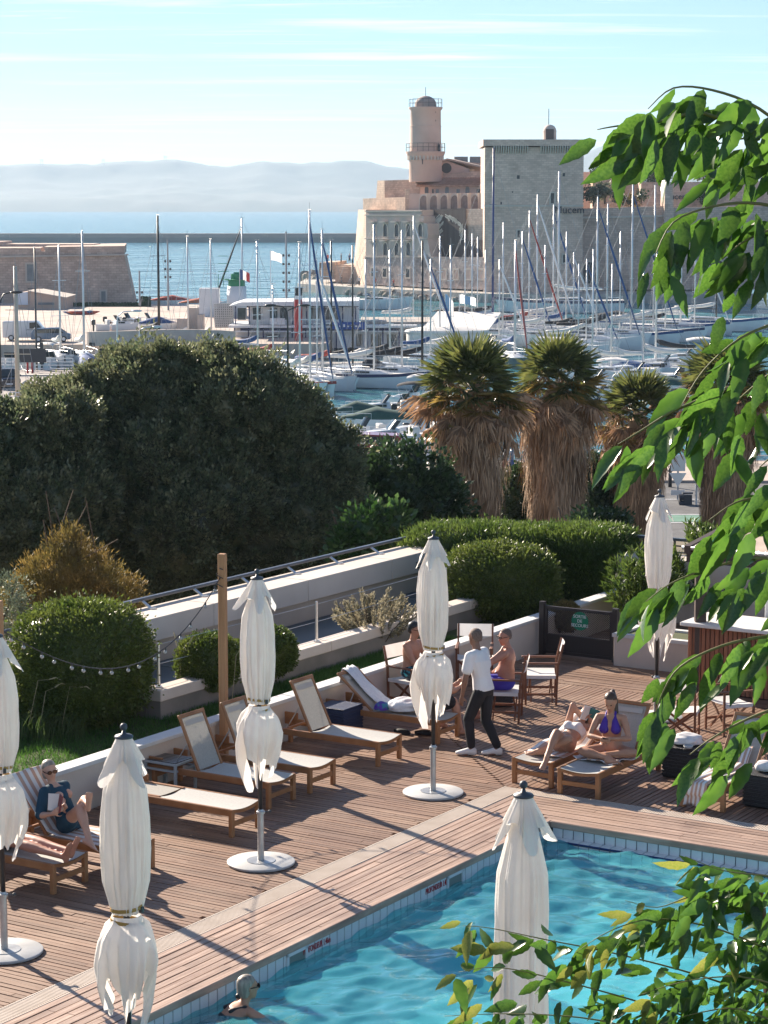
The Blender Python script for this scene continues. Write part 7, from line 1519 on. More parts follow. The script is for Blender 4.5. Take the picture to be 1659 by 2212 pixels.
# ---- boy with glasses
J, fw, rt = seated('', (CH1[0] - .02, CH1[1] + .02), (.80, -.60, 0), 'skin_tan', lean=.02, hgt=.92, head_f=vx(.9, -.35, -.15))
J['wrl'] = J['pel'] + fw * .26 + rt * .02 + vx(0, 0, .14); J['wrr'] = J['pel'] + fw * .28 - rt * .05 + vx(0, 0, .12)
for q, s in (('l', -1), ('r', 1)): J['el' + q] = ik(J['sh' + q], J['wr' + q], .27, .24, rt * s * 1.2 + vx(0, 0, -.6) - fw * .2)
J['hdl'] = rt * .9 + fw * .3; J['hdr'] = -rt * .9 + fw * .3
pr, g, T = person('shirtless boy with black hair and glasses seated behind the parasol', J, 'skin_tan', fem=False, k=.97); garment(pr, 'shorts', 'shorts_teal', T['tors'][:3], [(g['hp' + q], g['hp' + q].lerp(g['kn' + q], .78), .09, .085) for q in 'lr'], infl=.012); hair(pr, T, 'hair_black', 1.0, low=-.02); shades(pr, T, 'eye_dark', True)
# ---- card player on the lounger end
c = D(3.02, -3.62); J, fw, rt = seated('', (c.x, c.y), (.72, .69, 0), 'skin_tan', seat=.36, lean=.11, head_f=vx(.7, .6, -.45))
J['anl'] = vx(.84, 32.22, .08); J['anr'] = vx(1.10, 31.78, .08)
for q, s in (('l', -1), ('r', 1)): J['kn' + q] = ik(J['hp' + q], J['an' + q], .43, .42, fw * .6 + vx(0, 0, 1)); J['to' + q] = J['an' + q] + fw * .19 + vx(0, 0, -.05)
ctr = AT(*zgV(690, 660), 31.9); J['wrl'] = ctr - rt * .06 - fw * .08; J['wrr'] = ctr + rt * .07 - fw * .08
for q, s in (('l', -1), ('r', 1)): J['el' + q] = ik(J['sh' + q], J['wr' + q], .29, .26, rt * s + vx(0, 0, -1)); J['hd' + q] = vx(fw.x, fw.y, .5) - rt * s * .4
pr, g, T = person('card player in black shorts half hidden behind the parasol', J, 'skin_tan', curl=.9); garment(pr, 'shorts', 'shorts_black', T['tors'][:3], [(g['hp' + q], g['hp' + q].lerp(g['kn' + q], .82), .095, .088) for q in 'lr'], infl=.014); hair(pr, T, 'hair_black')
cr_ = empty('playing_cards', ctr + fw * .06, label='fan of playing cards in the hidden player’s hands', cat='cards'); cr_['label'] = 'fan of white playing cards held behind the parasol'
for k in range(6): mb = MB(); M = Matrix.Translation(ctr + fw * .06 + vx(0, 0, .02)) @ Matrix.Rotation(math.atan2(fw.y, fw.x), 4, 'Z') @ Matrix.Rotation(R(-24 + 10 * k), 4, 'X'); mb.box((.002 * k, 0, .06), (.0015, .058, .088), 0, M); PB(mb, 'card', 'book_white', cr_)
# ---- woman with a book (lying on the lounger, head away from the pool)
M1 = lambda u, v, z: D(u, v, z)
ax_ = (E1 * .86 + vx(0, 0, .50)).normalized(); pel = D(2.0, -.84, .43); nck = pel + (E1 * .90 + vx(0, 0, .42)).normalized() * .50 + E2 * .02; rt = E2
hd = AT(*zfV(800, 432), 30.25); hed = nck + (E1 * .8 + vx(0, 0, .62)).normalized() * .16
J = dict(pel=pel, chs=pel.lerp(nck, .62), nck=nck, hed=hed, fac=vx(0, 0, 1) - E1 * .75 + E2 * .1, up=E1 + vx(0, 0, .6), front=vx(0, 0, 1) - E1 * .3, shl=nck - E2 * .165 - ax_ * .07, shr=nck + E2 * .165 - ax_ * .07, hpl=pel - E2 * .09 - E1 * .02, hpr=pel + E2 * .09 - E1 * .02)
bk = AT(*zfV(815, 400), 29.72)
J['wrl'] = bk + vx(-.08, .0, -.02); J['wrr'] = bk + vx(.02, .0, -.09); J['ell'] = ik(J['shl'], J['wrl'], .28, .25, -E2 + vx(0, 0, .9)); J['elr'] = ik(J['shr'], J['wrr'], .28, .25, E2 * .9 + vx(0, 0, -.8)); J['hdl'] = vx(.5, 0, .5); J['hdr'] = vx(.1, 0, 1)
J['anr'] = G(*zfV(448, 735), .42); J['knr'] = ik(J['hpr'], J['anr'], .42, .41, vx(-.15, -.1, 1)); J['tor'] = J['anr'] + (-E1 * .8 + vx(0, 0, -.3) + E2 * .1) * .2
J['anl'] = G(*zfV(395, 668), .43); J['knl'] = ik(J['hpl'], J['anl'], .42, .41, vx(0, 0, .45) + E2 * .95); J['tol'] = J['anl'] + (-E2 * .9 - E1 * .5) * .2
pr, g, T = person('woman in leopard bikini bottom lying back with an open book', J, 'skin_tan', fem=True, hand_n={'l': vx(0, 0, -1), 'r': vx(0, 1, 0)}); t_ = T['tors']; hair(pr, T, 'hair_brown', low=-.05, long=.06)
garment(pr, 'bikini_top', 'bikini_white', [(g['chs'] - T['ax'] * .075, T['sd'], T['f1'], .142, .108), (g['chs'] - T['ax'] * .02, T['sd'], T['f1'], .150, .13), (g['chs'] + T['ax'] * .05, T['sd'], T['f1'], .150, .118)], [(g['chs'] + T['f1'] * .085 + T['sd'] * q * .075, g['chs'] + T['f1'] * .085 + T['sd'] * q * .07, .062, .062) for q in (-1, 1)], infl=.007); garment(pr, 'bikini_bottom', 'bikini_leopard', t_[:2] + [(g['pel'] + T['ax'] * .0, T['hs'], T['f0'], .160, .112)], [], infl=.010)
bo_ = empty('book', bk, label='open book held up by the woman lying on the lounger', cat='book')
for s_, m_ in ((-1, 'book_white'), (1, 'book_teal')): mb = MB(); mb.box((s_ * .065, 0, .0), (.13, .014, .19)); o = mb.build('cover' if s_ > 0 else 'pages', m_, bo_); o.location = (0, 0, .07); o.rotation_euler = (R(12), R(18), R(-s_ * 28 + 15))
# ---- woman in purple bikini, cross-legged with a phone
c = D(2.12, -.20); fw = (-E1 * .95 + E2 * .25).normalized(); rt = vx(fw.y, -fw.x, 0); pel = vx(c.x, c.y, .44); nck = pel + vx(0, 0, .50) + fw * .05
J = dict(pel=pel, chs=pel.lerp(nck, .62), nck=nck, hed=nck + vx(0, 0, .15) + fw * .05, fac=fw * .9 + vx(-.1, 0, -.55), up=up_, front=fw, shl=nck - rt * .165 - vx(0, 0, .07), shr=nck + rt * .165 - vx(0, 0, .07), hpl=pel - rt * .09 - vx(0, 0, .02), hpr=pel + rt * .09 - vx(0, 0, .02))
ph_ = nck + fw * .30 + vx(0, 0, -.30); J['wrr'] = ph_ + rt * .06 - fw * .05; J['elr'] = ik(J['shr'], J['wrr'], .28, .25, rt + vx(0, 0, -1)); J['wrl'] = ph_ - rt * .05 - fw * .07; J['ell'] = ik(J['shl'], J['wrl'], .28, .25, -rt + vx(0, 0, -1)); J['hdr'] = fw * .6 - rt * .5; J['hdl'] = fw * .6 + rt * .5
J['knr'] = pel + fw * .24 + rt * .34 + vx(0, 0, .0); J['anr'] = pel + fw * .36 - rt * .05 - vx(0, 0, .04); J['tor'] = J['anr'] - rt * .19 + fw * .04; J['knl'] = pel + fw * .22 - rt * .34 + vx(0, 0, .02); J['anl'] = pel + fw * .28 + rt * .06 - vx(0, 0, .02); J['tol'] = J['anl'] + rt * .19 + fw * .05
pr, g, T = person('woman in purple bikini sitting cross-legged looking at a phone', J, 'skin_tan', fem=True, hand_n={'l': rt, 'r': -rt}, curl=.8); t_ = T['tors']; hair(pr, T, 'hair_brown', low=-.02)
mb = MB(); h0 = T['hc'] - T['hf'] * .07 + T['hu'] * .075; mb.tube([h0, h0 - T['hf'] * .06 + vx(0, 0, .0), h0 - T['hf'] * .09 + vx(.03, 0, -.16), h0 - T['hf'] * .06 + vx(.05, -.02, -.34), h0 + vx(.05, -.03, -.50)], [.022, .030, .040, .034, .008], 10); PB(mb, 'ponytail', 'hair_brown', pr, smooth=True)
cp = [(g['chs'] + T['f1'] * .088 + T['sd'] * q * .078 - T['ax'] * .01, g['chs'] + T['f1'] * .075 + T['sd'] * q * .065 + T['ax'] * .09, .058, .03) for q in (-1, 1)] + [(g['chs'] + T['f1'] * .08 + T['sd'] * q * .065 + T['ax'] * .09, g['nck'] - T['f1'] * .0 + T['sd'] * q * .05, .018, .012) for q in (-1, 1)]; garment(pr, 'bikini_top', 'bikini_purple', [], cp, infl=.011, vox=.009); garment(pr, 'bikini_bottom', 'bikini_purple', t_[:2] + [(g['pel'] + T['ax'] * .0, T['hs'], T['f0'], .160, .112)], [], infl=.010)
mb = MB(); mb.box((0, 0, 0), (.072, .145, .009), 0, frame(ph_, rt, fw * -.5 + up_)); tag(mb.build('phone', 'lens_black', bevel=.003), 'black phone in the hands of the woman in purple', 'phone')
# ---- woman reading on the left lounger
c = D(-4.45, -3.85); fw = E2; rt = vx(fw.y, -fw.x, 0); pel = vx(c.x, c.y, .45); nck = pel + (-fw * .55 + vx(0, 0, .83)).normalized() * .50
J = dict(pel=pel, chs=pel.lerp(nck, .62), nck=nck, hed=nck + (-fw * .15 + vx(0, 0, 1)).normalized() * .16, fac=fw * .85 - E1 * .45 + vx(0, 0, -.12), up=vx(0, 0, 1) - fw * .25, front=fw + vx(0, 0, .6), shl=nck - rt * .17 + fw * .05 - vx(0, 0, .06), shr=nck + rt * .17 + fw * .05 - vx(0, 0, .06), hpl=pel - rt * .09, hpr=pel + rt * .09)
J['anr'] = G(*zhV(830, 835), .44); J['knr'] = ik(J['hpr'], J['anr'], .43, .42, vx(0, 0, 1) + fw * .3); J['tor'] = J['anr'] + fw * .18 + vx(0, 0, -.05) - E1 * .03
J['knl'] = J['knr'] + E1 * .16 + vx(-.03, 0, .10); J['knl'] = J['hpl'] + (J['knl'] - J['hpl']).normalized() * .43; J['anl'] = J['knr'] + vx(.10, -.06, .06); J['tol'] = J['anl'] + vx(.02, -.06, .20)
bk = AT(*zhV(625, 525), J['knr'].y - .02) - fw * .12; J['wrl'] = bk + E1 * .06 + vx(-.02, 0, -.08); J['wrr'] = bk - E1 * .06 + vx(-.03, 0, -.10)
for q, s in (('l', -1), ('r', 1)): J['el' + q] = ik(J['sh' + q], J['wr' + q], .28, .25, rt * s * .6 + vx(0, 0, -1)); J['hd' + q] = fw * .7 + vx(0, 0, .5)
pr, g, T = person('woman in dark teal dress and sunglasses reading on a lounger', J, 'skin_fair', fem=True, hand_n={'l': rt, 'r': -rt}, curl=.9); t_ = T['tors']; hair(pr, T, 'hair_grey', low=-.05, long=.02); shades(pr, T)
garment(pr, 'dress', 'dress_teal', t_[:7], [(g['sh' + q], g['sh' + q].lerp(g['el' + q], .95), .062, .052) for q in 'lr'] + [(g['hp' + q], g['hp' + q].lerp(g['kn' + q], .30), .095, .092) for q in 'lr'] + [(nck - T['ax'] * .05, g['sh' + q], .05, .056) for q in 'lr'], infl=.013)
bo_ = empty('book', bk, label='maroon backed book held by the woman in the teal dress', cat='book')
for s_, m_ in ((-1, 'book_white'), (1, 'book_maroon')): mb = MB(); mb.box((s_ * .062, 0, 0), (.124, .016, .19)); o = mb.build('cover' if s_ > 0 else 'pages', m_, bo_); o.location = (0, 0, .02); o.rotation_euler = (R(-12), 0, R(-40 - s_ * 30))
# ---- man lying on the leftmost lounger
c = D(-5.30, -4.22); pel = vx(c.x, c.y, .44); nck = pel + (-fw * .72 + vx(0, 0, .69)).normalized() * .50; fw = E2; rt = vx(fw.y, -fw.x, 0)
J = dict(pel=pel, chs=pel.lerp(nck, .62), nck=nck, hed=nck + (-fw * .5 + vx(0, 0, 1)).normalized() * .16, fac=fw + vx(0, 0, .3), up=vx(0, 0, 1) - fw * .4, front=fw * .6 + vx(0, 0, 1), shl=nck - rt * .185 + fw * .04 - vx(0, 0, .06), shr=nck + rt * .185 + fw * .04 - vx(0, 0, .06), hpl=pel - rt * .09, hpr=pel + rt * .09)
J['anl'] = G(*zhV(650, 950), .47); J['anr'] = G(*zhV(590, 1000), .42)
for q, s in (('l', -1), ('r', 1)): J['kn' + q] = ik(J['hp' + q], J['an' + q], .43, .42, vx(0, 0, 1)); J['to' + q] = J['an' + q] + vx(0, 0, .19) + fw * .06 + rt * s * .03; J['wr' + q] = pel + rt * s * .22 + fw * .05; J['el' + q] = ik(J['sh' + q], J['wr' + q], .29, .26, rt * s + vx(0, 0, -.3))
pr, g, T = person('barefoot person lying at the left edge, only crossed legs in view', J, 'skin_red'); garment(pr, 'shorts', 'shorts_black', T['tors'][:3], [(g['hp' + q], g['hp' + q].lerp(g['kn' + q], .6), .095, .088) for q in 'lr'], infl=.012); hair(pr, T, 'hair_grey')
# ---- swimmer
c = vx(-1.33, 21.10, 0); fw = vx(.85, .45, 0).normalized(); rt = vx(fw.y, -fw.x, 0); pel = c - fw * .34 + vx(0, 0, -.40); nck = c + vx(0, 0, -.16) + vx(.0, 0, .02)
J = dict(pel=pel, chs=pel.lerp(nck, .62), nck=nck, hed=nck + vx(.02, .01, .165), fac=fw, up=up_, front=fw, shl=nck - rt * .17 - vx(0, 0, .05), shr=nck + rt * .17 - vx(0, 0, .05), hpl=pel - rt * .09, hpr=pel + rt * .09)
for q, s in (('l', -1), ('r', 1)): J['wr' + q] = J['sh' + q] + fw * .40 + rt * s * .12 - vx(0, 0, .10); J['el' + q] = ik(J['sh' + q], J['wr' + q], .28, .25, rt * s + vx(0, 0, -.5)); J['kn' + q] = J['hp' + q] - fw * .36 + rt * s * .12 - vx(0, 0, .12); J['an' + q] = J['kn' + q] - fw * .38 + rt * s * .05 + vx(0, 0, .06); J['to' + q] = J['an' + q] - fw * .18 - vx(0, 0, .03)
pr, g, T = person('swimmer seen from behind in the pool, head and shoulders out', J, 'skin_tan', fem=True); t_ = T['tors']; hair(pr, T, 'hair_grey', 1.02, low=-.05); shades(pr, T)
mb = MB(); mb.ball(T['hc'] - T['hf'] * .10 - T['hu'] * .075, .03, 12, 8); PB(mb, 'hair_bun', 'hair_black', pr, smooth=True)
garment(pr, 'swimsuit', 'swimsuit_black', t_[:5], [(g['chs'] - T['f1'] * .10 + T['sd'] * q * .06, g['nck'] + T['sd'] * q * .085 - T['ax'] * .035 - T['f1'] * .03, .014, .012) for q in (-1, 1)] + [(g['nck'] + T['sd'] * q * .085 - T['ax'] * .03, g['chs'] + T['f1'] * .10 + T['sd'] * q * .07, .013, .013) for q in (-1, 1)], infl=.010)
# ---- small far figures
def far_person(p, head, top, bottom, label, sc=1.0, walk=.12, sit=False):
    root = empty('person', p, head, label, 'person'); h = 1.72 * sc; mb = MB(); hip = .88 * sc if not sit else .5
    for s, w in ((-1, walk), (1, -walk)):
        if sit: capsule(mb, (0, s * .09, hip), (.42, s * .1, hip), .085, .06, 8); capsule(mb, (.42, s * .1, hip), (.42, s * .1, .06), .055, .04, 8)
        else: capsule(mb, (0, s * .09, hip), (w, s * .09, .06), .085, .045, 8)
        capsule(mb, (0, s * .2, hip + .53 * sc), (-w * .5, s * .23, hip + .03), .048, .032, 8); capsule(mb, (w if not sit else .42, s * .09, .04), ((w if not sit else .42) + .14, s * .09, .03), .045, .035, 8)
    loft(mb, [((0, 0, hip + z * sc), vx(0, 1, 0), vx(1, 0, 0), w, d) for z, w, d in ((-.06, .13, .10), (.05, .16, .115), (.25, .14, .10), (.45, .175, .115), (.56, .14, .08), (.60, .06, .06))]); capsule(mb, (0, 0, hip + .58 * sc), (.01, 0, hip + .70 * sc), .05, .05, 8); mb.ball((.015, 0, hip + .76 * sc), .105, 12, 8, (.9, .72, 1.12))
    b = remesh(mb, 'body', 'skin_tan', .03, None, 2); b.parent = root
    mb = MB(); loft(mb, [((0, 0, hip + z * sc), vx(0, 1, 0), vx(1, 0, 0), w + .015, d + .015) for z, w, d in ((.0, .155, .11), (.25, .145, .105), (.45, .18, .12), (.56, .15, .085), (.59, .06, .06))]); 
    for s in (-1, 1): capsule(mb, (0, s * .2, hip + .53 * sc), (-.02, s * .215, hip + .30 * sc), .062, .06, 8)
    o = remesh(mb, 'shirt', top, .03, None, 1); o.parent = root; mb = MB()
    for s, w in ((-1, walk), (1, -walk)):
        if sit: capsule(mb, (0, s * .09, hip), (.40, s * .1, hip), .10, .075, 8)
        else: capsule(mb, (0, s * .09, hip), (w * .8, s * .09, .22), .10, .065, 8)
    o = remesh(mb, 'trousers', bottom, .03, None, 1); o.parent = root; mb = MB(); mb.ball((-.012, 0, hip + .79 * sc), .112, 10, 8, (.9, .76, 1.0)); mb.build('hair', 'hair_black', root, smooth=True)
p = G(97, 893, QUAY + .02); far_person(p, 1.2, 'car_blue', 'trousers_black', 'person in pale blue top by the left quay railing'); p = G(114, 893, QUAY + .02); far_person(p, 1.4, 'lip', 'trousers_black', 'dark haired person in pink top by the left quay railing'); p = G(240, 729, QUAY + .1); far_person(p, .3, 'shirt_white', 'bikini_leopard', 'person in white walking across the slipway quay', walk=.25)
far_person((AT(813, 1000, 126).x, 126, QUAY + .13), 2.8, 'skin_red', 'shorts_black', 'man with cap sitting at the marina railing', sit=True); p = vx(AT(1092, 1040, 121).x, 121, QUAY + .13); far_person(p, 0, 'shirt_white', 'lip', 'person in white top walking between first and second palms', walk=.2); p = vx(AT(1106, 1040, 120).x, 120.4, QUAY + .13); far_person(p, 0, 'car_blue', 'canvas_blue', 'person in light blue walking between first and second palms', walk=.25)
for i, (x, y, Yq, t_, lb) in enumerate(((738, 612, 431, 'canvas_black', 'person in black on the fort quay by the battery'), (760, 611, 427, 'canvas_black', 'second person in black on the fort quay'), (776, 612, 423, 'shirt_white', 'person in white on the fort quay under the buttress'), (812, 614, 417, 'canvas_red', 'person in red on the fort quay under the ruin'), (850, 617, 411, 'canvas_red', 'second person in red on the fort quay further right'), (930, 624, 400, 'canvas_blue', 'person in blue on the fort quay before the blocked windows'), (708, 566, 441, 'canvas_red', 'person in red on top of the sea battery'), (737, 566, 441, 'canvas_black', 'person in black on top of the sea battery'), (755, 567, 441, 'canvas_blue', 'person in blue on top of the sea battery'))):
    far_person((AT(x, y, Yq).x, Yq, QUAY - .1 if i < 6 else AT(x, z8(0, 908)[1], 441).z - .05), i * .9, t_, 'trousers_black', lb)
# ================================================================== vegetation
def fast_mesh(name, verts, faces_n, m, parent=None, smooth=False):
    """verts (N,3) grouped so that every faces_n consecutive vertices are one face"""
    me = bpy.data.meshes.new(name); nv = len(verts); nf = nv // faces_n
    me.vertices.add(nv); me.vertices.foreach_set('co', np.ascontiguousarray(verts, dtype=np.float32).ravel())
    me.loops.add(nv); me.loops.foreach_set('vertex_index', np.arange(nv, dtype=np.int32)); me.polygons.add(nf)
    me.polygons.foreach_set('loop_start', np.arange(0, nv, faces_n, dtype=np.int32)); me.update(calc_edges=True); me.validate()
    me.materials.append(MATS[m] if isinstance(m, str) else m); o = bpy.data.objects.new(name, me); COL.objects.link(o)
    if parent: par(o, parent)
    return o
def unit(a): return a / np.maximum(np.linalg.norm(a, axis=-1, keepdims=True), 1e-9)
def leaf_quads(p, d, l, w, rng, fold=.25, droop=0.0):
    n = len(p); s = unit(np.cross(d, rng.normal(size=(n, 3)))); nn = np.cross(d, s)
    l = np.broadcast_to(l, (n,))[:, None]; w = np.broadcast_to(w, (n,))[:, None]; mid = p + d * l * .45 + nn * l * fold * .3; tip = p + d * l; tip[:, 2] -= droop * l[:, 0]
    return np.stack([p, mid + s * w, tip, mid - s * w], 1).reshape(-1, 3)
def sph(rng, n): return unit(rng.normal(size=(n, 3)))
def blob_core(name, lobes, k, m, parent):
    bm = bmesh.new()
    for c, r in lobes:
        g = bmesh.ops.create_icosphere(bm, subdivisions=3, radius=1)
        for v in g['verts']: v.co = Vector(c) + Vector((v.co.x * r[0] * k, v.co.y * r[1] * k, v.co.z * r[2] * k)) * (1 + .06 * math.sin(v.co.x * 9 + v.co.z * 7) + .05 * math.sin(v.co.y * 13))
    me = bpy.data.meshes.new(name); bm.to_mesh(me); bm.free(); me.materials.append(MATS[m]); o = bpy.data.objects.new(name, me); COL.objects.link(o); par(o, parent); return o
def crown(name, lobes, dens, per, csize, l, w, m, parent, rng, up=.35, inner=.90, front=None, rough=.10, sharp=1.0):
    """leaf clumps spread through the outer shell of a cluster of ellipsoids"""
    C = []; Nn = []
    for i, (c, r) in enumerate(lobes):
        c = np.array(c); r = np.array(r); area = 4 * np.pi * ((r[0] * r[1]) ** 1.6 / 3 + (r[0] * r[2]) ** 1.6 / 3 + (r[1] * r[2]) ** 1.6 / 3) ** (1 / 1.6); n = int(area * dens)
        u = sph(rng, n); k = 1 + rough * rng.normal(size=(n, 1)) + .08 * np.sin(u[:, :1] * 7 + i) * np.sin(u[:, 2:] * 6 + 2 * i); p = c + u * r * k * rng.uniform(.86, 1.0, (n, 1)); keep = np.ones(n, bool)
        for j, (c2, r2) in enumerate(lobes):
            if j != i: keep &= (((p - np.array(c2)) / np.array(r2)) ** 2).sum(1) > inner ** 2
        if front is not None: keep &= front(p)
        C.append(p[keep]); Nn.append(unit(u / r)[keep])
    C = np.concatenate(C); Nn = np.concatenate(Nn); n = len(C); cs = csize * rng.uniform(.6, 1.4, n)
    off = sph(rng, n * per) * rng.uniform(.2, 1, (n * per, 1)) * np.repeat(cs, per)[:, None]; P = np.repeat(C, per, 0) + off
    d = unit(unit(off) * .8 + np.repeat(Nn, per, 0) * sharp + np.array([0, 0, up]) + rng.normal(size=(n * per, 3)) * .45)
    q = leaf_quads(P, d, l * rng.uniform(.6, 1.3, n * per), w * rng.uniform(.7, 1.2, n * per), rng); return fast_mesh(name, q, 4, m, parent)
def limb(mb, pts, r0, r1, n=7): k = len(pts); mb.tube(pts, [r0 + (r1 - r0) * i / (k - 1) for i in range(k)], n)
mat('bark', (0.09, 0.065, 0.045), (0.15, 0.11, 0.08), 4, .95, .5, 20)
mat('leaf_olive', (0.070, 0.100, 0.048), (0.185, 0.19, 0.105), 2.5, .42, island=.5, trans=.32, spec=.6)
mat('leaf_dark', (0.025, 0.055, 0.020), (0.055, 0.095, 0.034), 1, .38, island=.35, trans=.2, spec=.6)
mat('leaf_fig', (0.035, 0.085, 0.020), (0.070, 0.13, 0.035), 1, .42, island=.35, trans=.3, spec=.6)
mat('leaf_box', (0.060, 0.095, 0.018), (0.135, 0.165, 0.035), 2, .45, island=.35, trans=.3)
mat('leaf_gold', (0.13, 0.11, 0.03), (0.23, 0.16, 0.05), 2, .65, island=.35, trans=.3)
mat('leaf_silver', (0.24, 0.22, 0.14), (0.34, 0.30, 0.21), 3, .7, island=.25, trans=.25)
mat('leaf_hedge', (0.060, 0.105, 0.020), (0.13, 0.18, 0.04), 2, .42, island=.35, trans=.3)
mat('leaf_sagegreen', (0.10, 0.13, 0.08), (0.18, 0.21, 0.14), 3, .6, island=.3, trans=.25)
def vlobes(L_, Y, sq=1.0, dy=1.0):
    out = []
    for x, y, r, *o in L_:
        yy = Y + (o[0] if o else 0); c = AT(x, y, yy); rr = r * yy / FPX * (.91 if Y in (56, 53) else 1); out.append((tuple(c), (rr, rr * dy, rr * sq)))
        for _ in range(int(6 + r / 18) if Y in (56, 53) else 0):
            d_ = Vector((random.gauss(0, 1), -abs(random.gauss(0, .8)), random.gauss(.35, .8))).normalized(); b_ = rr * random.uniform(.18, .34) + .12; out.append((tuple(c + d_ * rr * .84), (b_, b_, b_ * .9)))
    return out
rng = np.random.default_rng(77)
# ---- big evergreen left
T_ = empty('evergreen_tree', (AT(380, 1100, 56).x, 56, -4), label='huge dark evergreen tree filling the left middle of the view', cat='tree')
lb_ = vlobes([(330, 975, 225, 1), (520, 965, 190, 0), (190, 1010, 190, .5), (640, 1050, 130, -.5), (430, 850, 105, .6), (300, 850, 100, .4), (225, 880, 92, 0), (550, 860, 92, .3), (695, 1000, 85, .2), (400, 1130, 230, -1), (600, 1150, 150, -1), (180, 1150, 180, -1), (480, 805, 55, 0.3), (370, 800, 52, .2), (715, 1090, 70, 0), (270, 805, 40, .3), (620, 905, 70, .2)], 56)
blob_core('inner_foliage', lb_, .76, 'leaf_olive', T_)
crown('crown', lb_, 24, 32, .24, .105, .032, 'leaf_olive', T_, rng, up=.6, rough=.13, front=lambda p: (p[:, 1] < 58.2) & (p[:, 2] > -3))
mb = MB(); b0 = AT(400, 1200, 56); limb(mb, [(b0.x, 56, -4.5), (b0.x + .2, 56, -2), (b0.x, 56, .5)], .45, .3)
for dx, dz in ((-2, 2.2), (2, 2.4), (-.6, 3.2), (1.0, 2.8)): limb(mb, [(b0.x, 56, -1.5), (b0.x + dx * .5, 56, dz * .2), (b0.x + dx, 56, dz * .75)], .22, .06)
PB(mb, 'trunk', 'bark', T_)
T_ = empty('evergreen_tree', (AT(20, 1100, 53).x, 53, -4), label='lower dark evergreen at the left edge beside the huge one', cat='tree')
lb_ = vlobes([(40, 1010, 125), (-40, 1000, 130), (110, 985, 90, .3), (20, 1130, 170, -.5), (140, 1100, 120, 0), (75, 930, 55), (-10, 930, 60), (160, 905, 50, .8)], 53)
blob_core('inner_foliage', lb_, .76, 'leaf_olive', T_); crown('crown', lb_, 24, 32, .24, .105, .032, 'leaf_olive', T_, rng, up=.6, rough=.13, front=lambda p: (p[:, 1] < 54.5) & (p[:, 2] > -2))
mb = MB(); limb(mb, [(AT(20, 1100, 53).x, 53, -4.5), (AT(20, 1100, 53).x + .1, 53, -1), (AT(20, 1100, 53).x, 53, 1)], .3, .1); PB(mb, 'trunk', 'bark', T_)
# ---- glossy leafy trees among the palms
for lobes, Y, lb in (([(870, 1075, 105), (930, 1100, 80), (800, 1080, 75), (845, 1150, 90), (920, 1165, 70), (830, 1030, 38), (890, 1005, 34), (940, 1030, 32), (795, 1020, 30)], 60, 'dark glossy leafed tree left of the first palm trunk'), ([(1115, 1090, 62), (1120, 1040, 30), (1100, 1140, 50)], 72, 'narrow leafy tree between first and second palm trunks'),
        ([(1295, 1085, 70), (1285, 1015, 34), (1310, 1050, 45), (1300, 1150, 50)], 76, 'dark leafy tree between second and third palm trunks'), ([(795, 1150, 52), (850, 1140, 35), (770, 1180, 50), (820, 1190, 45)], 50, 'sunlit fig shrub beyond the parapet left of the hedge'), ([(1270, 1135, 30), (1310, 1130, 32), (1340, 1155, 30)], 60, 'small sunlit leafy shrub in front of the third palm')):
    T_ = empty('leafy_tree', (AT(lobes[0][0], 1150, Y).x, Y, -4.5), label=lb, cat='tree'); lb_ = vlobes(lobes, Y); sm = 'leaf_fig' if Y < 61 and Y != 60 or Y == 60 and 'fig' in lb else 'leaf_dark'
    blob_core('inner_foliage', lb_, .72, sm, T_); crown('crown', lb_, 26, 16, .26, .15, .05, sm, T_, rng, up=.3, rough=.16)
    mb = MB(); c = lb_[0][0]; limb(mb, [(c[0], Y, -5.5), (c[0] + .1, Y, -3), (c[0], Y, c[2])], .16, .05)
    for dx in (-.5, .5): limb(mb, [(c[0], Y, c[2] - 1.6), (c[0] + dx, Y, c[2] - .5), (c[0] + dx * 1.6, Y, c[2] + .5)], .07, .02, 5)
    PB(mb, 'trunk', 'bark', T_)
# ---- golden shrub and olive
T_ = empty('golden_shrub', (AT(150, 1280, 44).x, 44, -2.5), label='golden brown feathery shrub behind the round hedge', cat='shrub')
lb_ = vlobes([(150, 1240, 62), (150, 1190, 42), (95, 1265, 58), (205, 1262, 58), (250, 1290, 48), (130, 1310, 95), (220, 1320, 75), (60, 1310, 55)], 44); blob_core('inner_foliage', lb_, .6, 'leaf_gold', T_); crown('crown', lb_, 75, 20, .16, .10, .010, 'leaf_gold', T_, rng, up=.9, rough=.2, sharp=.6)
mb = MB(); c = lb_[0][0]
for k in range(9): limb(mb, [(c[0] + rng.normal() * .2, 44, -2.8), (c[0] + rng.normal() * .5, 44, 0), (c[0] + rng.normal() * .8, 44 + rng.normal() * .3, 1 + rng.random())], .04, .008, 5)
PB(mb, 'stems', 'bark', T_)
T_ = empty('olive_tree', (AT(-5, 1300, 36).x, 36, .2), label='silvery olive branches at the left edge above the hedge', cat='tree')
lb_ = vlobes([(8, 1290, 40), (25, 1330, 34), (-20, 1310, 60), (5, 1370, 45)], 34); crown('crown', lb_, 130, 12, .12, .07, .009, 'leaf_sagegreen', T_, rng, up=.3, rough=.25, sharp=.5)
mb = MB(); c = lb_[2][0]; limb(mb, [(c[0] - .2, 34, -.3), (c[0], 34, .5), (c[0] + .1, 34, 1.9)], .07, .02); limb(mb, [(c[0], 34, .9), (c[0] + .25, 34, 1.4), (c[0] + .4, 34, 1.9)], .03, .008, 5); PB(mb, 'trunk', 'bark', T_)
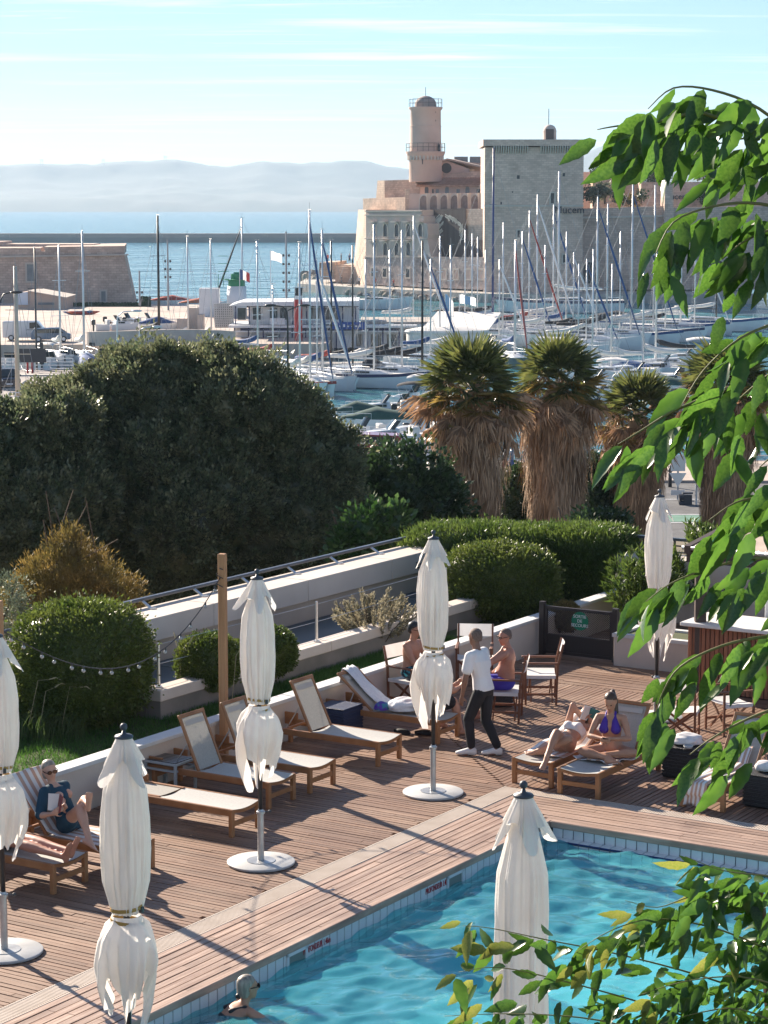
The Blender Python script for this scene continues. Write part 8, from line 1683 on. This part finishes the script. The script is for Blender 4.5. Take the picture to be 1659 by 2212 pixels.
# ---- clipped hedges on the terrace
def clipped(name, label, c, sx, sy, h, rz, m, n, l, w, rng, pw=3.2, stem=False, z0=.25, up=.3, cat='hedge', jit=.03):
    T_ = empty(name, (c[0], c[1], z0), label=label, cat=cat); M = Matrix.Rotation(rz, 3, 'Z'); M = np.array(M)
    u = sph(rng, n); k = 1 / (np.abs(u[:, 0]) ** pw + np.abs(u[:, 1]) ** pw + np.abs(u[:, 2]) ** pw) ** (1 / pw); s = np.array([sx / 2, sy / 2, h / 2]); bump = 1 + .035 * np.sin(u[:, :1] * 9 + c[0]) * np.sin(u[:, 2:] * 8) + jit * rng.normal(size=(n, 1)) + .13 * (rng.random((n, 1)) < .025)
    p = (u * k[:, None] * bump * rng.uniform(.90, 1.02, (n, 1))) * s; d = unit(unit(u / s * s.min()) + rng.normal(size=(n, 3)) * .55 + np.array([0, 0, up])); zlift = .18 if stem else 0
    P = p @ M.T + np.array([c[0], c[1], z0 + h / 2 + zlift]); keep = P[:, 2] > z0 + .01
    fast_mesh('crown', leaf_quads(P[keep], (d @ M.T)[keep], l * rng.uniform(.6, 1.3, keep.sum()), w * rng.uniform(.7, 1.2, keep.sum()), rng), 4, m, T_)
    bm = bmesh.new(); bmesh.ops.create_icosphere(bm, subdivisions=4, radius=1)
    for v in bm.verts:
        q = np.array(v.co); kk = 1 / (abs(q[0]) ** pw + abs(q[1]) ** pw + abs(q[2]) ** pw) ** (1 / pw); q = M @ (q * kk * s * .90); v.co = Vector((c[0] + q[0], c[1] + q[1], max(z0 - .02, z0 + h / 2 + zlift + q[2])))
    me = bpy.data.meshes.new('inner_foliage'); bm.to_mesh(me); bm.free(); me.materials.append(MATS[m]); o = bpy.data.objects.new('inner_foliage', me); COL.objects.link(o); par(o, T_)
    mb = MB()
    for k in range(4): limb(mb, [(c[0] + rng.normal() * .05, c[1] + rng.normal() * .05, z0 - .02), (c[0] + rng.normal() * .1, c[1] + rng.normal() * .1, z0 + h * .5)], .03, .012, 6)
    PB(mb, 'stem', 'bark', T_); return T_
p = G(170, 1578, .25); clipped('round_hedge', 'large rounded clipped bush at the left behind the wall', (p.x, p.y + .45), 1.85, 1.7, 1.72, RZ1, 'leaf_box', 26000, .055, .016, rng, 2.9)
p = G(449, 1520, .25); clipped('round_bush', 'small clipped ball bush left of the wooden post', (p.x, p.y + .15), .92, .85, .82, RZ1, 'leaf_box', 9000, .045, .015, rng, 2.5, stem=True)
p = G(577, 1488, .25); clipped('round_bush', 'small clipped ball bush behind the middle parasol', (p.x, p.y + .15), .86, .8, .72, RZ1, 'leaf_box', 8000, .045, .015, rng, 2.5, stem=True)
p = G(1082, 1350, .25); clipped('round_hedge', 'wide domed clipped bush left of the gate', (p.x, p.y + .8), 2.0, 1.7, 1.30, RZ2, 'leaf_box', 26000, .055, .017, rng, 2.7)
p = G(1275, 1300, .25); clipped('long_hedge', 'clipped hedge block in front of the parapet corner', (p.x, p.y + .7), 1.6, 1.7, 1.28, RZ2, 'leaf_hedge', 24000, .085, .013, rng, 5, up=.7)
p = G(1060, 1250, .25); clipped('long_hedge', 'long clipped hedge running behind the domed bush', (AT(1070, 1200, 42.6).x, 42.6), 3.4, 1.6, 1.24, RZ2 + .35, 'leaf_hedge', 34000, .085, .013, rng, 5, up=.7)
p = G(1215, 1300, .25); clipped('small_bush', 'small yellowish bush beside the gate post', (AT(1222, 1280, 38.5).x, 38.5), .5, .5, .5, 0, 'leaf_gold', 2500, .05, .016, rng, 2.2, cat='bush')
def spiky(name, label, c, r, h, n, l, w, m, z0, cat='shrub', lean=.5):
    T_ = empty(name, (c[0], c[1], z0), label=label, cat=cat); k = 60; a = rng.uniform(0, 6.28, k); rr = rng.uniform(0, 1, k) ** .5; top = np.stack([c[0] + np.cos(a) * rr * r, c[1] + np.sin(a) * rr * r, z0 + h * (1 - .35 * rr ** 2) * rng.uniform(.75, 1.05, k)], -1); bot = np.array([c[0], c[1], z0]) + (top - np.array([c[0], c[1], z0])) * np.array([.25, .25, 0]); mb = MB()
    for i in range(k): limb(mb, [tuple(bot[i]), tuple(bot[i] * .5 + top[i] * .5 + np.array([0, 0, .08])), tuple(top[i])], .012, .004, 4)
    PB(mb, 'stems', 'bark', T_); i = rng.integers(0, k, n); f = rng.uniform(.35, 1.0, n)[:, None]; P = bot[i] + (top[i] - bot[i]) * f + rng.normal(size=(n, 3)) * .015; d = unit(unit(top[i] - bot[i]) * .9 + sph(rng, n) * .75); fast_mesh('crown', leaf_quads(P, d, l * rng.uniform(.6, 1.2, n), w, rng), 4, m, T_)
p = G(808, 1402, .25); spiky('silver_shrub', 'silvery beige Mediterranean shrub on the lawn edge', (p.x, p.y + .1), .78, .98, 9000, .055, .012, 'leaf_silver', .25)
spiky('oleander', 'bright green oleander right of the gate', (AT(1385, 1290, 39.5).x, 39.5), .75, 1.45, 4200, .17, .016, 'leaf_hedge', .1); spiky('oleander', 'bright green oleander behind the pergola post', (AT(1530, 1230, 41).x, 41), 1.3, 1.75, 7000, .18, .017, 'leaf_hedge', .0)
# ---- tall tussock grass in front of the big round bush
T_ = empty('tussock_grass', G(100, 1600, .25), label='tall drooping grass tuft beside the large round bush', cat='grass tuft'); mb = MB()
for k in range(150):
    c = T_.location + Vector((random.uniform(-.45, .5), random.uniform(-.15, .3), 0)); a = random.uniform(0, 6.28); L_ = random.uniform(.35, .85); q = Vector((math.cos(a), math.sin(a), 0)); P = [c + q * L_ * .5 * f * f + Vector((0, 0, L_ * (f - .35 * f * f))) for f in (0, .35, .7, 1.0)]; s = Vector((-q.y, q.x, 0)) * .006
    mb.add([P[0] - s, P[0] + s, P[1] + s, P[1] - s, P[2] + s * .7, P[2] - s * .7, P[3]], [(0, 1, 2, 3), (3, 2, 4, 5), (5, 4, 6)])
PB(mb, 'blades', mat('blade', (0.06, 0.11, 0.03), (0.11, 0.15, 0.05), 3, .6, island=.3, trans=.25), T_, fix=False)
for i, (x0, y0, x1, y1) in enumerate(((80, 1520, 118, 1485), (60, 1490, 105, 1468), (130, 1500, 172, 1485), (380, 1470, 405, 1400), (395, 1470, 382, 1395), (500, 1450, 520, 1400))):
    a = AT(x0, y0, 30.5 if i < 3 else 32.6); b = AT(x1, y1, 30.5 if i < 3 else 32.6); mb = MB(); mb.tube([a - Vector((0, 0, .5)), a.lerp(b, .5) + Vector((0, 0, .06)), b], [.004, .004, .003], 4); mb.tube([b, b + (b - a) * .35 + Vector((0, 0, -.02)), b + (b - a) * .6 + Vector((0, 0, -.09))], [.008, .010, .003], 5); o = PB(mb, 'seed_head', mat('straw', (0.45, 0.38, 0.24), None, 1, .8), T_)

# ---- fan palms
mat('palm_green', (0.065, 0.095, 0.024), (0.17, 0.175, 0.055), 3, .38, island=.3, trans=.3, spec=.6)
mat('palm_yellow', (0.20, 0.15, 0.035), (0.28, 0.19, 0.06), 3, .5, island=.3, trans=.3)
mat('palm_dry', (0.38, 0.225, 0.125), (0.54, 0.35, 0.21), 3, .8, island=.4, trans=.15)
mat('palm_thatch', (0.28, 0.175, 0.105), (0.50, 0.34, 0.215), 1.2, .9, island=.45)
def fan_mesh(seed, dry=False):
    g = np.random.default_rng(seed); V_ = []; F_ = []; n = 22; pet = .55; Rr = .78
    def quad(a, b, c, d): k = len(V_); V_.extend([a, b, c, d]); F_.append((k, k + 1, k + 2, k + 3))
    quad((0, -.018, 0), (pet, -.012, .0), (pet, .012, .0), (0, .018, 0)); quad((0, 0, -.012), (pet, 0, -.008), (pet, 0, .008), (0, 0, .012))
    for k in range(n):
        a = R(-105 + 210 * (k + .5) / n); r = Rr * (1 - .18 * abs(a) / R(105)) * g.uniform(.88, 1.08); da = R(210 / n * .52); dz = .03 if k % 2 else -.03; dr = (.25 if dry else .10) * g.uniform(.6, 1.5)
        def pt(rad, aa, z): return (pet + rad * math.cos(aa), rad * math.sin(aa) * (.55 if dry else 1), z - .22 * abs(math.sin(aa)) * rad)
        quad(pt(.02, a, 0), pt(r * .55, a - da, dz - .03), pt(r * .60, a, -dz * .3), pt(r * .55, a + da, -dz - .03)); quad(pt(r * .55, a - da, dz - .03), pt(r, a - .01, -dr), pt(r * 1.02, a + .01, -dr), pt(r * .55, a + da, -dz - .03))
    me = bpy.data.meshes.new('frond'); me.from_pydata(V_, [], F_); return me
fans = {}
for key, m_, dry in (('g', 'palm_green', False), ('y', 'palm_yellow', False), ('d', 'palm_dry', True)):
    fans[key] = [fan_mesh(i * 7 + 3, dry) for i in range(3)]
    for me in fans[key]: me.materials.append(MATS[m_])
def palm(x, ytop, ycr, Y, rt, rc, label, seed):
    g = np.random.default_rng(seed); zc = AT(x, ycr, Y).z; X = AT(x, ycr, Y).x; zb_ = -5.5; root = empty('fan_palm', (X, Y, zb_), label=label, cat='palm', group='fan palms below the terrace'); zt = AT(x, ytop, Y).z
    mb = MB(); mb.lathe([(rt * .72, zb_), (rt * .74, zc - 2.5), (rt * .8, zc - 1.2), (rt * .55, zc - .2), (.15, zc + .35)], (X, Y, 0), 20); PB(mb, 'trunk', 'palm_thatch', root, smooth=True)
    n = 9500; a = g.uniform(0, 6.28, n); z = g.uniform(-5.5, zc - .1, n); f = (zc - z); flare = np.interp(f, (0, .4, 1.2, 2.0, 2.8, 6), (.6, 1.05, 1.2, 1.05, .9, .9)) * rt * .88; lump = 1 + .08 * np.sin(a * 5 + z * 2.1) + .06 * np.sin(a * 9 - z * 3); r = flare * lump * g.uniform(.86, 1.08, n)
    base = np.stack([X + r * np.cos(a), Y + r * np.sin(a), z], -1); L_ = g.uniform(.35, .95, n); out = np.stack([np.cos(a), np.sin(a), np.zeros(n)], -1); side = np.stack([-np.sin(a), np.cos(a), np.zeros(n)], -1)
    tip = base - np.array([0, 0, 1]) * L_[:, None] + out * (g.normal(.06, .10, n) * L_)[:, None] + side * (g.normal(0, .14, n) * L_)[:, None]; w = side * g.uniform(.008, .022, n)[:, None]; mid = (base + tip) / 2 + out * .05
    fast_mesh('dead_leaf_skirt', np.stack([base, mid + w, tip, mid - w], 1).reshape(-1, 3), 4, 'palm_thatch', root)['kind'] = 'stuff'
    spec = [('g', 40, (15, 88), 1.0), ('y', 14, (-30, 35), .95), ('d', 46, (-75, 12), 1.08)]
    for key, cnt, (e0, e1), sc in spec:
        for k in range(cnt):
            az = k * 2.39996 + g.uniform(-.3, .3); el = R(g.uniform(e0, e1)) if key != 'g' else R(e0 - 30 + (e1 - e0 + 30) * ((k + .5) / cnt) ** .9)
            s = rc / 1.36 * sc * g.uniform(.85, 1.1); o = bpy.data.objects.new('frond' if key != 'd' else 'dry_frond', fans[key][k % 3]); COL.objects.link(o); o.rotation_mode = 'XYZ'
            h = zc + .30 - (0 if key == 'g' else .25 + .35 * g.random()) + .25 * math.sin(el) - zb_; rr = .16 if key == 'g' else .40
            o.location = (rr * math.cos(az), rr * math.sin(az), h); o.rotation_euler = (g.uniform(-.5, .5), -el, az); o.scale = (s, s, s); o.parent = root
    for k in range(7):
        az = g.uniform(0, 6.28); P = [Vector((X + rr * math.cos(az), Y + rr * math.sin(az), zc + .2 + hh)) for rr, hh in ((.2, 0), (.55, .35), (.95, .05), (1.1, -.5))]; mb = MB(); limb(mb, P, .03, .01, 5); st = PB(mb, 'flower_stalk', 'palm_dry', root)
        m_ = 160; c = np.array(P[2]); q = c + g.normal(size=(m_, 3)) * np.array([.12, .12, .26]) + np.array([0, 0, -.2]); d = unit(g.normal(size=(m_, 3)) + np.array([0, 0, -.8])); fast_mesh('flower_spray', leaf_quads(q, d, .16, .010, g), 4, 'palm_dry', root)['kind'] = 'stuff'
palm(1017, 745, 868, 66, .98, 1.55, 'tallest fan palm with shaggy skirt, leftmost of the row', 31); palm(1203, 735, 852, 70, .98, 1.45, 'fan palm with brown skirt, second from the left', 32); palm(1380, 800, 912, 75, .78, 1.38, 'smaller fan palm behind the hanging leaves, third of the row', 33); palm(1570, 735, 858, 72, .86, 1.55, 'fan palm behind the leaf branches at the right', 34)
# ---- trees on the fort
for i, (x, y, r, Yq, m_, lb) in enumerate(((262, 505, 42, 404, 'leaf_olive', 'leafy tree on the fort terrace beside the keep'), (312, 500, 38, 404, 'leaf_olive', 'rounded tree in front of the upper fort block'), (375, 525, 26, 403, 'leaf_dark', 'low round bush on the fort terrace'), (470, 522, 24, 403, 'leaf_dark', 'low round bush at the end of the fort terrace'), (510, 425, 42, 425, 'leaf_olive', 'tree rising above the long upper fort wall'), (560, 430, 30, 425, 'leaf_olive', 'small tree above the upper fort wall'), (740, 420, 36, 425, 'leaf_olive', 'tree above the fort wall behind the leaf branch'), (830, 425, 40, 425, 'leaf_olive', 'tree on the right of the fort skyline'), (752, 532, 30, 410, 'leaf_dark', 'dark conifer growing on the fort wall'), (270, 425, 22, 425, 'leaf_dark', 'dark shrub beside the guard house'), (430, 545, 26, 402, 'leaf_gold', 'dry bush along the fort terrace edge'))):
    px, py = zr(x, y); s = r * .496; T_ = empty('fort_tree', AT(px, py + s, Yq), label=lb, cat='tree', group='trees on the fort'); lb_ = vlobes([(px, py, s * .8), (px - s * .5, py + s * .2, s * .55), (px + s * .5, py + s * .25, s * .5)], Yq, .85)
    blob_core('inner_foliage', lb_, .75, m_, T_); crown('crown', lb_, 1.7, 14, .55, .5, .16, m_, T_, rng, rough=.18); mb = MB(); c = lb_[0][0]; limb(mb, [(c[0], Yq, c[2] - s * .12), (c[0], Yq, c[2])], .2, .1, 6); PB(mb, 'trunk', 'bark', T_)
# ================================================================== leafy branches close to the balcony
mat('leaf_near', (0.038, 0.095, 0.014), (0.075, 0.150, 0.024), 18, .30, rnd=.28, trans=.48, spec=.7)
mat('leaf_young', (0.16, 0.20, 0.035), (0.24, 0.24, 0.06), 18, .35, rnd=.2, trans=.45)
mat('twig_green', (0.16, 0.17, 0.05), (0.22, 0.20, 0.07), 12, .6); mat('twig_brown', (0.12, 0.08, 0.05), (0.18, 0.12, 0.08), 12, .8)
def leaf_shape(seed):
    g = np.random.default_rng(seed); n = 9; V_ = []; bend = g.uniform(.05, .30); fold = g.uniform(.15, .42); cur = g.uniform(-.06, .06)
    for i in range(n + 1):
        t = i / n; w = .205 * (math.sin(math.pi * min(1, t ** .80 * 1.0)) ** .85 if t < 1 else 0) * (1 - .25 * t); w *= 1 + (.10 if i % 2 else -.05) * (0 < t < 1); z = -bend * t * t; y = cur * t * t
        w *= .88; V_ += [(t, y - w, z + fold * w), (t, y, z), (t, y + w, z + fold * w)]
    F_ = [(3 * i + j, 3 * i + j + 1, 3 * i + j + 4, 3 * i + j + 3) for i in range(n) for j in range(2)]; me = bpy.data.meshes.new('leaf'); me.from_pydata(V_, [], F_); me.shade_smooth(); return me
near_leaves = {}
for m_ in ('leaf_near', 'leaf_young'):
    near_leaves[m_] = [leaf_shape(i + 50) for i in range(6)]
    for me in near_leaves[m_]: me.materials.append(MATS[m_])
def leafy_branch(tree, path, Y, n, size, g, anchor, m='leaf_near', tipm=None, hang=1.0, r0=.007, side=0.0, spread=.03, stuff=0):
    c_ = [AT(x, y, Y + dy) for x, y, dy in path]; c_ = [c_[0]] + c_ + [c_[-1]]; pts = []
    for i in range(1, len(c_) - 2):
        for t in (0, .25, .5, .75): a, b, c, d = c_[i - 1:i + 3]; pts.append(.5 * (2 * b + (c - a) * t + (2 * a - 5 * b + 4 * c - d) * t * t + (3 * b - a - 3 * c + d) * t ** 3))
    pts.append(c_[-1]); mb = MB(); full = ([Vector(anchor), Vector(anchor).lerp(pts[0], .6) + Vector((0, 0, .05))] if anchor else []) + pts; k = len(full)
    mb.tube(full, [r0 * (1 - .8 * i / (k - 1)) for i in range(k)], 7); br = mb.build('branch', 'twig_green', None, smooth=True); par(br, tree); cum = [0]
    for a, b in zip(pts, pts[1:]): cum.append(cum[-1] + (b - a).length)
    def on(f):
        s = f * cum[-1]
        for i in range(len(pts) - 1):
            if s <= cum[i + 1]: q = (s - cum[i]) / max(1e-6, cum[i + 1] - cum[i]); return pts[i].lerp(pts[i + 1], q), (pts[i + 1] - pts[i]).normalized()
        return pts[-1], (pts[-1] - pts[-2]).normalized()
    extra = []
    for j in range(n + stuff):
        f = (j + .7) / n if j < n else g.random(); f = min(1, f); p, d = on(f); s = 1 if j % 2 else -1; sv = d.cross(Vector((0, 0, 1))).normalized() * s
        tw = p + sv * g.uniform(0, spread) + Vector((g.normal() * spread * .3, g.normal() * spread, -abs(g.normal()) * spread * 1.6))
        dirv = (d * g.uniform(.15, .6) + sv * g.uniform(.15, .6) + Vector((side, 0, -hang * g.uniform(.45, 1.2))) + Vector(g.normal(size=3)) * .22).normalized()
        if j >= n - 1 and j < n: dirv = (d + Vector((0, 0, -.4))).normalized()
        nr = Vector(g.normal(size=3)) * .5 + Vector((-.15, -1.0, .35)); x = dirv; z = (nr - x * nr.dot(x)).normalized(); y = z.cross(x); sc = size * g.uniform(.68, 1.18); M = Matrix(((x.x, y.x, z.x, tw.x), (x.y, y.y, z.y, tw.y), (x.z, y.z, z.z, tw.z), (0, 0, 0, 1))) @ Matrix.Diagonal((sc, sc * g.uniform(.85, 1.15), sc, 1))
        mm = tipm if tipm and f > .86 else m
        if j < n: o = bpy.data.objects.new('leaf', near_leaves[mm][int(g.integers(6))]); COL.objects.link(o); o.parent = br; o.matrix_basis = M
        else: extra.append((M, int(g.integers(6))))
    return br, extra
g = np.random.default_rng(9)
TA = empty('overhanging_tree', (2.35, 7.4, -3), label='overhanging leafy branches down the right-hand side close to the camera', cat='tree')
mb = MB(); limb(mb, [(2.35, 7.4, -3), (2.25, 7.4, 2), (2.4, 7.4, 6.5), (2.3, 7.4, 9.8)], .11, .05, 10); PB(mb, 'trunk', 'twig_brown', TA)
A_B = [([(1760, 330, .2), (1640, 235, .1), (1540, 195, 0), (1455, 190, -.1), (1400, 235, -.15)], 34, 0), ([(1640, 300, .1), (1520, 245, 0), (1430, 262, 0), (1335, 272, 0), (1290, 280, 0)], 20, 0), ([(1760, 340, .3), (1680, 300, .3), (1600, 300, .3), (1520, 320, .2)], 20, 0),
       ([(1770, 470, .2), (1640, 440, .1), (1545, 445, 0), (1455, 480, -.1), (1412, 560, -.15)], 30, 0), ([(1770, 500, 0), (1690, 490, 0), (1610, 520, 0), (1560, 560, 0)], 18, 0), ([(1770, 640, .2), (1690, 690, .1), (1600, 730, 0), (1520, 800, 0), (1470, 880, -.1)], 24, 0), ([(1600, 760, 0), (1530, 850, 0), (1450, 890, 0), (1385, 930, 0), (1335, 960, 0)], 20, 0), ([(1770, 760, .3), (1690, 790, .2), (1610, 850, .2), (1560, 900, .1)], 16, 0),
       ([(1760, 1040, .1), (1660, 1070, 0), (1590, 1085, 0), (1530, 1125, 0)], 15, 0), ([(1770, 1230, .1), (1650, 1205, 0), (1540, 1225, 0), (1450, 1260, 0), (1395, 1300, 0)], 28, 0), ([(1770, 1380, .1), (1660, 1375, 0), (1560, 1395, 0), (1470, 1440, 0), (1430, 1500, 0), (1412, 1560, 0)], 28, 0), ([(1770, 1520, .1), (1680, 1530, 0), (1600, 1560, 0), (1530, 1600, 0), (1490, 1630, 0)], 18, 0), ([(1760, 960, 0), (1680, 980, 0), (1640, 1010, 0)], 6, 0)]
exA = []
for path, n, _ in A_B:
    y0 = path[0][1]; anc = (2.33, 7.4, AT(1700, y0, 7.2).z + .05); _, e = leafy_branch(TA, path, 6.9, n, .150, g, anc if path[0][0] > 1700 else None, hang=.95, side=-.25, spread=.045, stuff=n // 2)
    exA += e
TB = empty('treetop', (2.4, 10.6, -3), label='bushy treetop with pale young leaves at the lower right', cat='tree')
mb = MB(); limb(mb, [(2.4, 10.6, -3), (2.2, 10.5, .5), (1.9, 10.4, 3.2), (1.75, 10.3, 4.3)], .10, .02, 10); PB(mb, 'trunk', 'twig_brown', TB); ex = []
B_B = [([(1720, 2180, .3), (1520, 2110, .2), (1330, 2060, .1), (1180, 2030, 0), (1060, 2005, 0), (1000, 2000, 0)], 40), ([(1720, 2080, .3), (1560, 2010, .1), (1420, 1985, 0), (1320, 2010, -.1), (1240, 2060, -.1)], 38), ([(1720, 1990, .2), (1600, 1930, .1), (1500, 1935, 0), (1420, 1960, 0), (1350, 1945, 0)], 34), ([(1720, 1900, .2), (1640, 1890, .1), (1560, 1880, 0), (1480, 1850, 0)], 22), ([(1620, 2240, .2), (1400, 2170, .1), (1220, 2120, 0), (1080, 2090, 0), (990, 2100, 0)], 40), ([(1500, 2260, 0), (1300, 2205, 0), (1120, 2190, 0), (960, 2195, 0)], 36), ([(1720, 2140, 0), (1600, 2110, 0), (1480, 2120, 0), (1380, 2150, 0)], 34), ([(1720, 2230, -.1), (1600, 2180, -.1), (1500, 2190, -.1), (1420, 2215, -.1)], 26), ([(1720, 2050, .2), (1640, 2030, .2), (1560, 2050, .1)], 16)]
for path, n in B_B:
    br, e = leafy_branch(TB, path, 10.0, n, .150, g, (2.0, 10.4, 3.0) if path[0][0] > 1600 else (1.6, 10.3, 2.8), tipm='leaf_young', hang=.55, side=-.1, spread=.05, r0=.006, stuff=22); ex += e
for T_, E_ in ((TA, exA), (TB, ex)):
    mb = MB()
    for M, i in E_: me = near_leaves['leaf_near'][i]; mb.add([M @ v.co for v in me.vertices], [tuple(q.vertices) for q in me.polygons])
    PB(mb, 'further_leaves', 'leaf_near', T_, fix=False, smooth=True)['kind'] = 'stuff'
# ================================================================== air
mb = MB(); mb.box((0, 7100, 145), (18500, 15900, 310))
hz = mb.build('haze'); tag(hz, 'thin pale sea haze over the bay', kind='stuff')
hm = bpy.data.materials.new('haze_air'); hm.use_nodes = True; N = hm.node_tree.nodes; N.remove(N['Principled BSDF'])
pv = N.new('ShaderNodeVolumePrincipled'); pv.inputs['Color'].default_value = (0.60, 0.80, 1.0, 1); pv.inputs['Density'].default_value = 0.000085; pv.inputs['Anisotropy'].default_value = 0.2
hm.node_tree.links.new(pv.outputs[0], N['Material Output'].inputs['Volume']); hz.data.materials.append(hm)
